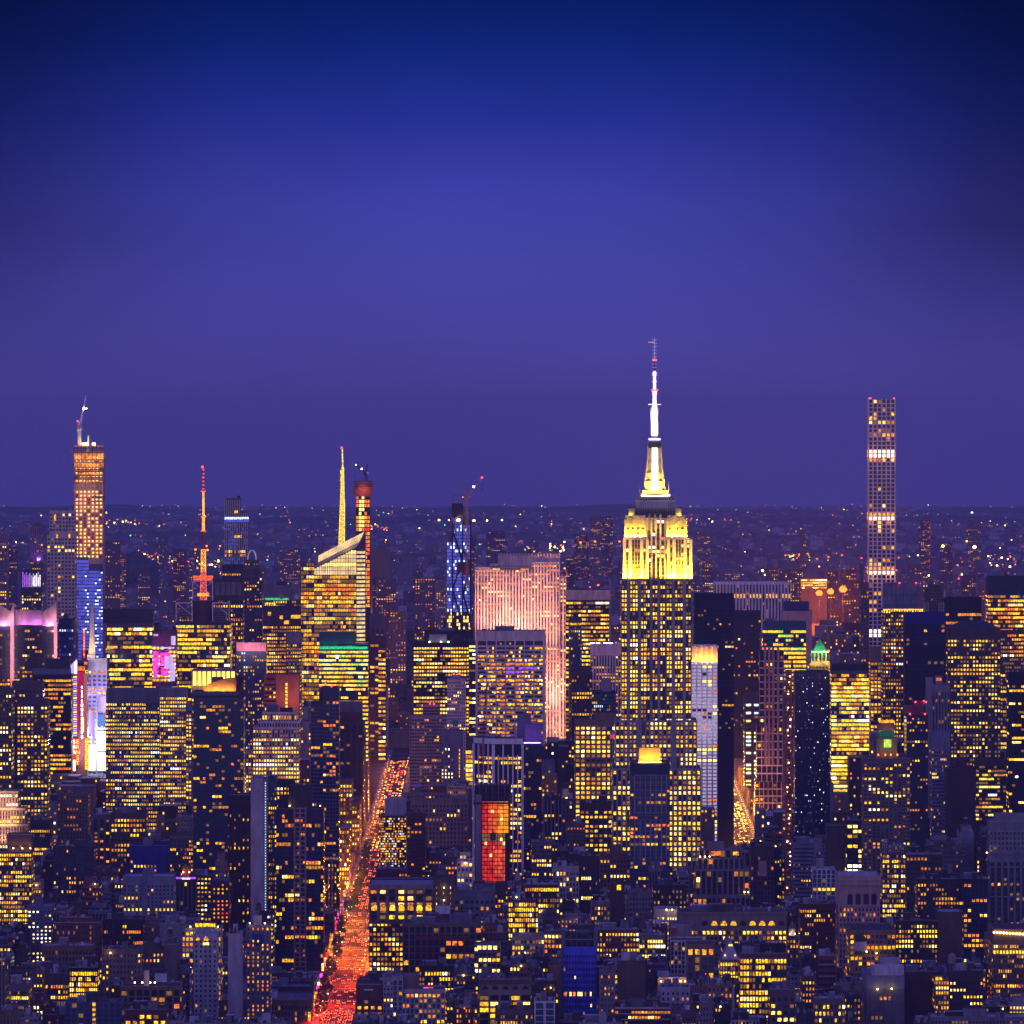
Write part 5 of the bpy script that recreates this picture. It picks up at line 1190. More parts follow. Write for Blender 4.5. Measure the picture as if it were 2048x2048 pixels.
# Times Square
def ernst(b):
    X, Z = b.X, b.Z
    m = MB(); L = (X(154.5), -.3); A = (X(139.5), 14)
    n = 26
    for i in range(n):
        y0 = 1352 + i * 4.7
        m.poly(((A[0] - .2, A[1] - .2, Z(y0 + 5.2)), (L[0] - .2, L[1] - .2, Z(y0 + 2.7)), (L[0] - .2, L[1] - .2, Z(y0)), (A[0] - .2, A[1] - .2, Z(y0 + 2.5))), 'screen_violet' if i % 3 else 'lit_pale')
    m.poly(((A[0] - .2, A[1] - .2, Z(1350)), (L[0] - .2, L[1] - .2, Z(1348)), (L[0] - .2, L[1] - .2, Z(1318)), (A[0] - .2, A[1] - .2, Z(1332))), 'screen_violet')
    b.parts.append(('media_wall', m))
    m = MB(); m.box(X(154.8), X(170), -.8, -.4, Z(1403), Z(1343), 'screen_red', bottom=True); m.box(X(155), X(161), -.8, -.4, Z(1460), Z(1403), 'screen_red', bottom=True); m.box(X(155), X(170), -.8, -.4, Z(1341), Z(1333), 'lit_orange', bottom=True); m.box(X(155), X(169), -1, -.8, Z(1331), Z(1325.5), 'black', bottom=True)
    m.box(X(168), X(174.5), -1.2, -.8, Z(1474), Z(1346), 'bulb_wall', bottom=True)
    for i in range(12): m.box(X(163), X(163 + 1.2 + i % 3 * .6), -1.3, -1, Z(1372 + i * 9 + 5), Z(1372 + i * 9), 'lamp_white', bottom=True)
    m.box(X(164), X(168), -1.3, -1, Z(1464), Z(1434), 'lit_pale', bottom=True)
    b.parts.append(('billboard', m))
    m = MB(); m.box(X(149.5), X(154), -1.2, -.8, Z(1347), Z(1323), 'strip_white', bottom=True); b.parts.append(('lit_fin', m))
    m = MB(); m.box(X(145), X(152), -2.0, -1.6, Z(1541), Z(1476), 'lit_red', bottom=True); m.box(X(152.3), X(159), -2.0, -1.6, Z(1530), Z(1476), 'lit_red', bottom=True); m.box(X(145), X(151), -2.4, -2.0, Z(1541), Z(1520), 'lamp_warm', bottom=True); b.parts.append(('vertical_sign', m))
    m = MB(); m.box(X(170), X(178), -1.6, -1.2, Z(1540), Z(1474), 'lit_orange', bottom=True)
    for i in range(13):
        for j in range(2): m.cyl(X(172.3 + j * 3), -1.9, Z(1479 + i * 4.8) - .8, Z(1479 + i * 4.8) + .8, .8, .8, 6, 'lit_yellow')
    b.parts.append(('bulb_sign', m))
    m = MB(); m.cyl(X(172), -1.5, Z(1329), Z(1324), 1.5, 1.5, 10, 'lit_orange'); m.poly([(X(172) + 1.4 * math.cos(a * .785), -3.1, Z(1326.5) + 1.4 * math.sin(a * .785)) for a in range(8)], 'lit_orange'); b.parts.append(('round_sign', m))
    def letters(txt, x, y, dy, size, mat, pitch):
        for i, ch in enumerate(txt):
            if ch == ' ': continue
            cu = bpy.data.curves.new('sign_letter', 'FONT'); cu.body = ch; cu.size = size * b.k * 1.38; cu.extrude = .12; cu.align_x = 'CENTER'; cu.offset = .05
            t_ = bpy.data.objects.new('sign_letter', cu); COL.objects.link(t_); me = bpy.data.meshes.new_from_object(t_.evaluated_get(bpy.context.evaluated_depsgraph_get())); bpy.data.objects.remove(t_); me.materials.clear(); me.materials.append(MAT[mat])
            o = bpy.data.objects.new('sign_letter', me); COL.objects.link(o); o.parent = b.root
            o.rotation_euler = (R(90), 0, 0); o.location = (X(x), dy, Z(y + i * pitch))
    letters('ERNST', 155.6, 1487, -2.3, 8.4, 'strip_yellow', 10.6)
    letters('SBA', 148.5, 1487, -2.3, 8.0, 'screen_white', 10.6)
    letters('C', 173.4, 1346, -1.9, 6, 'strip_yellow', 8)
    letters('T', 168.2, 1265, -1.2, 7, 'strip_yellow', 6)
    m = MB()
    m.box(X(166.5), X(170), -.9, -.5, Z(1316), Z(1258), 'lit_red', bottom=True)
    for i in range(8):
        if i == 6: continue
        m.box(X(167.6), X(169), -1.2, -.9, Z(1271 + i * 5.8), Z(1267 + i * 5.8), 'lit_yellow', bottom=True)
    m.box(X(167.9), X(168.6), -.5, 0, Z(1325), Z(1258), 'steel'); b.parts.append(('mast_sign', m))
    for y in (1420, 1500): lamp('POINT', 'sign_glow', (X(160), -14, Z(y)), 45000, (1, .35, .5), b.root, radius=2)
def sq_build(e):
    d = 5330.0; b = Bld('sign_tower', e['label'], 'building', d, 157, 1545)
    b.wall.prism([(b.X(139.5), 14), (b.X(154.5), 0), (b.X(174), 0), (b.X(174), 22), (b.X(139.5), 22)], -3, b.Z(1322), 'taupe', 'tar')
    n = len(b.wall.v); w = b.wall
    w.v += [(b.X(139.5), 13.9, b.Z(1330)), (b.X(154.5), -.1, b.Z(1330)), (b.X(154.5), -.1, b.Z(1313)), (b.X(139.5), 13.9, b.Z(1332)), (b.X(154.5), 1.5, b.Z(1330)), (b.X(154.5), 1.5, b.Z(1313))]
    for q in ((0, 1, 2, 3), (3, 2, 5), (1, 4, 5, 2)): w.f.append(tuple(n + i for i in q)); w.m.append(w.slot('white'))
    ernst(b); b.finish(); return b
spec('sign_tower', 'wedge building hung with vertical red and yellow letter signs, dazzling square', 'building', 139, 178, 1313, 1545, 5330, sq_build, dep=24)
G('office_tower', 'dark office tower with amber rows and sloping grey roof, beside letter-sign building', 65, 142, 1349, 1545, 5250, 'black', 'ribbon', fp=8.8, bp=5, ww=.85, wh=.5, pf=.85, pw=.75, pi=.3, dark='black', pal='warm', top=8, cl=False,
  tiers=[(65, 139, 1338, 1350, 2, 22, dict(st='blank', wall='grey')), (92, 139, 1318, 1338, 8, 14, dict(st='blank', wall='dkgrey'))])
def pyramid(b):
    m = MB(); X, Z = b.X, b.Z
    m.cyl(X(183.5), 6, Z(1309), Z(1205), 6.8 * b.k * 1.35, .9, 4, 'lime', ph=math.pi / 4)
    b.parts.append(('obelisk', m)); m = MB(); m.box(X(174), X(190), 0, 12, Z(1318), Z(1309), 'bluegrey'); b.parts.append(('obelisk_base', m))
    lamp('AREA', 'floodlight', (X(183), -9, Z(1312)), 9000, (1, .66, .3), b.root, size=6, sizey=3, target=(X(183), 4, Z(1260)))
    m = MB()
    for x0, x1, y0, y1, mt in ((195, 214, 1393, 1421, 'screen_violet'), (195.5, 209.5, 1429, 1453, 'screen_blue'), (194, 211, 1462, 1502, 'screen_white'), (195, 211, 1505, 1541, 'screen_white'), (178, 190, 1421, 1468, 'screen_violet'), (177, 190.5, 1490, 1541, 'screen_white'), (186, 190, 1430, 1490, 'screen_violet')):
        m = MB(); m.box(X(x0), X(x1), -1.2, -.5, Z(y1), Z(y0), mt, bottom=True); b.parts.append(('video_screen', m))
    m = MB(); m.box(X(192), X(213.5), -.4, 4, Z(1318), Z(1347) + 30 * b.k, 'lime'); b.parts.append(('panel', m))
    lamp('AREA', 'floodlight', (X(203), -12, Z(1332)), 3500, (1, .7, .6), b.root, size=9, sizey=9, target=(X(203), 0, Z(1332)))
    lamp('POINT', 'screen_glow', (X(200), -16, Z(1480)), 170000, (.9, .85, 1), b.root, radius=3); lamp('POINT', 'screen_glow', (X(205), -14, Z(1385)), 45000, (.6, .4, 1), b.root, radius=3)
G('obelisk_tower', 'tower with glowing obelisk top above stacked white and violet video screens', 174, 214, 1318, 1545, 5360, 'bluegrey', 'punch', fp=8.4, bp=9, ww=.6, wh=.5, pf=.5, pw=.6, pi=.2, pal='amber', top=22, cl=False, post=pyramid)
G('fin_tower', 'broad tower with unlit grey fins above rows of gold windows', 212, 319, 1378, 1545, 5000, 'grey', 'pier', fp=8, bp=4.5, ww=.55, wh=.5, pr=.45, bg='black', top=27, pf=.9, pw=.82, pi=.35, pal='bright', ptop=1, cl=False, proud=.9, run=.3)
G('grey_tower', 'grey stone office tower with stepped top, right of the finned gold tower', 318, 372, 1377, 1540, 5010, 'grey', 'punch', fp=7.8, bp=4.5, ww=.6, wh=.5, pf=.6, pw=.85, pi=.15, top=16, pal='bright', cl=False, tiers=[(372, 383, 1404, None, 2, 24)], run=.25)
G('stone_tower', 'tall stone tower with arched top and yellow windows, left edge group', 34, 95, 1400, 1620, 4900, 'taupe', 'punch', fp=8.2, bp=7, ww=.55, wh=.52, pf=.65, pw=.6, pi=.15, pal='bright', top=12, tiers=[(24, 85, 1363, 1400, 3, 20, dict(top=16, pf=.2))], cl=False)
G('stone_tower', 'narrow stone tower cut by the left edge, with glinting warm windows', -30, 23, 1378, 1600, 4850, 'tan', 'punch', fp=9, bp=6, ww=.5, wh=.5, pf=.6, pw=.6, pal='pale', top=10, cl=False)
G('wedding_cake_building', 'stepped cream office building with bright yellow rows, like a tiered cake', 506, 598, 1454, 1600, 4950, 'cream', 'pier', fp=8.3, bp=5.5, ww=.55, wh=.56, pr=.4, bg='dkgrey', tr='cream', top=5, pf=.85, pw=.85, pi=.25, pal='bright', cl=False,
  tiers=[(516, 600, 1442, 1454, 2, 24), (524, 594, 1424, 1442, 5, 18, dict(top=4, fp=14)), (492, 507, 1503, None, 3, 22), (487, 493, 1540, None, 5, 22)], boxes=[(532, 556, 1410, 1424, 8, 10, 'grey'), (560, 585, 1416, 1424, 8, 8, 'dkgrey')])
G('red_brick_slab', 'terracotta blank slab with a single column of lit windows', 552, 598, 1349, 1430, 5080, 'rust', 'blank', top=0, cl=False, tiers=[(528, 553, 1350, None, 1.5, 22, dict(st='ribbon', fp=8, bp=8, pf=.5, pw=.5, wall='rust', top=16))],
  post=lambda b: (b.glz.poly(((b.X(532), 1.3, b.Z(1361)), (b.X(549), 1.3, b.Z(1361)), (b.X(549), 1.3, b.Z(1356)), (b.X(532), 1.3, b.Z(1356))), 'glass'), [b.win.append((((b.X(571), -.2, b.Z(1366 + 7.4 * i + 5)), (b.X(575), -.2, b.Z(1366 + 7.4 * i + 5)), (b.X(575), -.2, b.Z(1366 + 7.4 * i)), (b.X(571), -.2, b.Z(1366 + 7.4 * i))), 'lit_yellow', 1, 20, True, 5)) for i in range(7)], lamp('AREA', 'floodlight', (4, -14, b.Z(1400)), 2600, (1, .5, .35), b.root, size=20, sizey=6, target=(4, 0, b.Z(1385)))))
G('glass_tower', 'dark blue glass apartment tower with red roof lights, left of the avenue', 622, 646, 1404, 1720, 4755, 'navyglass', 'grid', fp=7.6, bp=6, ww=.8, wh=.6, pr=.08, proud=.4, bg='navyglass', tr='bluegrey', pf=.35, pw=.3, pi=.03, pal='warm', top=4, cl=False, dep=22,
  tiers=[(646, 678, 1374, None, -1.5, 24, dict(top=20))], red=[(641, 1372), (651, 1368), (663, 1373)], boxes=[(638, 650, 1372, 1400, 4, 8, 'dkgrey')])
G('pier_block', 'brown pier-fronted office block beside the avenue, teal tower behind it', 678, 727, 1446, 1590, 5745, 'brown', 'pier', fp=9, bp=11, ww=.55, wh=.5, pr=.3, bg='black', top=4, pf=.3, pw=.35, pi=.05, pal='amber', cl=False, dep=60, tiers=[(678, 724, 1424, 1446, 3, 30, dict(st='blank', wall='brown')), (678, 724, 1404, 1424, 8, 20, dict(st='blank', wall='grey'))])
G('stone_loft', 'beige stepped loft with big yellow windows along the left of the avenue', 680, 704, 1562, 1700, 5560, 'tan', 'punch', fp=9, bp=5.8, ww=.5, wh=.55, pf=.75, pw=.65, pi=.1, top=6, pal='bright', cl=False, dep=50, tiers=[(704, 719, 1605, None, 1, 40)])
# right-hand side
G('white_pier_tower', 'distant white slab tower with black vertical window strips and gold base', 1427, 1582, 1164, 1222, 7400, 'chalk', 'pier', fp=7, bp=6.4, ww=.5, wh=.9, pr=.55, bg='black', tr='chalk', top=5, pf=.0, pi=.0, cl=False, proud=1.5,
  post=lambda b: [b.win.append((((b.X(1429 + i * 6.4), -.2, b.Z(1196)), (b.X(1433 + i * 6.4), -.2, b.Z(1196)), (b.X(1433 + i * 6.4), -.2, b.Z(1188)), (b.X(1429 + i * 6.4), -.2, b.Z(1188))), 'lit_gold', 1, 20, True, 4)) for i in range(24) if i % 5])
G('black_tower', 'plain black slab tower standing right of the stone skyscraper', 1389, 1468, 1188, 1330, 5300, 'black', 'glass', bg='black', fp=9, bp=6, ww=.7, wh=.4, pf=.2, pw=.25, pi=.02, pal='warm', dark='black', cl=False, top=20)
G('black_tower', 'lower black tower with scattered orange windows left of green-lit block', 1455, 1522, 1222, 1360, 7060, 'black', 'glass', bg='black', fp=9, bp=5, ww=.7, wh=.4, pf=.35, pw=.3, pi=.03, pal='warm', dark='black', cl=False, top=16)
G('blue_roof_tower', 'brown tower with a bright blue sloped roof', 1564, 1624, 1222, 1290, 6300, 'pink', 'blank', cl=False, tiers=[(1568, 1618, 1203, 1224, 4, 14, dict(wall='blueglass'))], roof='blueglass')
G('glass_tower', 'dark glass office block with lime-lit upper floors', 1526, 1612, 1243, 1345, 6100, 'tealglass', 'ribbon', fp=8.6, bp=5, ww=.95, wh=.55, pf=.55, pw=.85, pi=.3, dark='glass', pal='teal', top=16, cl=False)
G('ribbon_tower', 'grey ribbon-window office slab left of the twin-pier tower', 1448, 1521, 1346, 1520, 7290, 'grey', 'ribbon', fp=8, bp=4.5, ww=.9, wh=.45, pf=.45, pw=.5, pi=.08, pal='amber', top=6, cl=False)
G('dark_block', 'dark block with two columns of bright white windows behind the avenue glow', 1489, 1521, 1388, 1560, 6310, 'dkgrey', 'punch', fp=8, bp=13, ww=.6, wh=.5, pf=.8, pw=.7, pi=.2, pal='white', top=18, cl=False)
def violet500(b):
    m = MB(); X, Z = b.X, b.Z
    for i in range(5): u = X(1384 + i * 10.4); m.box(u, u + 2.6, -1.0, 0, Z(1321), Z(1294 if i in (1, 2, 3) else 1291), 'lime')
    b.parts.append(('crown_pier', m)); lamp('AREA', 'floodlight', (0, -5, Z(1323)), 12000, (1, .36, .02), b.root, size=20, sizey=1, target=(0, 0, Z(1300)))
    lamp('SPOT', 'floodlight', (0, -40, Z(1460)), 25000, (.8, .65, 1), b.root, target=(0, 0, Z(1400)), spot=120, radius=1)
G('lavender_tower', 'pale tower with lavender windows and orange-lit crown, right of stone skyscraper', 1383, 1435, 1291, 1610, 5250, 'chalk', 'punch', fp=7.2, bp=10.2, ww=.72, wh=.68, pf=1, pw=.97, pi=.9, pal='lav', top=32, cl=False, post=violet500)
def steeple(b):
    m = MB(); m.cyl(0, 4, b.Z(1487), b.Z(1393), 2.6, .15, 8, 'tan'); 
    for a in range(8): m.bar((2.7 * math.cos(a * .785), 4 + 2.7 * math.sin(a * .785), b.Z(1487)), (0, 4, b.Z(1394)), .25, 'beige')
    m.cyl(0, 4, b.Z(1500), b.Z(1487), 2.9, 2.9, 8, 'tan'); b.parts.append(('spire', m)); lamp('POINT', 'floodlight', (0, -8, b.Z(1480)), 3500, (1, .5, .15), b.root, radius=.5)
G('church_steeple', 'orange-lit stone church steeple in the gap beside the lavender tower', 1436, 1449, 1500, 1560, 7330, 'tan', 'blank', cl=False, dep=8, post=steeple, cat='church')
G('twin_pier_tower', 'pinkish tower with bundles of thin vertical piers and stepped shoulders', 1519, 1568, 1302, 1615, 5860, 'navyglass', 'grid', fp=14, bp=9, ww=.5, wh=.4, pr=.12, bg='navyglass', tr='pinkwhite', pf=.4, pw=.3, pi=.04, pal='warm', top=6, cl=False,
  tiers=[(1513, 1575, 1445, None, -.5, 20, dict(fp=16, bp=11)), (1510, 1580, 1558, None, -1, 22, dict(fp=14, bp=9))], red=[(1531, 1289), (1553, 1289)],
  post=lambda b: (b.parts.append(('pier', (lambda m: [m.cyl(b.X(x), -2.2, 60, b.Z(1294), 1.1, 1.1, 8, 'pink') for x in (1530, 1538, 1546, 1556)] and m)(MB()))), lamp('SPOT', 'floodlight', (0, -40, b.Z(1600)), 30000, (1, .55, .5), b.root, target=(0, 0, b.Z(1450)), spot=80, radius=1)))
def greenpyr(b):
    X, Z = b.X, b.Z; m = MB(); m.cyl(0, 11, Z(1302), Z(1278), 15 * b.k * 1.3, .4, 4, 'copper', ph=math.pi / 4); m.cyl(0, 11, Z(1278), Z(1274), .4, .1, 6, 'pale'); b.parts.append(('pyramid_roof', m))
    m = MB(); m.box(X(1622), X(1659), 2, 20, Z(1326), Z(1302), 'lime')
    for i in range(5): u = X(1624 + i * 7.5); m.box(u, u + 1.6, 1.6, 2, Z(1322), Z(1306), 'black')
    b.parts.append(('lantern', m))
    for x in (1626, 1640, 1655): lamp('POINT', 'floodlight', (X(x), -2.5, Z(1325)), 1700, (1, .72, .1), b.root, radius=.4)
    for x in (1630, 1650): lamp('POINT', 'floodlight', (X(x), -1.5, Z(1300)), 4200, (.3, 1, .3), b.root, radius=.4)
    m = MB(); m.box(X(1655), X(1659), -.5, 1, Z(1304), Z(1300), 'lamp_orange', bottom=True); b.parts.append(('lamp', m))
G('pyramid_roof_tower', 'small tower with green-lit pyramid roof over a yellow-lit lantern', 1618, 1663, 1326, 1350, 5350, 'tan', 'punch', fp=8, bp=6, pf=.8, pw=.6, pal='pale', cl=False, post=greenpyr, dep=24)
G('blue_glass_tower', 'dark blue glass tower speckled with tiny blue and white lights', 1590, 1660, 1343, 1605, 4900, 'navyglass', 'punch', fp=5.6, bp=3.6, ww=.35, wh=.4, pf=.5, pw=.1, pi=.03, pal='cool', dark='navyglass', top=4, cl=False, run=1)
G('ribbon_tower', 'office tower striped with continuous bright yellow floors', 1663, 1738, 1328, 1510, 5100, 'grey', 'ribbon', fp=8.2, bp=5, ww=.98, wh=.62, pf=.95, pw=.92, pi=.5, pal='bright', top=19, cl=False, run=.2, boxes=[(1667, 1674, 1315, 1328), (1692, 1702, 1315, 1328)],
  tiers=[(1663, 1738, 1328, 1341, -.6, 3, dict(st='blank', wall='dkgrey'))])
G('slim_tower', 'slim dark tower with wide orange windows beside the yellow-striped tower', 1741, 1762, 1296, 1460, 5350, 'tan', 'ribbon', fp=7.4, bp=6.6, ww=.7, wh=.6, pf=.9, pw=.8, pal='warm', top=28, cl=False)
G('stone_tower', 'slim stone tower with domed top, left of the square grid tower', 1722, 1738, 1165, 1280, 6300, 'taupe', 'punch', fp=8, bp=5, pf=.3, pw=.4, top=16, red=[(1723, 1116)], tiers=[(1720, 1727, 1127, 1165, 2, 8, dict(st='blank'))], cl=False)
G('glass_top_tower', 'beige tower with broad glass top and gold cornice band, beside grid tower', 1766, 1838, 1217, 1430, 5400, 'beige', 'pier', fp=8, bp=5, ww=.5, wh=.5, pr=.4, bg='dkgrey', pf=.75, pw=.6, pi=.25, pal='amber', top=3, cl=False,
  tiers=[(1768, 1838, 1167, 1217, 4, 20, dict(wall='bluegrey', st='glass', bg='bluegrey', pf=0, pi=0, bp=8, fp=20))], red=[(1799, 1166), (1832, 1166)],
  post=lambda b: b.parts.append(('lit_cornice', (lambda m: m.box(b.X(1766), b.X(1866), -.4, 0, b.Z(1223), b.Z(1218), 'lit_yellow', bottom=True) or m)(MB()))))
G('steel_core', 'dark unfinished tower core with white steel climbing frames and two cranes', 1851, 1887, 1176, 1230, 5330, 'olive', 'ribbon', fp=6, bp=5, pf=0, pi=0, top=2, cl=False, dep=16, tiers=[(1858, 1880, 1170, 1176, 3, 8)],
  post=lambda b: b.parts.append(('climbing_frame', (lambda m: [m.lattice((b.X(x), -1, b.Z(1232)), (b.X(x), -1, b.Z(1205)), 2.2, 2.2, 5, .35, 'white') for x in (1849, 1854, 1880, 1885)] and m)(MB()))))
G('navy_tower', 'navy netted tower rising in front of the cranes', 1810, 1892, 1226, 1420, 5180, 'netnavy', 'grid', fp=9, bp=12, pr=.05, bg='black', tr='netnavy', pf=.12, pw=.3, pi=.01, pal='amber', top=22, cl=False, tiers=[(1815, 1890, 1290, None, -.8, 6, dict(wall='black', bg='black', tr='dkgrey'))])
G('black_top_tower', 'tower with a tall black top and two orange lit floors', 1886, 1963, 1195, 1300, 5600, 'black', 'ribbon', fp=8.4, bp=6, ww=.95, wh=.6, dark='black', pf=.6, pw=.8, pal='warm', top=30, cl=False)
G('stone_tower', 'huge brown stone office tower with hipped roof and many yellow windows', 1895, 2001, 1256, 1530, 5300, 'olive', 'punch', fp=8.2, bp=6.2, ww=.55, wh=.5, pf=.6, pw=.5, pi=.2, pal='bright', top=22, cl=False, run=.35,
  post=lambda b: b.parts.append(('hipped_roof', (lambda m: (m.v.extend([(b.X(1896), 1, b.Z(1256)), (b.X(2000), 1, b.Z(1256)), (b.X(2000), 26, b.Z(1256)), (b.X(1896), 26, b.Z(1256)), (b.X(1925), 13, b.Z(1243)), (b.X(1972), 13, b.Z(1243))]), [(m.f.append(q), m.m.append(m.slot('tar'))) for q in ((0, 1, 5, 4), (1, 2, 5), (2, 3, 4, 5), (3, 0, 4))], m)[-1])(MB()))))
G('office_tower', 'tall dark-topped office tower at the right edge with gold rows', 1976, 2100, 1153, 1360, 5650, 'dkgrey', 'ribbon', fp=8.4, bp=5, ww=.9, wh=.55, pf=.85, pw=.7, pi=.3, pal='amber', top=36, cl=False, roof='tar')
G('office_tower', 'black glass tower at the right edge with few bright yellow strips', 2018, 2110, 1346, 1560, 5000, 'black', 'ribbon', fp=8.6, bp=6, ww=.95, wh=.5, dark='black', pf=.4, pw=.5, pi=.1, pal='bright', top=14, cl=False)
G('office_tower', 'tall brick office tower behind the right edge with amber rows', 2001, 2060, 1262, 1420, 5500, 'brown', 'punch', fp=8, bp=4.5, ww=.7, wh=.5, pf=.7, pw=.6, pal='amber', cl=False)
G('grey_pier_tower', 'pale grey tower with dark vertical strips and stepped top', 1864, 1900, 1370, 1490, 4950, 'pale', 'pier', fp=7, bp=6, ww=.5, wh=.9, pr=.5, bg='black', pf=.06, pw=.5, pi=.02, pal='warm', top=14, cl=False, tiers=[(1854, 1866, 1356, None, .5, 18, dict(st='blank')), (1871, 1885, 1352, 1370, 3, 10, dict(top=2, st='blank'))],
  post=lambda b: [b.win.append((((b.X(1873 + 3.8 * i), 2.8, b.Z(1362)), (b.X(1875.6 + 3.8 * i), 2.8, b.Z(1362)), (b.X(1875.6 + 3.8 * i), 2.8, b.Z(1356)), (b.X(1873 + 3.8 * i), 2.8, b.Z(1356))), 'lit_orange', 1, 20, True, 4)) for i in range(3)])
G('grey_block', 'pale grey block with ribbon slots, below the grey stepped-top tower', 1864, 1900, 1463, 1590, 4750, 'bluegrey', 'punch', fp=8, bp=4, ww=.7, wh=.5, pf=.4, pw=.3, pi=.04, pal='bright', top=38, cl=False)
G('brick_tower', 'brick tower with red roof lights and rounded tank house', 1813, 1856, 1430, 1680, 4850, 'dkbrick', 'grid', fp=7.6, bp=5.4, ww=.6, wh=.5, pr=.3, bg='skyglass', tr='dkbrick', pf=.35, pw=.4, pi=.05, pal='warm', top=4, cl=False, boxes=[(1826, 1848, 1402, 1430, 4, 10, 'brown'), (1806, 1826, 1411, 1424, 6, 8, 'taupe')], red=[(1831, 1404), (1848, 1402), (1852, 1404), (1820, 1428), (1850, 1428)])
def lantern(b):
    X, Z = b.X, b.Z
    m = MB(); m.box(X(1754), X(1796), 8, 24, Z(1522), Z(1478), 'brown'); m.box(X(1759), X(1791), 9, 22, Z(1478), Z(1462), 'tealglass'); b.parts.append(('lantern_drum', m))
    m = MB(); m.cyl(X(1776), 15, Z(1462), Z(1447), 16 * b.k * 1.3, 12 * b.k * 1.3, 8, 'tan', ph=math.pi / 8); m.cyl(X(1776), 15, Z(1447), Z(1443), 13 * b.k * 1.3, 13 * b.k * 1.3, 8, 'lit_gold', ph=math.pi / 8); b.parts.append(('lantern_cap', m))
    m = MB(); m.box(X(1769), X(1784), 7.6, 8, Z(1496), Z(1480), 'lit_lime', bottom=True); b.parts.append(('lit_panel', m))
    for x in (1757, 1771, 1782, 1795):
        m = MB(); m.box(X(x) - .5, X(x) + .5, 2, 3, Z(1512), Z(1508), 'lamp_orange', bottom=True); b.parts.append(('roof_lamp', m)); lamp('POINT', 'roof_lamp_glow', (X(x), 3, Z(1507)), 260, (1, .4, .1), b.root, radius=.3)
    for x in (1760, 1792): lamp('POINT', 'roof_lamp_glow', (X(x), 5, Z(1462)), 1100, (1, .45, .08), b.root, radius=.3)
    lamp('POINT', 'roof_lamp_glow', (X(1776), 4, Z(1492)), 1200, (.6, 1, .1), b.root, radius=.3)
    m = MB()
    for i in range(30):
        y = 1524 + i * 7.6; m.box(X(1727), X(1745), -1.2, 0, Z(y + 1.4), Z(y), 'pink'); m.box(X(1805), X(1820), -1.2, 0, Z(y + 1.4), Z(y), 'pink')
    b.parts.append(('balcony_rails', m))
G('balcony_tower', 'apartment tower with balconies below an orange-capped green lantern', 1727, 1821, 1517, 1780, 4450, 'taupe', 'punch', fp=7.6, bp=10.2, ww=.5, wh=.6, pf=.5, pw=.35, pi=.08, pal='bright', top=10, cl=False, post=lantern, dep=28)
G('black_block', 'windowless black block on the right', 1895, 1951, 1538, 1640, 4700, 'dkbrick', 'blank', cl=False, boxes=[(1910, 1932, 1519, 1538, 4, 12, 'dkbrick')])
G('stone_block', 'olive stepped block with dark ribbon rows, right of windowless black block', 1952, 2012, 1520, 1640, 4800, 'olive', 'ribbon', fp=8, bp=6, ww=.9, wh=.5, pf=.6, pw=.5, pal='bright', top=10, cl=False, dark='black')
G('red_net_hoist', 'narrow red hoist tower strung with white lights, beside twin-pier tower', 1571, 1584, 1340, 1800, 4840, 'rust', 'punch', fp=7, bp=12, ww=.5, wh=.4, pf=0, pi=0, cl=False, dep=5, cat='hoist',
  post=lambda b: (b.parts.append(('work_lights', (lambda m: [m.box(u - q, u + q, -.7, -.2, b.Z(v) - q, b.Z(v) + q, mt, bottom=True) for u, v, q, mt in [(b.rng.uniform(-1.3, 1.5), 1350 + 10.3 * i + b.rng.uniform(-4, 4), b.rng.uniform(.15, .42), b.rng.choice(['lamp_warm', 'lit_pale', 'lamp_white', 'lit_orange'])) for i in range(43)]] and m)(MB()))), b.parts.append(('mast', (lambda m: m.lattice((-4, 2, 30), (-4, 2, b.Z(1330)), 1.6, 1.6, 50, .2, 'pale') or m)(MB())))))
G('crown_box_tower', 'dark glass tower with orange-lit box on its roof, before stone skyscraper', 1260, 1340, 1524, 1720, 4500, 'navyglass', 'grid', fp=7.6, bp=8, ww=.7, wh=.6, pr=.12, proud=.3, bg='skyglass', tr='bluegrey', pf=.4, pw=.35, pi=.05, pal='warm', top=24, cl=False,
  post=lambda b: (b.parts.append(('roof_box', (lambda m: m.box(b.X(1278), b.X(1321), 5, 17, b.Z(1525), b.Z(1496), 'tan') or [m.box(b.X(1278 + 4.7 * i), b.X(1278.6 + 4.7 * i), 4.8, 5, b.Z(1525), b.Z(1497), 'beige') for i in range(10)] and m)(MB()))),
    b.parts.append(('white_frame', (lambda m: [m.box(b.X(1268.5 + 10.6 * i), b.X(1270.6 + 10.6 * i), -.9, -.3, b.Z(1626), b.Z(1550), 'pale') for i in range(7)] and [m.box(b.X(1268.5), b.X(1334), -.9, -.3, b.Z(1550 + 15.1 * i + 1.3), b.Z(1550 + 15.1 * i), 'pale') for i in range(6)] and [m.box(b.X(1268.5 + 10.6 * i), b.X(1270.6 + 10.6 * i), -.9, -.3, b.Z(1720), b.Z(1640), 'pale') for i in range(7)] and m)(MB()))),
    lamp('AREA', 'roof_light', (b.X(1300), -1.5, b.Z(1524)), 16000, (1, .5, .04), b.root, size=16, sizey=1, target=(b.X(1300), 5, b.Z(1508)))))
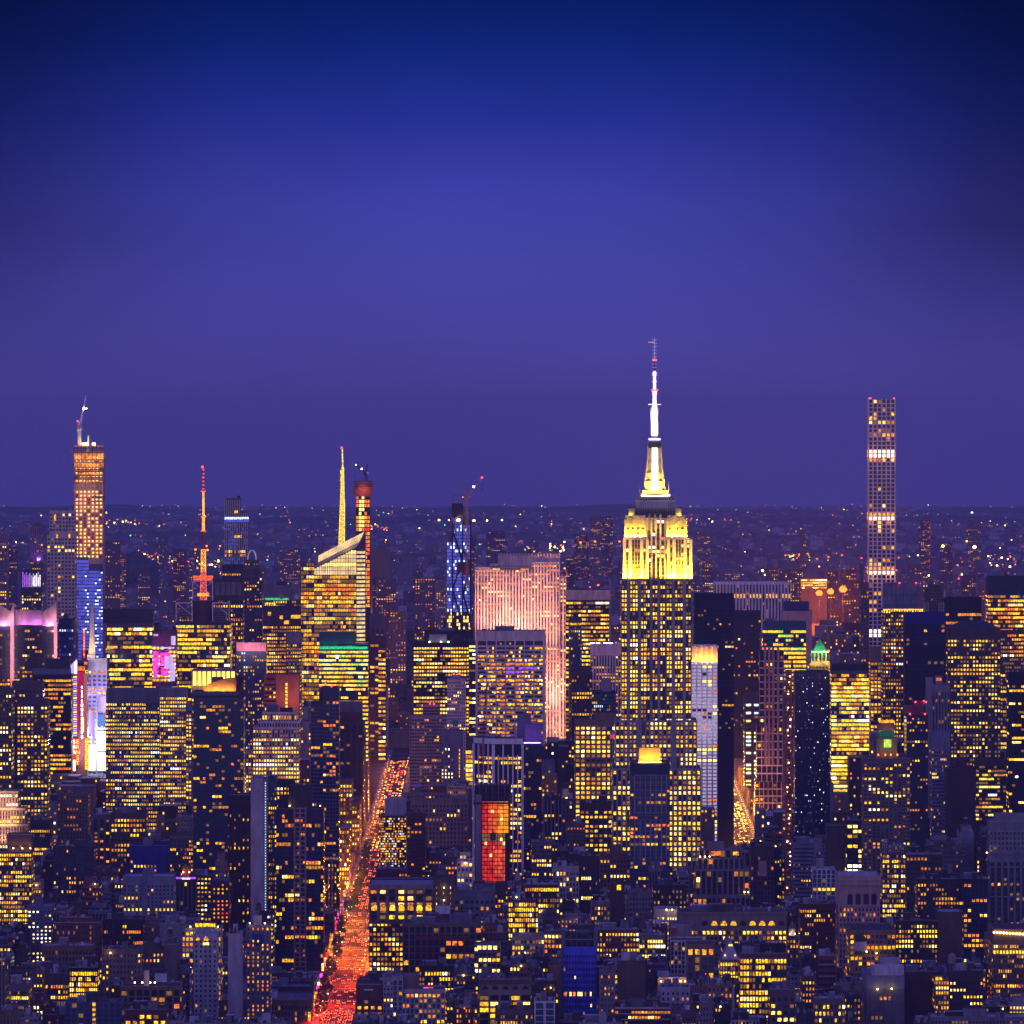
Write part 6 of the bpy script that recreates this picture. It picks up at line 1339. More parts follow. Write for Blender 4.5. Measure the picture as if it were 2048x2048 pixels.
G('violet_band_block', 'dark blue glass block with a bright violet light band along its top', 1046, 1083, 1483, 1640, 4900, 'navyglass', 'ribbon', fp=8, bp=5, ww=.8, wh=.6, dark='navyglass', pf=.15, pw=.3, pi=.05, pal='warm', top=10, cl=False,
  tiers=[(1050, 1083, 1448, 1483, 8, 12, dict(st='blank', wall='bluegrey')), (1034, 1062, 1428, 1483, 14, 12, dict(st='blank', wall='bluegrey'))],
  post=lambda b: (b.parts.append(('light_band', (lambda m: m.box(b.X(1046), b.X(1083), -.5, -.1, b.Z(1487), b.Z(1484), 'lit_violet', bottom=True) or m.box(b.X(1048), b.X(1080), -.6, -.5, b.Z(1486.6), b.Z(1484.6), 'antenna_white', bottom=True) or m)(MB()))), lamp('AREA', 'roof_light', (0, -4, b.Z(1482)), 1500, (.4, .08, 1), b.root, size=14, sizey=1, target=(0, 2, b.Z(1470)))))
G('yellow_block', 'long low block with continuous yellow floors far right of centre', 1603, 1654, 1156, 1182, 8200, 'tan', 'ribbon', fp=5, bp=6, ww=.98, wh=.6, pf=1, pw=.95, pal='bright', top=2, bot=236, cl=False)
G('floodlit_shed', 'far low hall with a golden floodlit wall, right of netted slim tower', 742, 780, 1098, 1112, 11000, 'tan', 'blank', cl=False, post=lambda b: lamp('POINT', 'floodlight', (0, -20, 20), 60000, (1, .6, .08), b.root, radius=2))
# ------------------------------------------------------------------ mid and near buildings that the photo shows one by one
def hh(b, px0, px1, py0, py1, mt, dy=-.3, name='lit_strip', t=.3):
    m = MB(); m.box(b.X(px0), b.X(px1), dy, dy + t, b.Z(py1), b.Z(py0), mt, bottom=True); b.parts.append((name, m))
def rl(b, px, py, e=500, col=(1, .5, .1), dy=-1.5, mt='lamp_warm', s=.35):
    m = MB(); x, z = b.X(px), b.Z(py); m.box(x - s, x + s, dy - s, dy + s, z - s, z + s, mt, bottom=True); m.box(x - .06, x + .06, dy, dy + 1.6, z - .1, z + .05, 'steel', bottom=True); b.parts.append(('wall_lamp', m))
    lamp('POINT', 'wall_lamp_glow', (x, dy - .5, z + .1), e, col, b.root, radius=.25)
def arches(b, px0, px1, py0, py1, n, mt, dy=-.15, fr='beige'):
    for i in range(n):
        c = px0 + (px1 - px0) * (i + .5) / n; hw = (px1 - px0) / n * .33; m = MB()
        pts = [(b.X(c - hw), dy, b.Z(py1)), (b.X(c + hw), dy, b.Z(py1))] + [(b.X(c) + (b.X(c + hw) - b.X(c)) * math.cos(a * math.pi / 6), dy, b.Z(py0) - hw * b.k + hw * b.k * math.sin(a * math.pi / 6)) for a in range(7)]
        m.poly(pts, mt if not callable(mt) else mt(i)); b.parts.append(('arched_window', m))
        m = MB(); q = pts[2:]
        for p, r in zip(q, q[1:]): m.bar((p[0], dy, p[2]), (r[0], dy, r[2]), .5, fr)
        b.parts.append(('arch_frame', m))
L_ = dict(fp=11.5, bp=7.5)
def N(label, x0, x1, yt, yb, d, wall, st='punch', name='stone_building', **kw):
    kw.setdefault('fp', 10.8); kw.setdefault('bp', 7.0); kw.setdefault('dep', 26); kw.setdefault('cope', 'pale' if wall in ('dkbrick', 'brown', 'redbrick', 'taupe', 'black', 'grey') and len(label) % 2 else None)
    return G(name, label, x0, x1, yt, yb, d, wall, st, **kw)
# lower left
N('brown stone tower with dense yellow windows and three uplights on its crown', -20, 63, 1703, 1850, 4250, 'brown', name='stone_tower', fp=9.6, bp=5.6, ww=.62, wh=.58, pf=.8, pw=.75, pi=.15, top=3, pal='bright', run=.3, cl=False, tiers=[(14, 63, 1668, 1703, 4, 18, dict(pf=0, pi=0, top=20))], cor=0,
  post=lambda b: [rl(b, x, 1697, 900, (1, .45, .06), 2.5) for x in (26, 44, 60)])
N('slim bluish white tower with four columns of small white windows', 55, 104, 1812, 1930, 4000, 'bluegrey', name='apartment_tower', fp=8.4, bp=10, ww=.4, wh=.4, pf=.7, pw=.5, pi=.15, top=8, pal='white', boxes=[(71, 85, 1796, 1812, 6, 9, 'bluegrey')], cl=False)
N('beige stone block with quoined top below the dark stepped tower', 115, 176, 1585, 1680, 4700, 'tan', fp=9, pf=.3, pw=.3, pi=.05, pal='warm')
N('flat dark block with a row of amber windows near the left edge', 62, 100, 1640, 1700, 4600, 'dkbrick', name='brick_building', fp=10, bp=4, pf=.5, pw=.9, pi=0, pal='bright', top=18)
N('cream stone building with lit cornice bands, left edge', -30, 36, 1582, 1680, 4650, 'pink', 'pier', fp=10, bp=7, pr=.35, pf=.6, pw=.5, pal='pale', tr='lime', bg='taupe', cor=4, cl=False, tiers=[(-30, 50, 1616, None, -2, 22), (-30, 56, 1648, None, -4, 20)], post=lambda b: [lamp('AREA', 'floodlight', (0, -9, b.Z(y)), 7000, (1, .45, .22), b.root, size=22, sizey=1, target=(0, 0, b.Z(y - 30))) for y in (1615, 1648, 1680)])
N('stone block with pilasters and a tall narrow recess', 186, 221, 1628, 1720, 4620, 'taupe', 'pier', fp=9, bp=12, pf=.4, pw=.4, pi=.1, pal='warm', bg='dkgrey', top=10)
N('broad brick office block with rows of amber and orange windows', 222, 291, 1626, 1730, 4580, 'brown', name='brick_building', fp=11, bp=7.5, ww=.55, wh=.5, pf=.7, pw=.6, pi=.05, pal='warm', top=10)
N('building topped by a navy blue construction screen', 258, 336, 1692, 1760, 4450, 'netnavy', 'blank', cl=False, tiers=[(260, 334, 1714, None, -.6, 8, dict(st='punch', pf=.7, pw=.3, pal='warm', fp=9, wall='netnavy', dark='netnavy'))], boxes=[(286, 306, 1676, 1694)])
N('pale blue-grey slab with small square windows and a central pier', 246, 348, 1752, 1830, 4150, 'bluegrey', fp=8.6, bp=9, ww=.42, wh=.6, pf=.3, pw=.2, pi=.06, pal='bright', top=17, tiers=[(285, 292, 1742, None, -1, 4, dict(st='blank')), (286, 306, 1738, 1752, 5, 9, dict(st='blank'))], cl=False)
N('pinkish brick block with bluish windows and one amber row', 340, 390, 1674, 1740, 4500, 'taupe', name='brick_building', fp=9, bp=5, pf=.4, pw=.4, pal='warm', tiers=[(356, 388, 1660, 1674, 5, 10, dict(st='blank'))], cl=False)
N('building with violet light strip along its parapet and red-lit penthouse', 351, 392, 1756, 1830, 4350, 'dkbrick', 'pier', fp=14, bp=9, pf=.2, pw=.3, bg='black', tr='taupe', top=6, cl=False, boxes=[(364, 380, 1733, 1752, 4, 8, 'rust')],
  post=lambda b: (hh(b, 351.5, 391.5, 1754, 1758, 'lit_violet'), hh(b, 364, 380, 1756, 1758.4, 'antenna_white', -.4), rl(b, 366, 1745, 160, (1, .35, .1), 3.2), rl(b, 378, 1745, 160, (1, .35, .1), 3.2)))
N('white stone loft with a glowing rooftop terrace', 363, 442, 1856, 1905, 4000, 'white', name='loft_building', fp=12, bp=9, ww=.65, wh=.6, pf=.8, pw=.6, pi=.2, pal='warm', top=6, cl=False, boxes=[(388, 432, 1847, 1856, 4, 10, 'glass')], post=lambda b: (hh(b, 390, 430, 1848, 1855, 'lit_yellow', 3.7, 'terrace_glazing'), rl(b, 381, 1853, 200), rl(b, 436, 1853, 200)))
N('white house with an arched lit window and dark square windows', 388, 434, 1868, 1910, 3925, 'white', name='house', fp=11, bp=10.5, ww=.4, wh=.5, pf=.2, pw=.2, pi=.05, pal='warm', top=10, cl=False, boxes=[(406, 420, 1855, 1868, 5, 7, 'white')], post=lambda b: (arches(b, 406, 419, 1872, 1881, 1, 'lit_gold', fr='white'), arches(b, 390, 402, 1874, 1881, 1, 'lit_gold', fr='white'), hh(b, 406, 418, 1885, 1890, 'lit_pale', -.3, 'balcony_glazing')))
N('blank pale slab wall standing clear of the low roofs', 456, 482, 1867, 1945, 3850, 'pale', 'blank', name='blank_wall_block', cl=True)
N('grey block with a navy panel and orange windows, tank house on top', 492, 540, 1850, 1945, 3900, 'grey', fp=9, bp=11, ww=.3, wh=.55, pf=.9, pw=.55, pi=.3, pal='warm', top=4, cl=False, boxes=[(507, 523, 1832, 1850, 5, 8, 'pale')], post=lambda b: (b.wall.box(b.X(504), b.X(527), -.08, 0, b.Z(1892), b.Z(1868), 'netnavy'), rl(b, 500, 1846, 150), rl(b, 530, 1846, 150)))
N('dark brick block with a bright window strip under its roof and orange windows', 424, 458, 1758, 1830, 4230, 'dkbrick', name='brick_building', fp=9, bp=9.5, ww=.4, wh=.45, pf=.9, pw=.5, pi=.2, pal='orange', top=8, post=lambda b: hh(b, 424, 458, 1758, 1763, 'skyglass', -.2, 'window_strip'))
N('tall dark slab with a thin line of amber stair windows', 457, 500, 1590, 1870, 4380, 'dkbrick', name='dark_slab', fp=9, bp=11, ww=.3, wh=.6, pf=.4, pw=.25, pi=.1, pal='warm', cl=False, bg='black')
N('pale blank concrete slab tower edged by a line of white dots', 502, 525, 1556, 1830, 4345, 'pale', 'blank', name='slab_tower', cl=False, dep=30, tiers=[(525, 533, 1557, None, .6, 26, dict(wall='bluegrey'))],
  post=lambda b: b.parts.append(('light_string', (lambda m: [m.box(b.X(531) - .3, b.X(531) + .3, -.4, 0, b.Z(1566 + 5.4 * i) - .3, b.Z(1566 + 5.4 * i) + .3, 'lit_cool' if i < 48 else 'lit_dim', bottom=True) for i in range(52)] and m)(MB()))))
N('narrow glass block with yellow floors right of the pale blank slab', 533, 553, 1556, 1740, 4420, 'skyglass', 'glass', name='glass_block', fp=9.4, bp=4, bg='skyglass', pf=.6, pw=.7, pi=.1, pal='bright', top=18, cl=False)
N('dark glass tower with a pale grid spine up its middle', 552, 647, 1618, 1945, 4360, 'navyglass', 'glass', name='glass_tower', fp=9.3, bp=6, bg='navyglass', ww=.8, wh=.7, pf=.35, pw=.25, pi=.05, pal='warm', top=10, cl=False, dep=24, boxes=[(577, 624, 1571, 1618, 3, 16, 'dkgrey')],
  post=lambda b: (b.parts.append(('grid_spine', (lambda m: [m.box(b.X(x) - .55, b.X(x) + .55, -.9, -.05, 0, b.Z(1614), 'pink') for x in (589, 600, 611)] and [m.box(b.X(589), b.X(611), -.8, -.05, b.Z(1618 + 9.3 * i), b.Z(1615.5 + 9.3 * i), 'pink') for i in range(37)] and m)(MB()))), rl(b, 579, 1612, 700, (1, .5, .08), 2), rl(b, 640, 1612, 400, (1, .5, .08), 2)))
N('dark mechanical block with amber windows behind the grid spine tower', 553, 588, 1563, 1640, 4550, 'black', name='dark_block', fp=10, bp=8, pf=.5, pw=.5, pal='bright', cl=False, top=10)
N('dark building with pale corner edge on the avenue left side', 655, 674, 1722, 1860, 4745, 'dkgrey', name='dark_block', fp=9, bp=9, ww=.35, wh=.6, pf=.8, pw=.5, pal='warm', cl=False, dep=26, tiers=[(662, 665, 1718, None, -1, 3, dict(st='blank', wall='pale'))])
N('brown block with paired yellow windows facing down the avenue', 679, 698, 1655, 1800, 5135, 'brown', name='brick_building', fp=9.2, bp=5, ww=.6, wh=.6, pf=.6, pw=.7, pal='bright', cl=False, dep=55)
N('small white temple-fronted building by the avenue', 649, 668, 1826, 1880, 4590, 'taupe', name='temple_front_building', fp=12, bp=6, pf=.4, pw=.4, cl=False, dep=30, post=lambda b: b.parts.append(('pediment', (lambda m: [m.bar((b.X(650), -1, b.Z(1819)), (b.X(658.5), -1, b.Z(1812)), .7, 'white'), m.bar((b.X(667), -1, b.Z(1819)), (b.X(658.5), -1, b.Z(1812)), .7, 'white'), m.box(b.X(650), b.X(667), -1, 4, b.Z(1821), b.Z(1818), 'white')] and [m.box(b.X(651 + 4.6 * i), b.X(652.5 + 4.6 * i), -1, 0, b.Z(1828), b.Z(1821), 'white') for i in range(4)] and m)(MB()))))
N('long beige corniced building filling the bottom left beside the avenue', 380, 622, 2000, 2048, 3998, 'tan', name='loft_building', fp=13, bp=8, ww=.55, wh=.7, pf=.6, pw=.45, pi=.1, pal='warm', top=10, cor=3, dep=60, run=.3)
N('white-walled roof storey with lit gallery, bottom left', 384, 458, 1982, 2010, 4065, 'black', name='roof_block', fp=14, bp=7, ww=.8, wh=.6, pf=1, pw=.6, pal='bright', top=4, cl=False)
N('low white block beside the lit gallery', 460, 521, 1976, 2005, 4068, 'pale', name='roof_block', fp=12, bp=6, pf=.3, pw=.3, pal='pale', top=8, tiers=[(462, 496, 1966, 1976, 6, 12, dict(st='blank', wall='roofpale'))])
N('dark long block with one lit window near the avenue', 521, 622, 1972, 2005, 4062, 'dkbrick', name='roof_block', fp=14, bp=8, pf=.3, pw=.2, pal='warm', top=10, cl=True)
N('low dark shop block with a string of small yellow windows', 507, 585, 1946, 1970, 4130, 'olive', name='roof_block', fp=6, bp=4, ww=.5, wh=.5, pf=.5, pw=.6, pi=.3, pal='dim', top=6)
N('brown brick loft with one long amber row, lower left', 204, 286, 1838, 1890, 4000, 'dkbrick', name='brick_building', fp=12, bp=5, ww=.6, wh=.55, pf=.6, pw=.6, pi=.05, pal='warm', top=10)
N('long tan corniced loft in the lower left', 83, 184, 1891, 1925, 3900, 'tan', name='loft_building', fp=14, bp=8, ww=.5, wh=.55, pf=.2, pw=.3, pi=.05, pal='warm', top=8, cor=3)
N('small stone building with three yellow window rows, lower left corner', 91, 136, 1946, 2010, 3800, 'taupe', name='loft_building', fp=12, bp=6, ww=.6, wh=.55, pf=.8, pw=.7, pal='warm', top=22)
N('black loft with four bright yellow rows of tall windows', 139, 195, 1934, 2005, 3790, 'black', name='loft_building', fp=12, bp=5.2, ww=.66, wh=.66, pf=.95, pw=.75, pi=.4, pal='bright', top=8, run=.3)
N('tan loft with broad dark windows and lit terrace lamps, lower left', 241, 361, 1972, 2030, 3720, 'tan', 'grid', name='loft_building', fp=13, bp=16, ww=.8, wh=.65, pr=.3, pf=.4, pw=.4, pi=.1, pal='warm', bg='glass', top=8, cor=3, cl=False, post=lambda b: [rl(b, x, 1966, 260, (1, .55, .12), 3) for x in (269, 284, 300, 309)], boxes=[(288, 298, 1942, 1972, 10, 6, 'pale')])
N('teal glazed building with one column of orange windows, bottom left', 130, 244, 2004, 2048, 3640, 'bluegrey', 'grid', name='glass_block', fp=10, bp=13, ww=.7, wh=.8, pr=.22, pf=0, pi=0, bg='skyglass', tr='bluegrey', top=2, post=lambda b: [b.win.append((((b.X(185), -.3, b.Z(2012 + 10 * i)), (b.X(191), -.3, b.Z(2012 + 10 * i)), (b.X(191), -.3, b.Z(2005 + 10 * i)), (b.X(185), -.3, b.Z(2005 + 10 * i))), 'lit_gold', i, 40, True, 6)) for i in range(5)])
N('tan corner building with lit upper rows, lower left corner', 9, 57, 1967, 2025, 3725, 'taupe', name='loft_building', fp=11, bp=5, ww=.7, wh=.6, pf=.7, pw=.7, pal='bright', top=14)
N('dark red brick loft at the bottom with few yellow windows', 249, 333, 2018, 2048, 3600, 'redbrick', name='brick_building', fp=13, bp=16, ww=.6, wh=.6, pf=.7, pw=.35, pi=.1, pal='bright', top=10)
N('grey loft with small lit attic above dark facade, left group', 107, 188, 1692, 1760, 4380, 'dkgrey', name='loft_building', fp=10, bp=6, pf=.4, pw=.35, pal='warm', top=6)
# lower middle
N('grand brown department store with arched windows beside the avenue', 738, 867, 1770, 1950, 4250, 'dkbrick', name='department_store', fp=11, bp=9, ww=.62, wh=.58, pf=.7, pw=.6, pi=.2, pal='amber', top=74, cl=False, dep=60, cor=0,
  tiers=[(738, 867, 1770, 1848, -.8, 3, dict(st='pier', wall='pink', tr='pink', fp=12.5, bp=18, ww=.6, wh=.62, pr=.28, bg='taupe', dark='black', top=8, pf=.8, pw=.6, pal='amber'))], post=lambda b: (arches(b, 740, 866, 1808, 1821, 7, lambda i: ('lit_gold', 'lit_amber', 'lit_yellow')[i % 3], -1.0, 'pink'), b.wall.box(b.X(737), b.X(868), -2.0, -.8, b.Z(1791), b.Z(1787), 'taupe'), b.wall.box(b.X(737), b.X(868), -1.8, -.8, b.Z(1847), b.Z(1843), 'taupe')))
N('red brick hip-roofed hall behind the department store', 748, 866, 1758, 1790, 4420, 'redbrick', name='brick_building', cl=False, fp=10, bp=6, pf=.3, pw=.3, pal='warm', top=4)
N('red brick block with lit corner windows, right of upper avenue', 752, 815, 1738, 1770, 4520, 'redbrick', name='brick_building', fp=9, bp=7, pf=.6, pw=.5, pal='warm', top=8)
N('dark red brick building with a pale sign panel at the avenue corner', 712, 766, 1968, 2048, 3745, 'redbrick', name='brick_building', fp=13, bp=17, ww=.5, wh=.5, pf=.6, pw=.5, pi=.1, pal='bright', top=30, cl=False, post=lambda b: b.wall.box(b.X(728), b.X(746), -.3, 0, b.Z(1981), b.Z(1978), 'paint'))
N('white gridded office block with blue windows near the bottom', 785, 890, 1978, 2048, 3700, 'white', 'grid', name='office_building', fp=10.4, bp=8.6, ww=.6, wh=.6, pr=.34, proud=.4, bg='skyglass', tr='white', pf=.5, pw=.35, pi=.12, pal='warm', top=8, cl=False, tiers=[(785, 806, 1953, None, -.8, 8)], boxes=[(806, 838, 1950, 1978, 8, 12, 'beige')], post=lambda b: hh(b, 846, 868, 1975, 1977, 'lit_magenta', 2, 'neon_strip'))
N('olive stone block with a single lit stair column', 866, 908, 1756, 1830, 4200, 'olive', fp=12, bp=20, ww=.12, wh=.4, pf=.9, pw=.6, pal='bright', top=14, cl=False, post=lambda b: [rl(b, 888, y, 60, (1, .5, .1)) for y in (1775, 1800)])
N('long loft with red brick piers and pale framed windows', 806, 963, 1846, 1925, 4060, 'taupe', 'grid', name='loft_building', fp=13, bp=12, ww=.75, wh=.65, pr=.28, bg='glass', tr='taupe', pf=.55, pw=.4, pi=.1, pal='warm', top=8, cor=3, tiers=[(830, 940, 1872, None, -.7, 4, dict(wall='redbrick', tr='redbrick'))])
N('long red brick parapet block above the pale loft', 850, 952, 1828, 1860, 4150, 'redbrick', name='brick_building', fp=14, bp=20, pf=.4, pw=.3, pal='bright', top=12)
N('dark brown brick building with bright window pairs', 838, 907, 1932, 1985, 3860, 'dkbrick', name='brick_building', fp=12, bp=7, ww=.6, wh=.6, pf=.6, pw=.45, pi=.1, pal='bright', top=10)
N('beige loft with a row of arches under a dark red cornice', 958, 1062, 1964, 2030, 3720, 'beige', 'grid', name='loft_building', fp=12, bp=19, ww=.8, wh=.66, pr=.2, bg='glass', tr='beige', pf=.95, pw=.75, pi=.2, pal='bright', top=26, cl=False, post=lambda b: (arches(b, 960, 1061, 1971, 1979, 5, 'glass', -.15, 'beige'), b.wall.box(b.X(957), b.X(1063), -1, 0, b.Z(1967), b.Z(1962), 'redbrick')))
N('dark loft with three floors of bright yellow windows, centre', 1017, 1076, 1800, 1860, 4180, 'dkbrick', name='loft_building', fp=11.5, bp=5, ww=.66, wh=.66, pf=.9, pw=.75, pi=.3, pal='bright', top=4, run=.3, post=lambda b: rl(b, 1033, 1794, 250))
N('dark brick loft with a bright top row, above centre low roofs', 1050, 1118, 1768, 1820, 4330, 'dkbrick', name='loft_building', fp=12, bp=5.5, ww=.66, wh=.6, pf=.6, pw=.8, pi=.1, pal='bright', top=6)
N('low grey stone block with broad plain parapet', 908, 990, 1780, 1830, 4290, 'grey', fp=14, bp=12, pf=.1, pw=.3, pal='warm', top=18, cor=4)
N('cream building with four big bright square windows', 948, 1001, 1890, 1940, 3950, 'beige', name='loft_building', fp=12, bp=11, ww=.7, wh=.6, pf=.6, pw=.5, pi=.15, pal='pale', top=3, cl=False, post=lambda b: [b.win.append((((b.X(955 + 10.5 * i), -.15, b.Z(1899)), (b.X(962.5 + 10.5 * i), -.15, b.Z(1899)), (b.X(962.5 + 10.5 * i), -.15, b.Z(1891.5)), (b.X(955 + 10.5 * i), -.15, b.Z(1891.5))), 'lit_pale', 77, 60, True, 7)) for i in range(4)])
N('white building with a curved gable and a row of yellow windows', 1024, 1088, 1872, 1910, 3985, 'lime', name='loft_building', fp=13, bp=7, ww=.6, wh=.55, pf=.8, pw=.6, pal='bright', top=6, cl=False, post=lambda b: b.parts.append(('curved_gable', (lambda m: m.poly([(b.X(1053 + 19 * math.cos(math.pi * i / 10)), -.4, b.Z(1873 - 9 * math.sin(math.pi * i / 10))) for i in range(11)], 'lime') or m.box(b.X(1034), b.X(1072), -.4, .6, b.Z(1875), b.Z(1872), 'lime') or m)(MB()))))
N('ochre corner building with large lit windows, left of blue netted tower', 1088, 1125, 1862, 1910, 4030, 'tan', name='loft_building', fp=11, bp=9, ww=.65, wh=.6, pf=.9, pw=.6, pal='warm', top=6)
N('white gridded block at the bottom with square windows', 1069, 1110, 2002, 2048, 3640, 'white', 'grid', name='office_building', fp=12.5, bp=19, ww=.7, wh=.6, pr=.25, bg='skyglass', tr='white', pf=.4, pw=.3, pi=.1, pal='warm', top=4)
N('brown stone building with amber row at the very bottom, centre', 990, 1066, 2018, 2048, 3640, 'taupe', name='loft_building', fp=13, bp=6, pf=.8, pw=.55, pal='warm', top=10)
N('brown-red brick tower with flat windows right of upper avenue', 814, 851, 1624, 1765, 4700, 'redbrick', name='brick_tower', fp=9, bp=8.5, ww=.6, wh=.5, pf=.4, pw=.25, pi=.06, pal='warm', top=12)
N('small building glittering with a net of tiny gold lights', 758, 812, 1632, 1745, 4700, 'dkgrey', 'grid', name='glitter_block', fp=5, bp=3.2, ww=.8, wh=.6, pr=.1, proud=.2, bg='black', tr='dkgrey', pf=.95, pw=.5, pi=.3, pal='sparkle', run=1, top=3, cl=False, boxes=[(769, 812, 1597, 1626, 4, 14, 'pale')])
N('long ornate stone hotel block with arched attic windows', 822, 935, 1596, 1700, 4950, 'beige', fp=9, bp=7, ww=.45, wh=.55, pf=.35, pw=.3, pi=.06, pal='bright', top=12, cor=3, cl=False, tiers=[(806, 900, 1588, 1600, 8, 18, dict(fp=8, top=3, pf=.2))], dep=34)
N('pale green stone block with a lit top row behind ornate hotel', 895, 932, 1571, 1600, 5040, 'lime', fp=8, bp=4, pf=.5, pw=.6, pal='bright', top=2, cl=True)
N('white-windowed stone block right of the orange netted tower', 1063, 1103, 1682, 1760, 4610, 'taupe', fp=10, bp=6, ww=.55, wh=.5, pf=.7, pw=.5, pi=.1, pal='pale', top=8)
N('white block with warm lit terrace rooms, centre', 1106, 1158, 1732, 1790, 4420, 'white', name='loft_building', fp=12, bp=8, ww=.5, wh=.6, pf=.8, pw=.45, pal='pale', top=10, boxes=[(1106, 1118, 1727, 1733), (1148, 1158, 1726, 1733)])
N('beige block with small square windows under a flat top', 1134, 1171, 1647, 1700, 4780, 'beige', fp=9, bp=7, ww=.35, wh=.4, pf=.4, pw=.35, pal='warm', top=6)
N('dark modern block with vertical white fins, middle distance', 1088, 1124, 1594, 1680, 4960, 'dkgrey', 'pier', name='dark_block', fp=9, bp=8, pr=.25, tr='pale', bg='black', pf=.35, pw=.5, pal='bright', top=6)
N('grey stone block with a glowing roof terrace, middle distance', 1124, 1152, 1597, 1690, 4890, 'taupe', fp=9, bp=7, pf=.2, pw=.3, pal='warm', top=4, boxes=[(1125, 1137, 1578, 1597, 5, 8, 'pale')], post=lambda b: rl(b, 1133, 1596, 500, (1, .5, .1), 2))
N('stone block with paired windows at the foot of the tan bright-windowed block', 1160, 1225, 1606, 1700, 4830, 'brown', fp=9.4, bp=9, ww=.62, wh=.5, pf=.7, pw=.6, pi=.15, pal='bright', top=14)
# lower right middle
N('dark red brick building with two rows of small yellow windows', 1193, 1278, 1858, 1915, 4060, 'redbrick', name='brick_building', fp=11.5, bp=7.4, ww=.5, wh=.5, pf=.7, pw=.65, pi=.15, pal='bright', top=6)
N('tan low building with bright pairs of windows below copper roofs', 1279, 1331, 1870, 1915, 4020, 'tan', name='loft_building', fp=11, bp=6, ww=.7, wh=.6, pf=.8, pw=.6, pal='pale', top=8)
N('plain pinkish blank block beside the long arcade', 1339, 1384, 1848, 1890, 4090, 'pale', 'blank', name='blank_wall_block', cl=False)
N('white framed block with a tight grid of windows', 1341, 1407, 1880, 1940, 3955, 'white', 'grid', name='office_building', fp=9, bp=7, ww=.6, wh=.6, pr=.3, bg='black', tr='white', pf=.25, pw=.2, pi=.05, pal='warm', top=4, cl=False)
N('copper brown block with big bluish windows and orange rooms', 1374, 1429, 1888, 1950, 3890, 'tan', 'grid', name='office_building', fp=16, bp=14, ww=.7, wh=.7, pr=.4, bg='skyglass', tr='tan', pf=.6, pw=.3, pi=.1, pal='orange', top=8, cl=False)
def gable(b):
    m = MB(); X, Z = b.X, b.Z; n = len(m.v)
    m.v += [(X(1441), 0, Z(1920)), (X(1480), 0, Z(1920)), (X(1461), 0, Z(1881)), (X(1441), 22, Z(1920)), (X(1480), 22, Z(1920)), (X(1461), 22, Z(1881))]
    for q, mt in (((0, 1, 2), 'paint'), ((1, 4, 5, 2), 'roofpale'), ((3, 0, 2, 5), 'roofpale')): m.f.append(q); m.m.append(m.slot(mt))
    b.parts.append(('gable_roof', m)); m = MB()
    for x in (1450, 1470): m.poly(((X(x - 6), -.5, Z(1918)), (X(x + 6), -.5, Z(1918)), (X(x), -.5, Z(1903))), 'paint'); m.box(X(x - 1), X(x + 1), -.7, -.5, Z(1912), Z(1909), 'lit_pale', bottom=True)
    b.parts.append(('dormer', m)); hh(b, 1457, 1465, 1889, 1892, 'lit_pale', -.3, 'attic_window')
N('small stone chapel-like building with steep white gable roof and dormers', 1440, 1481, 1920, 1960, 3960, 'beige', name='gabled_building', fp=10, bp=6, ww=.6, wh=.7, pf=.8, pw=.7, pal='bright', top=4, cl=False, post=gable, dep=24)
N('brown brick building with two solid rows of bright yellow windows', 1480, 1573, 1906, 2030, 3800, 'brown', name='brick_building', fp=14, bp=7.4, ww=.7, wh=.62, pf=.75, pw=.75, pi=.2, pal='bright', top=10, run=.2, boxes=[(1520, 1572, 1888, 1906, 6, 14, 'black')])
N('long stone arcade with arched lit windows along its top floor', 1356, 1573, 1824, 1885, 4250, 'beige', name='loft_building', fp=12, bp=9.6, ww=.62, wh=.6, pf=.85, pw=.6, pi=.2, pal='bright', top=36, cor=4, cl=True, dep=40, post=lambda b: arches(b, 1400, 1572, 1841, 1851, 9, lambda i: 'lit_gold' if i % 4 else 'glass', -.15, 'beige'))
def terr(b):
    for x in (1400, 1410, 1419): rl(b, x, 1713, 260, (1, .38, .06), -1.0)
    hh(b, 1422, 1442, 1703, 1712, 'lit_orange', 1.8, 'terrace_glazing'); hh(b, 1466, 1478, 1704, 1711, 'lit_gold', 1.8, 'terrace_glazing'); rl(b, 1489, 1784, 300, (1, .5, .1)); rl(b, 1496, 1784, 300, (1, .5, .1))
N('cream stepped apartment house with glass bays and orange penthouse lights', 1391, 1499, 1738, 1815, 4550, 'pale', 'pier', name='stepped_apartment_house', fp=13, bp=13, ww=.66, wh=.8, pr=.34, bg='skyglass', tr='pink', pf=.5, pw=.3, pi=.1, pal='warm', top=4, cl=False, dep=30,
  tiers=[(1395, 1489, 1716, 1738, 1.5, 22, dict(top=2, fp=11)), (1398, 1483, 1699, 1716, 3, 18, dict(top=1, fp=15, pf=1, pw=.5, pal='orange')), (1416, 1448, 1684, 1700, 6, 10, dict(st='blank')), (1347, 1500, 1789, None, -2, 6, dict(fp=20, bp=9.5, top=7, pf=1, pw=.4))], post=terr)
N('brown ornamented building with a pale relief panel', 1501, 1548, 1692, 1810, 4660, 'brown', fp=11, bp=8, ww=.5, wh=.6, pf=.2, pw=.25, pi=.03, pal='warm', top=20, cor=4, post=lambda b: b.parts.append(('relief_panel', (lambda m: m.box(b.X(1517), b.X(1533), -.4, 0, b.Z(1752), b.Z(1722), 'pink') or m)(MB()))))
N('stone block with big recessed panels left of stepped cream house', 1353, 1392, 1695, 1740, 4712, 'taupe', 'grid', fp=14, bp=17, ww=.5, wh=.5, pr=.35, bg='dkgrey', tr='taupe', pf=.3, pw=.2, pal='orange', top=4)
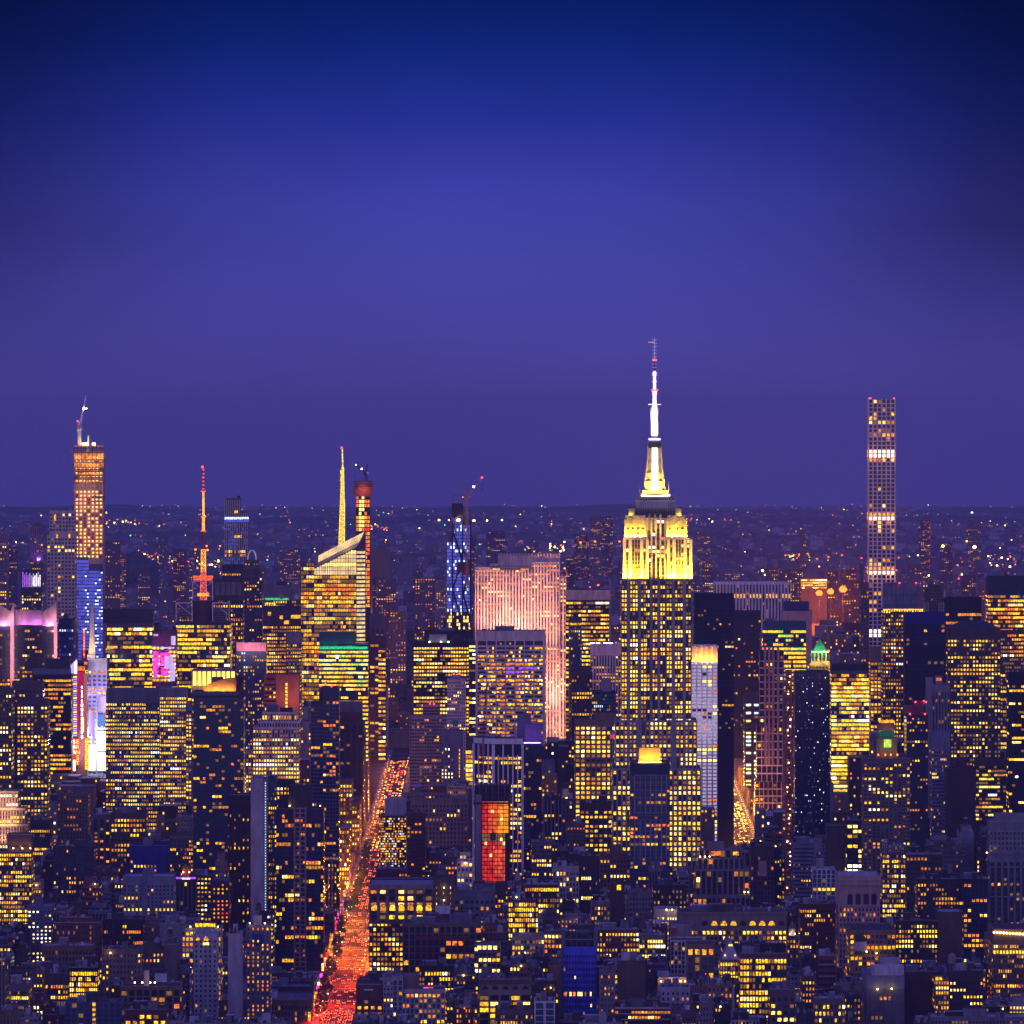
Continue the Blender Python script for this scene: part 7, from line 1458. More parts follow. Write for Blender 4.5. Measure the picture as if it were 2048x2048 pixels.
N('stone building with raised pediment and lit corner bays', 1200, 1266, 1708, 1770, 4560, 'tan', fp=11, bp=8, pf=.4, pw=.3, pi=.08, pal='bright', top=10, cor=3, tiers=[(1219, 1243, 1690, 1708, 2, 8, dict(st='blank'))])
N('dark tall loft with rows of small grey windows, centre right', 1158, 1199, 1712, 1830, 4420, 'dkbrick', name='brick_building', fp=11, bp=5, ww=.6, wh=.6, pf=.4, pw=.5, pi=.05, pal='pale', top=20)
N('dark brick building with blind arches and lit corner windows', 1306, 1373, 1770, 1830, 4320, 'dkbrick', name='brick_building', fp=12, bp=9, ww=.4, wh=.5, pf=.7, pw=.5, pal='bright', top=8)
N('brown blank party wall with one bright yellow sign', 1220, 1249, 1764, 1840, 4240, 'brown', 'blank', name='blank_wall_block', cl=False, post=lambda b: hh(b, 1234, 1242, 1770, 1780, 'lit_yellow', -.3, 'lit_sign'))
N('low beige loft between dark walls, centre right', 1182, 1220, 1802, 1850, 4160, 'taupe', name='loft_building', fp=11, bp=8, pf=.8, pw=.4, pal='bright', top=10)
N('white rendered block with twin warm roof lamps', 1309, 1354, 1818, 1850, 4190, 'white', name='loft_building', fp=11, bp=6, pf=.7, pw=.6, pal='bright', top=14, cl=False, post=lambda b: (rl(b, 1333, 1819, 350, (1, .5, .15)), rl(b, 1344, 1819, 350, (1, .5, .15))))
N('red brick building with white floor bands at the bottom', 1230, 1341, 2014, 2048, 3620, 'redbrick', name='brick_building', fp=11, bp=8, ww=.8, wh=.5, pf=.8, pw=.35, pi=.1, pal='warm', top=6, post=lambda b: [b.wall.box(b.X(1230), b.X(1341), -.2, 0, b.Z(y + 1), b.Z(y - .4), 'paint') for y in (2016, 2027, 2038)])
N('small white house with three arched windows, bottom right of centre', 1322, 1380, 1974, 2020, 3730, 'white', name='house', fp=12, bp=11, ww=.35, wh=.55, pf=.5, pw=.4, pal='warm', top=8)
N('white penthouse with six warm uplights along its terrace', 1315, 1373, 1954, 1985, 3800, 'pink', 'blank', name='house', cl=False, boxes=[(1315, 1338, 1944, 1954, 4, 8, 'white')], post=lambda b: [rl(b, x, 1962, 120, (1, .4, .1)) for x in (1322, 1338, 1346, 1354, 1361, 1370)])
N('beige building with two bright square windows near the bottom right', 1540, 1590, 1978, 2048, 3700, 'taupe', name='loft_building', fp=15, bp=14, ww=.6, wh=.5, pf=.6, pw=.5, pal='pale', top=14)
# right
def flat(b):
    arches(b, 1692, 1756, 1787, 1809, 4, 'glass', -.3, 'beige'); b.wall.box(b.X(1675), b.X(1763), -1.6, 0, b.Z(1770), b.Z(1766), 'pale'); b.wall.box(b.X(1676), b.X(1762), -.8, 0, b.Z(1812), b.Z(1810), 'pale')
    m = MB(); m.box(b.X(1686), b.X(1753), 4, 16, b.Z(1758), b.Z(1748), 'roofpale'); b.parts.append(('roof_house', m))
N('tall ornate stone building with heavy cornice and arched attic windows, right', 1678, 1760, 1752, 1945, 4100, 'pink', name='stone_tower', fp=11.5, bp=8.5, ww=.45, wh=.6, pf=.35, pw=.3, pi=.06, pal='warm', top=62, cor=10, cl=False, dep=46, post=flat)
N('white gridded crown on a yellow-windowed brick tower, right', 1765, 1811, 1690, 1840, 4360, 'taupe', name='stone_tower', fp=11, bp=5.6, ww=.66, wh=.56, pf=.8, pw=.6, pi=.15, pal='bright', top=18, tiers=[(1765, 1811, 1690, 1707, -.5, 3, dict(st='grid', wall='pale', tr='pale', fp=4, bp=4, pf=0, pi=0, top=1))])
N('brown building with white dentil cornice, right of white gridded crown', 1813, 1883, 1705, 1800, 4340, 'brown', fp=11, bp=8, pf=.2, pw=.25, pi=.03, pal='warm', top=8, cor=4, tr='pale')
N('dark long building with rows of sparse orange windows, right', 1835, 1924, 1758, 1850, 4220, 'dkbrick', name='brick_building', fp=10, bp=7, ww=.55, wh=.55, pf=.5, pw=.35, pi=.06, pal='warm', top=8, cor=3)
N('dark glass residential tower with orange windows, far right', 1927, 1975, 1758, 1920, 4200, 'navyglass', 'glass', name='glass_tower', fp=10, bp=8, bg='navyglass', ww=.7, wh=.55, pf=.6, pw=.4, pi=.1, pal='warm', top=8)
N('dark brown loft with yellow windows beside a blank shaft, right', 1791, 1875, 1840, 1930, 4010, 'dkbrick', name='brick_building', fp=11, bp=7, ww=.6, wh=.55, pf=.6, pw=.6, pi=.1, pal='bright', top=8)
N('dark brown blank shaft building with one orange window, right', 1876, 1925, 1822, 1930, 4010, 'brown', 'blank', name='blank_wall_block', cl=False)
N('corner building with domed turret and lit band of square windows', 1700, 1791, 1860, 1960, 3950, 'tan', name='loft_building', fp=12, bp=10, ww=.7, wh=.6, pf=.9, pw=.5, pi=.1, pal='warm', top=8, cor=3, dep=55, cl=False, post=lambda b: (b.parts.append(('turret', (lambda m: m.cyl(b.X(1721), -2, b.Z(1900), b.Z(1882), 3.8, 3.8, 12, 'white') or m.cyl(b.X(1721), -2, b.Z(1882), b.Z(1872), 3.9, 2.6, 12, 'tar') or m.cyl(b.X(1721), -2, b.Z(1872), b.Z(1866), 2.6, .2, 12, 'tar') or m)(MB()))), rl(b, 1733, 1903, 300), rl(b, 1753, 1906, 350)))
N('grey curtain-walled block with a white roof hut and warm lamps, lower right', 1732, 1809, 1951, 2048, 3725, 'bluegrey', 'glass', name='glass_block', fp=13, bp=9, ww=.6, wh=.5, bg='grey', pf=.3, pw=.2, pi=.03, pal='warm', top=26, cl=False, dep=50, boxes=[(1744, 1808, 1932, 1951, 8, 14, 'white'), (1762, 1800, 1917, 1934, 20, 10, 'white')], post=lambda b: (rl(b, 1755, 1978, 350), rl(b, 1783, 1977, 350)))
N('dark red brick block with a bricked-up panel, lower right', 1810, 1870, 1942, 2030, 3765, 'dkbrick', 'blank', name='brick_building')
N('narrow ochre-lit building between dark brick walls, lower right', 1871, 1898, 1957, 2035, 3740, 'tan', name='loft_building', fp=11, bp=7, ww=.6, wh=.55, pf=.9, pw=.6, pi=.2, pal='warm', top=4, cl=False, post=lambda b: hh(b, 1871, 1884, 1954, 1960, 'lit_yellow', -.4, 'lit_room'))
N('brick block with round-looking yellow windows, lower right', 1899, 1966, 1942, 2030, 3770, 'dkbrick', name='brick_building', fp=15, bp=8, ww=.5, wh=.35, pf=.8, pw=.3, pi=.1, pal='pale', top=18)
N('large grey stone building with panelled top at the right edge', 1979, 2080, 1642, 1850, 4550, 'grey', fp=11, bp=9, ww=.4, wh=.5, pf=.2, pw=.15, pi=.03, pal='warm', top=20, cl=False, belt=[0, 2, 5], tiers=[(1979, 2080, 1704, None, -1.5, 5, dict(cor=5, st='pier', bp=12, pr=.3, bg='dkgrey', tr='grey', belt=[1, 7])), (1990, 2060, 1628, 1642, 4, 16)], post=lambda b: rl(b, 1973, 1705, 900, (1, .4, .05)))
N('stone building with a glowing beaded cornice at the right edge', 1987, 2070, 1858, 2000, 3900, 'tan', fp=11, bp=5.6, ww=.55, wh=.6, pf=.7, pw=.4, pi=.12, pal='warm', top=30, cl=False, dep=45, post=lambda b: b.parts.append(('light_beads', (lambda m: [m.box(b.X(1988 + 6.4 * i) - .5, b.X(1988 + 6.4 * i) + .5, -.8, -.1, b.Z(1866 + .4 * i), b.Z(1863 + .4 * i), 'lamp_warm', bottom=True) for i in range(10)] and [m.box(b.X(1989 + 6.4 * i) - .6, b.X(1989 + 6.4 * i) + .6, -.8, -.1, b.Z(1907), b.Z(1901), 'lit_yellow', bottom=True) for i in range(10)] and m)(MB()))))
N('dark red brick building with rows of narrow arched windows, right of centre', 1600, 1674, 1808, 1905, 4150, 'redbrick', name='brick_building', fp=10, bp=5.6, ww=.5, wh=.55, pf=.6, pw=.4, pi=.08, pal='warm', top=10, cor=3)
N('white and teal chequered apartment block', 1625, 1671, 1738, 1800, 4460, 'white', 'grid', name='apartment_block', fp=8.6, bp=9, ww=.7, wh=.6, pr=.3, bg='skyglass', tr='white', pf=.3, pw=.3, pal='bright', top=2, boxes=[(1633, 1648, 1718, 1738, 5, 8, 'pale')], cl=False)
N('brown windowless slab beside bright white-windowed dark block', 1654, 1692, 1650, 1740, 4650, 'brown', 'blank', name='blank_wall_block', cl=False)
N('dark block with big bright white windows, right of brown slab', 1694, 1727, 1640, 1750, 4620, 'black', name='dark_block', fp=11, bp=13, ww=.8, wh=.6, pf=.8, pw=.45, pal='pale', top=8)
N('flat-roofed building with skylights at the bottom right corner', 1862, 2080, 2034, 2048, 3560, 'grey', name='roof_block', fp=10, bp=8, pf=.1, pw=.1, pal='warm', top=6, roof='roofpale')
N('low white-banded block with warm windows, bottom right', 1629, 1691, 1997, 2048, 3680, 'taupe', name='loft_building', fp=15, bp=9, pf=.8, pw=.5, pal='bright', top=10)
N('small stone block crowned by a gold-lit domed cupola, right end of the arcade', 1574, 1597, 1872, 1930, 4215, 'beige', name='cupola_building', fp=11, bp=7, pf=.6, pw=.4, pal='warm', top=6, cl=False, dep=16,
  post=lambda b: (b.parts.append(('cupola', (lambda m: m.cyl(b.X(1585), 5, b.Z(1873), b.Z(1858), 2.3, 2.3, 10, 'white') or m.cyl(b.X(1585), 5, b.Z(1858), b.Z(1850), 2.6, 1.8, 12, 'tan') or m.cyl(b.X(1585), 5, b.Z(1850), b.Z(1845), 1.8, .3, 12, 'tan') or m.cyl(b.X(1585), 5, b.Z(1845), b.Z(1834), .25, .05, 6, 'pale') or m)(MB()))), rl(b, 1580, 1868, 420, (1, .5, .08), 1.5), rl(b, 1590, 1868, 420, (1, .5, .08), 1.5)))
# ------------------------------------------------------------------ the rest of the low city, block by block
LM = [(985, 1640, 'orange netted tower'), (1160, 1960, 'blue netted tower'), (680, 1930, 'lower avenue'), (740, 1740, 'upper avenue'), (802, 1850, 'department store'), (1720, 1850, 'ornate cornice building'), (436, 1560, 'curved-roof tower'), (600, 1760, 'grid spine tower'), (514, 1700, 'pale blank slab'),
      (1460, 1850, 'long arcade'), (1445, 1750, 'stepped cream house'), (1312, 1600, 'stone skyscraper'), (1775, 1640, 'balcony tower'), (30, 1760, 'uplit brown tower'), (297, 1790, 'blue-grey slab'), (400, 1880, 'terrace loft'), (190, 1970, 'black yellow-windowed loft'), (838, 2010, 'white gridded block'), (1010, 2000, 'red-corniced arcade'),
      (1526, 1970, 'bright brick building'), (1461, 1900, 'white gable roof'), (1770, 1980, 'grey curtain-walled block'), (1922, 1580, 'black windowless block'), (2020, 1900, 'beaded cornice building'), (876, 1640, 'ornate hotel'), (1051, 1830, 'bright dark loft'), (1625, 1470, 'navy glass tower'), (185, 1500, 'white video screens'), (1018, 1370, 'cream grid tower'), (1763, 1050, 'square grid tower'), (665, 1250, 'crystal tower'), (178, 1050, 'tall unfinished tower'), (405, 1100, 'red mast'), (917, 1120, 'braced blue tower')]
NTH = ['', 'second ', 'third ', 'fourth ', 'fifth ', 'sixth ', 'seventh ', 'eighth ', 'ninth ', 'tenth ', 'eleventh ', 'twelfth ', 'thirteenth ', 'fourteenth ', 'fifteenth ', 'sixteenth ']
USED = {}
def where(px, py, key):
    c = sorted(LM, key=lambda l: (l[0] - px) ** 2 + 2 * (l[1] - py) ** 2)[0]
    dx, dy = px - c[0], py - c[1]
    rel = ('left of' if dx < 0 else 'right of') if abs(dx) > abs(dy) * .8 else ('above' if dy < 0 else 'below')
    k = (key, rel, c[2]); USED.setdefault(k, []).append(0)
    n = len(USED[k]) - 1
    return NTH[min(n, 15)], rel + ' the ' + c[2]
rng = random.Random(77)
FILL = []
KIN = [('brick_building', 'dkbrick', 'dark brick', 'brick building'), ('brick_building', 'redbrick', 'red brick', 'brick building'), ('brick_building', 'brown', 'brown brick', 'brick building'), ('loft_building', 'tan', 'tan stone', 'loft'), ('loft_building', 'taupe', 'grey-brown stone', 'loft'),
       ('loft_building', 'beige', 'beige stone', 'loft'), ('apartment_block', 'grey', 'grey', 'apartment block'), ('apartment_block', 'dkgrey', 'dark grey', 'apartment block'), ('office_building', 'black', 'black glass', 'office block'), ('office_building', 'bluegrey', 'blue-grey', 'office block'), ('loft_building', 'pale', 'pale', 'loft'), ('loft_building', 'white', 'white', 'loft')]
WGT = [6, 3, 5, 4, 6, 3, 4, 4, 3, 2, 2, 1.2]
def limit_top(x0, x1, d):
    """highest picture row a nearer building may reach without hiding what the photo shows behind it"""
    y = 0
    for s in SPECS:
        if s['d'] > d and s['x0'] < x1 - 1 and s['x1'] > x0 + 1: y = max(y, min(s['yb'], 2040))
    if x1 > 1436 and x0 < 1494 and d < 5660: y = max(y, 1692)
    if x1 > 770 and x0 < 822 and d < 6600: y = max(y, 1594)
    return y
row = 0
d = 3540.0
while d < 7200:
    blk = (d - 3590) % 80.5
    if d > 3585 and (blk < 9 or blk > 80.5 - 9): d += 3; continue
    dep = 29.0
    half = 1062 * d / F
    x = -half + rng.uniform(-20, 0)
    while x < half + 10:
        w = rng.choice([8, 8, 10, 12, 12, 15, 15, 18, 23, 30]) * rng.uniform(.9, 1.1)
        x0, x1 = x + .15, x + w - .15; x += w
        # keep the avenues open
        mid = (x0 + x1) / 2
        if any(x0 < xf(d) + 17 and x1 > xf(d) - 17 for _, xf in AVES[:3] if xf is not X5 or d > 5200): 
            for _, xf in AVES[:3]:
                if xf is X5 and d < 5200: continue
                a = xf(d)
                if x0 < a + 17 and x1 > a - 17:
                    if mid < a: x1 = min(x1, a - 17.2)
                    else: x0 = max(x0, a + 17.2)
            if x1 - x0 < 7: continue
        far = (d - 3600) / 2800
        u = rng.random()
        if d < 4100: H = 26 + 50 * u ** 1.25
        elif d < 5000: H = 20 + 58 * u ** 1.4
        elif d < 5600: H = 40 + 85 * u ** 1.3
        else: H = 60 + 95 * u
        y0 = d + rng.uniform(0, 1.6); y1 = d + dep
        hit = foot_free(x0, x1, y0, y1)
        if hit:
            nx0, nx1 = x0, x1
            if hit[0] > x0 + 7 and hit[0] < x1: nx1 = hit[0] - .2
            elif hit[1] < x1 - 7 and hit[1] > x0: nx0 = hit[1] + .2
            else: continue
            if foot_free(nx0, nx1, y0, y1): continue
            x0, x1 = nx0, nx1
        px0, px1 = 1024 + x0 * F / y0, 1024 + x1 * F / y0
        lim = limit_top(px0, px1, y0)
        py = HOR + (CAMZ - H) * F / y0
        if py < lim + 3: py = lim + rng.uniform(3, 26)
        H = CAMZ - (py - HOR) * y0 / F
        if H < 9: continue
        FILL.append((y0, px0, px1, py, dep, H))
    d += dep + 1.6
    row += 1
def build_fill(f):
    y0, px0, px1, py, dep, H = f
    i = rng.choices(range(len(KIN)), WGT)[0]; nm, wall, adj, noun = KIN[i]
    if H > 75 and nm in ('brick_building', 'loft_building'): noun = 'tower'
    lit = rng.choices(['dark', 'few', 'some', 'rows', 'full'], [3.4, 4, 3, 1.1, .7])[0]
    px = (px0 + px1) / 2
    feat = dict(dark='almost unlit', few='with few lit windows', some='with scattered lit windows', rows='with some lit rows', full='with most windows lit')[lit]
    size = 'low' if H < 26 else ('mid-height' if H < 60 else 'tall')
    nth, wh = where(px, min(py + 12, 2040), (adj, noun, lit, size))
    lab = f'{nth}{size} {adj} {noun} {feat}, {wh}'
    b = Bld(nm, lab, 'building', y0, px, 2048, seed=int(px * 7), group='low-rise city blocks')
    pfw = dict(dark=(.12, .2, .02), few=(.3, .3, .05), some=(.5, .42, .1), rows=(.45, .85, .05), full=(.9, .75, .35))[lit]
    st = rng.choices(['punch', 'pier', 'grid', 'ribbon', 'blank'], [6, 1.6, 1.2, .9, 1.3 if lit in ('dark', 'few') else 0])[0]
    if nm == 'office_building': st = rng.choice(['ribbon', 'glass', 'grid'])
    k = y0 / F
    kw = dict(st=st, fp=rng.uniform(2.9, 3.6) / k, bp=rng.uniform(1.5, 2.5) / k, ww=rng.uniform(.36, .56), wh=rng.uniform(.40, .58), pf=pfw[0], pw=pfw[1], pi=pfw[2], top=rng.uniform(2, 10), run=rng.uniform(.3, .8),
              pal=rng.choices(['amber', 'bright', 'warm', 'pale', 'orange'], [3, 3, 4, 1.5, .5])[0], bg='glass' if st in ('grid', 'glass') else 'dkgrey', dark='glass', pr=rng.uniform(.25, .4))
    if rng.random() < .55: kw['cope'] = rng.choice(['pale', 'roofpale', 'beige', 'stone'])
    if rng.random() < .4: kw['belt'] = [rng.choice([0, 1]), rng.choice([2, 3, 4])]
    if rng.random() < .45: kw['cor'] = rng.uniform(2, 4)
    roof = rng.choices(['roof', 'tar', 'roofpale', 'dkgrey'], [3, 3, 2.2, 2])[0]
    b.tier(px0, px1, py, None, 0, dep - 1, wall, roof, **kw)
    if H > 45 and rng.random() < .5:
        q = (px1 - px0) * .18; b.tier(px0 + q, px1 - q, py - rng.uniform(6, 16), py, 4, 14, wall, roof, **kw) if px1 - px0 > 22 else None
    b.clutter(rng.randint(4, 11), dep=dep - 3)
    if rng.random() < .30 and lit != 'dark':
        rl(b, px + rng.uniform(-.3, .3) * (px1 - px0), py + rng.uniform(-1, 8), rng.uniform(60, 260), rng.choice([(1, .5, .12), (1, .62, .3), (1, .4, .08)]), -.9, rng.choice(['lamp_warm', 'lamp_warm', 'lamp_white', 'lamp_orange']), .3)
    b.finish(cap=60)
    return b
TANKS = []
def water_tower(x, y, z, s, label, mat='timber', lit=False):
    o = empty('water_tower', (x, y, z), label, 'water tower', 'rooftop water towers')
    m = MB(); m.cyl(0, 0, 3.0 * s, 6.6 * s, 1.9 * s, 1.8 * s, 14, mat); m.build('tank', o)
    for zz in (3.6, 4.6, 5.6): pass
    m = MB(); m.cyl(0, 0, 6.6 * s, 8.1 * s, 2.05 * s, .1, 14, 'dkgrey' if mat == 'timber' else 'roofpale', cap=False); m.build('cone_roof', o)
    for a in range(4):
        m = MB(); c, q = 1.4 * s * math.cos(a * 1.571 + .78), 1.4 * s * math.sin(a * 1.571 + .78); m.bar((c, q, -1.0), (c * .95, q * .95, 3.0 * s), .26, 'steel'); m.build('leg', o)
    m = MB(); m.box(-1.6 * s, 1.6 * s, -1.6 * s, 1.6 * s, 2.75 * s, 3.0 * s, 'steel', bottom=True); m.build('platform', o)
    return o
# ------------------------------------------------------------------ build everything from the nearest to the farthest
ITEMS = [(s['d'], 0, s) for s in SPECS] + [(f[0], 1, f) for f in FILL]
ITEMS.sort(key=lambda q: (q[0], q[1]))
NB = 0; HIDDEN = 0
REST = []
TL = {}
for dd, typ, it in ITEMS:
    if typ == 0:
        b = it['build'](it)
        for r in it['rects']: COV[cov_rect(r[0], r[1], r[2], 2048)] = True
    else:
        sl = cov_rect(max(0, it[1]), min(2048, it[2]), it[3], 2048)
        a = COV[sl]; vis = a.size - a.sum()
        if vis < 22: HIDDEN += 1; continue
        if NB < 285:
            build_fill(it); NB += 1
            near = it[0] < 4900
            if near and (it[2] - it[1]) > 14 and rng.random() < .42:
                px = it[1] + (it[2] - it[1]) * rng.uniform(.2, .8); y = it[0] + rng.uniform(8, 18); mt = rng.choices(['timber', 'brown', 'pale'], [5, 2, 1])[0]
                xx = PX(px, y); zz = it[5] - .6 + (3 if rng.random() < .3 else 0)
                pp = 1024 + xx * F / y, HOR + (CAMZ - zz - 5) * F / y
                if not covered(*pp) and pp[0] > 4 and pp[0] < 2044 and not (pp[1] < limit_top(pp[0] - 6, pp[0] + 6, y)):
                    nth, wh = where(pp[0], pp[1], ('tank', mt)); water_tower(xx, y, zz, rng.uniform(.75, 1.05), f'{nth}{dict(timber="dark timber", brown="brown", pale="pale")[mt]} water tower on a roof, {wh}', mt)
        else: REST.append(it)
        COV[sl] = True
print('fill buildings', NB, 'hidden', HIDDEN, 'rest', len(REST), 'specs', len(SPECS))
for x, y, dd, s, mt, lab in ((242, 1815, 4030, 1.0, 'pink', 'pinkish water tower with cone roof above the brown amber-row loft'), (911, 1461, 5158, 1.3, 'copper', 'round grey water tower on the blank-walled grey block'), (516, 1831, 3905, 1.0, 'timber', 'dark timber water tower over the navy-panelled grey block'), (1036, 1770, 4190, 1.0, 'pink', 'pale pink water tower above the bright centre loft'),
                         (986, 1690, 4560, 1.15, 'timber', 'tall dark water tower in front of the orange netted tower'), (1000, 1875, 3990, 1.0, 'pink', 'pale pink water tower beside the curved white gable'), (1906, 1940, 3775, 1.25, 'pink', 'large pinkish water tower on lower right brick block'), (1804, 1690, 4365, 1.1, 'timber', 'dark water tower on the white gridded crown tower'), (1349, 1878, 3960, 1.05, 'rust', 'orange-brown water tower on the white framed block')):
    k = dd / F
    o = water_tower(PX(x, dd), dd + 9, PZ(y, dd) - .4, s, lab, mt)
# the far rows of the grid that no single outline stands out from
m = MB(); rr = random.Random(5)
for it in REST:
    y0, px0, px1, py, dep, H = it; x0, x1 = PX(px0, y0), PX(px1, y0)
    m.box(x0, x1, y0, y0 + dep, -3, H, rr.choice(['dkbrick', 'brown', 'taupe', 'grey', 'black', 'tan']), top=rr.choice(['tar', 'roof', 'roofpale']))
    nb = max(2, int((x1 - x0) / 2.8))
    for f in range(int(H / 3.6)):
        for i in range(nb):
            if rr.random() < .22: u = x0 + (x1 - x0) * (i + .25) / nb; m.poly(((u, y0 - .1, H - 3 - f * 3.6), (u + 1.3, y0 - .1, H - 3 - f * 3.6), (u + 1.3, y0 - .1, H - 1.2 - f * 3.6), (u, y0 - .1, H - 1.2 - f * 3.6)), pick(rr, 'amber'))
if REST: tag(m.build('city_blocks'), kind='stuff')

# ------------------------------------------------------------------ traffic and lamps on the avenues
def car_proto(kind):
    P = {}
    m = MB(); paint = 'taxipaint' if kind == 'taxi' else 'carpaint'
    m.box(-.92, .92, -2.3, 2.3, .45, .95, paint, bottom=True); m.prism([(-.9, -2.25), (.9, -2.25), (.9, 2.2), (-.9, 2.2)], .95, 1.02, paint)
    for sx in (-.85, .65):
        for sy in (-1.5, 1.35): m.box(sx, sx + .2, sy - .34, sy + .34, .05, .7, 'tar', bottom=True)
    P['body'] = m.mesh('car_body')
    m = MB(); n = len(m.v)
    m.v += [(-.85, -1.5, 1.02), (.85, -1.5, 1.02), (.85, 1.2, 1.02), (-.85, 1.2, 1.02), (-.68, -.9, 1.5), (.68, -.9, 1.5), (.68, .5, 1.5), (-.68, .5, 1.5)]
    for q in ((0, 1, 5, 4), (1, 2, 6, 5), (2, 3, 7, 6), (3, 0, 4, 7), (4, 5, 6, 7)): m.f.append(q); m.m.append(m.slot('glass'))
    P['cabin'] = m.mesh('car_cabin')
    for lt, mt, y in (('tail_light', 'tail', -2.42), ('headlight', 'head', 2.42)):
        m = MB(); m.box(-.20, .20, -.1, .1, -.13, .15, mt, bottom=True)
        if lt == 'tail_light': m.box(-.15, .15, -.16, -.1, -.08, .14, 'tail_hot', bottom=True)
        P[lt] = m.mesh(lt)
    return P
CP = {k: car_proto(k) for k in ('car', 'taxi')}
def car(kind, x, y, south, lab, grp):
    P = CP[kind]; o = bpy.data.objects.new('taxi' if kind == 'taxi' else 'car', P['body']); COL.objects.link(o); o.location = (x, y, .06)
    if south: o.rotation_euler = (0, 0, math.pi)
    tag(o, lab, 'car', grp)
    c = bpy.data.objects.new('cabin', P['cabin']); COL.objects.link(c); c.parent = o
    for lt, yy in ((('headlight', 2.36),) if south else (('tail_light', -2.36),)):
        for sx in (-.66, .66): l = bpy.data.objects.new(lt, P[lt]); COL.objects.link(l); l.parent = o; l.location = (sx, yy, .78)
    return o
rr = random.Random(11)
def traffic(xf, y0, y1, south, lab, grp, dens):
    n = 0
    for ln in (-8.8, -5.4, -1.8, 1.8, 5.4, 8.8):
        y = y0 + rr.uniform(0, 9)
        while y < y1:
            blk = ((y - 3590) % 80.5) / 80.5
            if rr.random() < dens(y, blk): car('taxi' if rr.random() < .3 else 'car', xf(y) + ln + rr.uniform(-.5, .5), y, south, lab, grp); n += 1
            y += rr.uniform(5.6, 10)
    return n
def dens6(y, blk):
    if y < 4085: return .8
    if y < 4540: return .36 if blk > .72 else .08
    if y < 5150: return .40 if blk > .5 else .12
    return .16
n6 = traffic(X6, 3985, 5420, False, 'car with glowing red tail lights in the traffic on the left avenue', 'cars driving up the left avenue', dens6)
n5 = traffic(X5, 5480, 5900, True, 'car with glaring headlights on the avenue right of the stone skyscraper', 'cars coming down the right avenue', lambda y, b: .14)
print('cars', n6, n5)
m = MB(); y = 5440
while y < 6980:
    for ln in (-8.8, -5.4, -1.8, 1.8, 5.4, 8.8):
        for xf, south, p in ((X6, False, .24), (X5, True, .3)):
            if (south and y < 5920) or rr.random() > p: continue
            x = xf(y) + ln + rr.uniform(-.4, .4); yy = y + rr.uniform(-1.5, 1.5); m.box(x - .9, x + .9, yy - 2.2, yy + 2.2, .3, 1.35, 'carpaint')
            for sx in (-.65, .65): m.box(x + sx - .24, x + sx + .24, yy - 2.4, yy - 2.2, .6, 1.05, 'head' if south else rr.choice(['tail', 'tail_hot', 'tail_hot', 'lit_gold', 'head']), bottom=True)
    y += 7.2
tag(m.build('distant_traffic'), 'far traffic of red and gold lights on the two avenues', kind='stuff')
lampm = {}
m = MB(); m.cyl(0, 0, .1, 8.6, .11, .08, 6, 'steel'); lampm['pole'] = m.mesh('lamp_pole')
m = MB(); m.bar((0, 0, 8.5), (2.2, 0, 9.1), .12, 'steel'); lampm['arm'] = m.mesh('lamp_arm')
m = MB(); m.box(2.0, 2.45, -.18, .18, 8.92, 9.1, 'lamp_warm', bottom=True); lampm['head'] = m.mesh('lamp_head')
def street_lamp(x, y, sgn, e, col, lab):
    o = bpy.data.objects.new('street_lamp', lampm['pole']); COL.objects.link(o); o.location = (x, y, .1)
    if sgn > 0: o.rotation_euler = (0, 0, math.pi)
    tag(o, lab, 'street lamp', 'street lamps along the avenues')
    for q in ('arm', 'head'): c = bpy.data.objects.new(q, lampm[q]); COL.objects.link(c); c.parent = o
    if y < 4900 and x < 0:
        q = lamp('SPOT', 'lamp_glow', (2.6, 0, 8.5), e * 1.5, col, o, radius=.4, spot=158, target=(4.5, 0, 0)); q.data.spot_blend = .3
    else: lamp('POINT', 'lamp_glow', (2.3, 0, 8.5), e * (.55 if x < 0 else 1), col, o, radius=.4)
y = 3960
while y < 6950:
    hot = max(0, min(1, (y - 4150) / 600))
    col = (1, .035 + .17 * hot, .0005 + .005 * hot)  # lamp light reddened to add the tail lights' wash on the road
    for sgn in ((-1, 1) if int(y) % 3 else (-1,)): street_lamp(X6(y) + sgn * rr.uniform(11.6, 13.4), y + (13 if sgn > 0 else 0) + rr.uniform(-5, 5), sgn, rr.choice([.2, .6, 1, 1, 1.8]) * (52000 if y < 4450 else 52000 if y < 5300 else 20000), col, 'street lamp along the left avenue among red tail lights')
    y += rr.uniform(24, 42) if y < 5200 else rr.uniform(40, 60)
y = 5260
while y < 7250:
    for sgn in (-1, 1): street_lamp(X5(y) + sgn * 12.2, y + (9 if sgn > 0 else 0), sgn, 15000, (1, .30, .02), 'street lamp along the right avenue among gold headlights')
    y += 34
# a lit street on the lower right between the ornate building and the grey curtain wall
for i in range(7): street_lamp(PX(1707, 3700 + 50 * i) - 2, 3720 + 40 * i, -1, 5000, (1, .36, .05), 'street lamp in the narrow orange-lit street at lower right')
# traffic lights
for i, y in enumerate(STREETS[5:22]):
    o = empty('traffic_light', (X6(y) - 11.6, y - 6, .15), 'traffic light on the left kerb of the left avenue', 'traffic light', 'traffic lights along the left avenue')
    m = MB(); m.cyl(0, 0, 0, 5.5, .1, .1, 6, 'steel'); m.bar((0, 0, 5.5), (3, 0, 5.6), .12, 'steel'); m.build('pole', o)
    m = MB(); m.box(2.7, 3.2, -.25, .25, 4.9, 6.1, 'taxipaint', bottom=True); m.build('signal_box', o)
    m = MB(); m.box(2.55, 3.35, -.45, -.26, 4.9, 5.5, 'lamp_green' if i % 3 else 'lamp_red', bottom=True); m.build('signal_lamp', o)
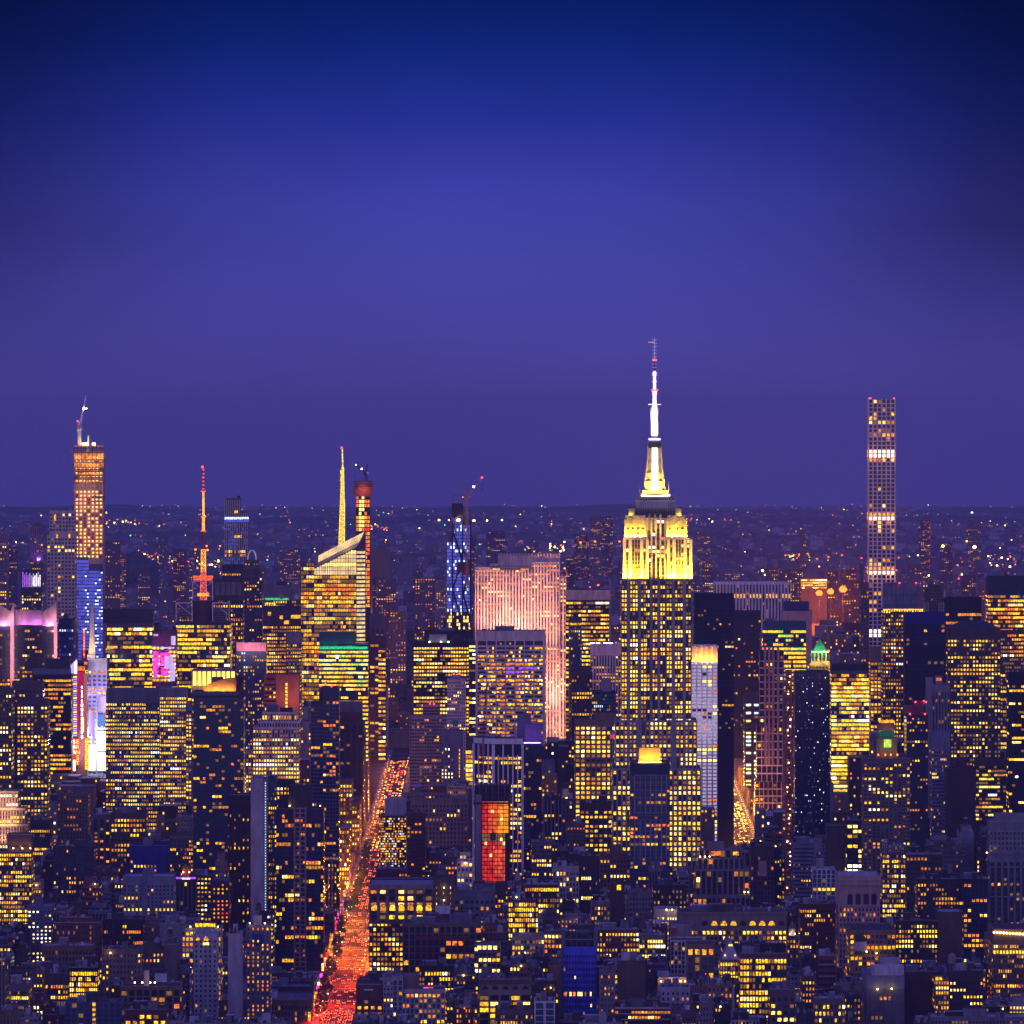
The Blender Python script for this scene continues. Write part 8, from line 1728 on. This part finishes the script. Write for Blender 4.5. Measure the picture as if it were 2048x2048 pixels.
# shop fronts and signs on the avenue's left side: lit strips standing on the kerb line belong to shops; each is a sign
rr = random.Random(3)
for i in range(46):
    y = 3990 + 27 * i + rr.uniform(-8, 8); mt = rr.choice(['lit_gold', 'lit_red', 'lit_yellow', 'lit_pale', 'lit_violet', 'lit_orange', 'lit_magenta', 'strip_white'])
    m = MB(); h0 = rr.uniform(3, 6); h = rr.uniform(1.2, 7 if i % 4 == 0 else 2.5)
    m.box(-.6, .9, -.25, .25, 0, h, mt, bottom=True)
    o = m.build('shop_sign'); o.location = (X6(y) - 16.6, y, h0); nth = NTH[i % 16]
    tag(o, 'glowing shop sign on the left side of the red avenue', 'shop sign', 'shop signs along the left avenue')
    o2 = MB(); o2.box(-1.0, -.5, -.1, .1, .2, .5, 'steel', bottom=True); o2.build('bracket', o)
# street trees on the left pavement
def tree_mesh(seed, h, rad, n):
    r = random.Random(seed); m = MB()
    for i in range(n):
        while True:
            p = Vector((r.uniform(-1, 1), r.uniform(-1, 1), r.uniform(-1, 1)))
            if .25 < p.length < 1 and r.random() < .45 + .55 * p.length: break
        k = .75 + .5 * math.sin(3 * p.x + seed) * math.cos(2.5 * p.z)
        c = Vector((p.x * rad * k, p.y * rad * k, h * .62 + p.z * h * .36)); s = r.uniform(.35, .8)
        a = Vector((r.uniform(-1, 1), r.uniform(-1, 1), r.uniform(-1, 1))).normalized(); b_ = a.orthogonal().normalized(); c2 = a.cross(b_)
        m.poly((c - b_ * s, c - c2 * s * .6, c + b_ * s, c + c2 * s * .6), 'foliage')
    t = MB(); t.cyl(0, 0, 0, h * .55, .28, .16, 7, 'bark')
    for q in range(4): t.bar((0, 0, h * .42), (rad * .5 * math.cos(q * 1.6), rad * .5 * math.sin(q * 1.6), h * .72), .16, 'bark')
    return m.mesh('tree_crown'), t.mesh('tree_trunk')
TM = [tree_mesh(i, 11.5 + i, 5.0 + .5 * i, 420) for i in range(3)]
for i in range(36):
    y = 4030 + 38 * i + (i * 37) % 29 + (60 if i > 8 else 0) + (90 if i > 16 else 0); c, t_ = TM[i % 3]
    o = empty('street_tree', (X6(y) - 11.6 + (i % 2) * 1.2 + (3.2 if y > 4900 else 0), y, .15), 'dark leafy street tree on the left pavement of the glowing avenue', 'tree', 'street trees along the left avenue')
    for nme, me in (('crown', c), ('trunk', t_)): q = bpy.data.objects.new(nme, me); COL.objects.link(q); q.parent = o

# ------------------------------------------------------------------ the park and the far city
rr = random.Random(21)
m = MB()
for i in range(15000):
    y = rr.uniform(7450, 10850); x = rr.uniform(-760, 190) + X6(y) + 112
    h = rr.uniform(9, 19); s = rr.uniform(3, 7)
    for j in range(2):
        c = Vector((x + rr.uniform(-3, 3), y + rr.uniform(-3, 3), h * rr.uniform(.55, 1) + gz(y))); a = Vector((rr.uniform(-1, 1), rr.uniform(-1, 1), rr.uniform(-.3, 1))).normalized(); b_ = a.orthogonal().normalized() * s; c2 = a.cross(b_).normalized() * s * .7
        m.poly((c - b_, c - c2, c + b_, c + c2), 'foliage')
tag(m.build('park_trees'), 'dark wooded park glimpsed between the towers', kind='stuff')
m = MB()
for y0, h, off in ((17500, 16, 0), (21000, 20, 2), (25500, 30, 5), (31000, 45, 9)):
    n = 60; pr = None
    for i in range(n + 1):
        x = -.12 * y0 * 1.2 + .24 * y0 * 1.2 * i / n; z = gz(y0) + h * (.45 + .35 * math.sin(i * .35 + off) + .2 * math.sin(i * 1.1 + off * 3))
        q = (x, y0, gz(y0) - 30), (x, y0 + 500, z), (x, y0 + 2200, gz(y0 + 2200) - 20)
        if pr: m.poly((pr[0], q[0], q[1], pr[1]), 'foliage'); m.poly((pr[1], q[1], q[2], pr[2]), 'foliage')
        pr = q
tag(m.build('hills'), kind='structure')
# wooded rise in the far left
m = MB()
for i in range(3000):
    u, v = rr.uniform(-1, 1), rr.uniform(-1, 1)
    if u * u + v * v > 1: continue
    px = 268 + 55 * u; y = 14500 + 900 * v; z = 55 * (1 - u * u) * (1 - .5 * v * v) + rr.uniform(0, 12); s = rr.uniform(6, 13)
    c = Vector((PX(px, y), y, gz(y) + z)); a = Vector((rr.uniform(-1, 1), rr.uniform(-1, .2), rr.uniform(0, 1))).normalized(); b_ = a.orthogonal().normalized() * s; c2 = a.cross(b_).normalized() * s
    m.poly((c - b_, c - c2, c + b_, c + c2), 'foliage')
tag(m.build('woodland'), 'dark wooded rise beyond the tall unfinished tower', kind='stuff')
m = MB(); ml = MB()
walls = ['brown', 'taupe', 'grey', 'tan', 'redbrick', 'beige', 'pale', 'pale', 'beige', 'bluegrey', 'white']
def inpark(x, y): return 7420 < y < 10900 and -790 < x - (X6(y) + 112) < 205
for i in range(8600):
    y = 1 / (1 / 43000 + (1 / 7200 - 1 / 43000) * rr.random() ** 1.3); px = rr.uniform(-50, 2098)
    x = PX(px, y)
    if inpark(x, y) or y < 7250: continue
    w = rr.uniform(9, 34); dp = rr.uniform(9, 24); h = rr.uniform(8, 21) if rr.random() < .86 else rr.uniform(22, 48)
    if y < 9000: h *= 1.5
    w *= 1 + max(0, y - 15000) / 20000; h = h if y < 16000 else min(h, 22) * max(.45, 1 - (y - 16000) / 26000)
    z = gz(y); m.box(x, x + w, y, y + dp, z - 4, z + h, rr.choice(walls), top=rr.choice(['roof', 'tar', 'roofpale', 'roof', 'pale']))
    if rr.random() < .5: m.box(x + w * .3, x + w * .6, y + 3, y + 8, z + h, z + h + 3, rr.choice(walls))
    for j in range(rr.choice([0, 0, 0, 1, 1, 2, 5])):
        u = x + w * rr.random() * .9; zz = z + h * rr.uniform(.3, .92); s = rr.uniform(.7, 1.7)
        m.poly(((u, y - .2, zz), (u + s, y - .2, zz), (u + s, y - .2, zz + s), (u, y - .2, zz + s)), rr.choice(['lit_gold', 'lit_amber', 'lit_orange', 'lit_pale', 'lit_amber', 'lit_dim']))
    if rr.random() < (.34 if math.sin(x * .004 + 1) * math.cos(y * .0013) > .25 else .09):
        s = rr.uniform(.5, 1.1) * (y / 9000) ** .6; u = x + w * rr.random(); zz = z + rr.uniform(6, 10) + (h if rr.random() < .4 else 0)
        ml.box(u - s, u + s, y - 3 - s, y - 3 + s, zz - s, zz + s, rr.choices(['lit_gold', 'lit_pale', 'lit_orange', 'lamp_warm', 'lamp_orange', 'lit_red', 'lamp_green', 'lit_white'], [5, 4, 4, 2, 2, .8, .4, 1])[0], bottom=True)
# lit roads and pools of light
for x0, x1, y0, y1, n in ((280, 345, 1105, 1118, 50), (330, 450, 1118, 1135, 40), (1050, 1130, 1080, 1098, 40), (200, 280, 1016, 1024, 26), (1120, 1150, 1120, 1160, 30), (370, 440, 1124, 1132, 30), (1570, 1620, 1098, 1120, 40), (740, 780, 1028, 1044, 18), (750, 1000, 1000, 1006, 12), (1700, 1780, 1130, 1190, 30), (1380, 1425, 1008, 1020, 8), (1900, 2048, 1110, 1130, 30), (1640, 1740, 1230, 1250, 50)):
    for i in range(n):
        px, py = rr.uniform(x0, x1), rr.uniform(y0, y1); y = CAMZ * F / (py - HOR); s = rr.uniform(.6, 1.4) * (y / 9000) ** .7
        x = PX(px, y); z = gz(y) + rr.uniform(8, 26); ml.box(x - s, x + s, y - s, y + s, z - s, z + s, rr.choice(['lit_gold', 'lit_pale', 'lit_orange', 'lamp_warm', 'lit_red', 'lamp_orange']), bottom=True)
tag(m.build('distant_city'), 'carpet of low buildings fading into blue haze', kind='stuff')
tag(ml.build('city_lights'), 'scattered street lights of the far city', kind='stuff')
def far_block(px0, px1, py, d, wall, lab, pw, pal='warm', name='apartment_block', post=None):
    b = Bld(name, lab, 'building', d, (px0 + px1) / 2, 2048, seed=int(px0)); b.rowmode = True; k = d / F
    b.tier(px0, px1, py, None, 0, 16, wall, 'roof', side=False, st='punch', fp=3.4 / k, bp=3.6 / k, ww=.42, wh=.5, pf=.7, pw=pw, pi=pw * .4, pal=pal, top=2, dark='dkgrey', par=.5)
    if post: post(b)
    b.finish(cap=16)
FB = [(210, 240, 1082, 9500), (317, 336, 1072, 12500), (275, 300, 1130, 10500), (560, 600, 1098, 12500), (745, 770, 1155, 9800), (752, 792, 1158, 9500), (830, 870, 1155, 9500), (872, 896, 1160, 9300), (972, 1010, 1062, 14500), (1149, 1178, 1067, 14000), (1181, 1203, 1030, 14500), (1204, 1226, 1034, 14600), (1132, 1150, 1115, 11500), (1385, 1400, 1130, 10800), (1405, 1426, 1125, 11200), (1533, 1556, 1137, 9900), (1560, 1604, 1140, 9700), (1655, 1676, 1142, 9700), (1682, 1712, 1140, 9600), (1718, 1726, 1168, 9000), (1815, 1848, 1130, 10300), (1845, 1856, 1146, 9800), (1925, 1952, 1150, 9700), (1958, 1975, 1165, 9200), (1842, 1861, 1040, 14500), (1936, 1962, 1039, 14800), (1702, 1718, 1160, 9200), (346, 372, 1098, 11500), (378, 392, 1095, 11500), (10, 34, 1095, 11000), (60, 88, 1180, 9000), (700, 706, 1080, 12500), (1505, 1530, 1260, 8000), (1640, 1662, 1240, 7800), (1684, 1720, 1246, 7600), (1612, 1640, 1248, 7900), (1660, 1684, 1218, 8400), (780, 812, 1222, 8700), (1450, 1480, 1145, 10400), (1760, 1775, 1090, 12600), (1310, 1345, 1135, 10500), (1350, 1375, 1150, 10100), (455, 470, 1075, 12500), (240, 252, 1108, 11500), (940, 952, 1075, 13500), (1395, 1420, 1062, 14500), (1600, 1612, 1060, 14500), (1880, 1905, 1085, 13000)]
for i, (a, c, y, dd) in enumerate(FB):
    py_ = y; w = rr.choice(['taupe', 'brown', 'tan', 'redbrick', 'grey'])
    nth, wh = where((a + c) / 2, y, ('far', w)); far_block(a, c, y, dd, w, f'{nth}far {dict(taupe="grey-brown", brown="brown", tan="tan", redbrick="reddish", grey="grey")[w]} apartment block in the haze, {wh}', rr.uniform(.12, .4))
    COV[cov_rect(a, c, y, y + 10)] = True
# big floodlights far away: mast and lamp
for px, py, dd, mt, s, lab in ((878, 1040, 20000, 'lamp_warm', 3.2, 'far yellow floodlight left of the blue braced tower'), (898, 1040.5, 20000, 'lamp_warm', 2.4, 'fainter far yellow floodlight nearly touching the blue braced tower'), (948, 1041, 20000, 'lamp_warm', 4.2, 'brightest far yellow floodlight right of blue braced tower'), (974, 1041, 20000, 'lamp_warm', 3.2, 'far yellow floodlight, third from the orange crane'), (1004, 1040, 20000, 'lamp_warm', 3.0, 'rightmost of the row of far yellow floodlights'),
                              (1638.5, 1186, 7900, 'lamp_orange', 4.6, 'leftmost of three glaring orange floodlights below yellow block'), (1661, 1183, 7900, 'lamp_orange', 4.6, 'middle of three glaring orange floodlights below yellow block'), (1686, 1178.5, 7900, 'lamp_orange', 5.2, 'rightmost and highest of three glaring orange floodlights'), (1634, 1118, 12500, 'lit_orange', 3.0, 'left flame-shaped orange floodlight of a far stadium'), (1657, 1114, 12500, 'lit_orange', 3.0, 'middle flame-shaped orange floodlight of a far stadium'), (1684, 1110, 12500, 'lit_orange', 3.0, 'right flame-shaped orange floodlight of a far stadium'),
                              (1525, 1141, 10500, 'lamp_warm', 2.2, 'single bright floodlight left of the yellow block'), (1886, 1092, 13000, 'lamp_warm', 3.0, 'far yellow floodlight midway right of square grid tower'), (1949, 1094, 13000, 'lamp_warm', 4.0, 'large far yellow floodlight near the right edge'), (580, 1045, 18000, 'lamp_orange', 2.6, 'lone far orange lamp left of the yellow spire'), (391, 1099, 11500, 'lamp_orange', 2.4, 'orange lamp just left of the red mast'), (413, 1092, 11500, 'lamp_orange', 2.4, 'upper orange lamp right of the red mast'), (415, 1100, 11500, 'lamp_orange', 2.6, 'lower orange lamp right of the red mast'), (440, 1092, 11500, 'lamp_orange', 2.0, 'small orange lamp left of dark blue notched tower'),
                              (1161, 1085, 13900, 'lamp_orange', 3.0, 'orange lamp at the foot of a far brick block'), (1190, 1083, 13900, 'lamp_orange', 2.8, 'orange lamp at the foot of twin far towers'), (1239, 1083, 13900, 'lamp_orange', 2.6, 'orange lamp left of the floodlit stone crown'), (1944, 1025, 24000, 'screen_white', 5, 'white lit sign on the far horizon at right')):
    z = PZ(py, dd); g0 = gz(dd); o = empty('floodlight_mast', (PX(px, dd), dd, g0), lab, 'floodlight')
    m = MB(); m.box(-s * .03, s * .03, 0, s * .06, 0, z - g0, 'tar'); m.build('mast', o)
    m = MB(); m.cyl(0, 0, z - g0 - s * .7, z - g0, s * .6, s, 10, mt); m.cyl(0, 0, z - g0, z - g0 + s * .7, s, s * .5, 10, mt); m.build('lamp_head', o)
    if dd < 9000: lamp('POINT', 'lamp_glow', (0, -60, z - g0 - 10), 1500000, (1, .18, .02), o, radius=2)
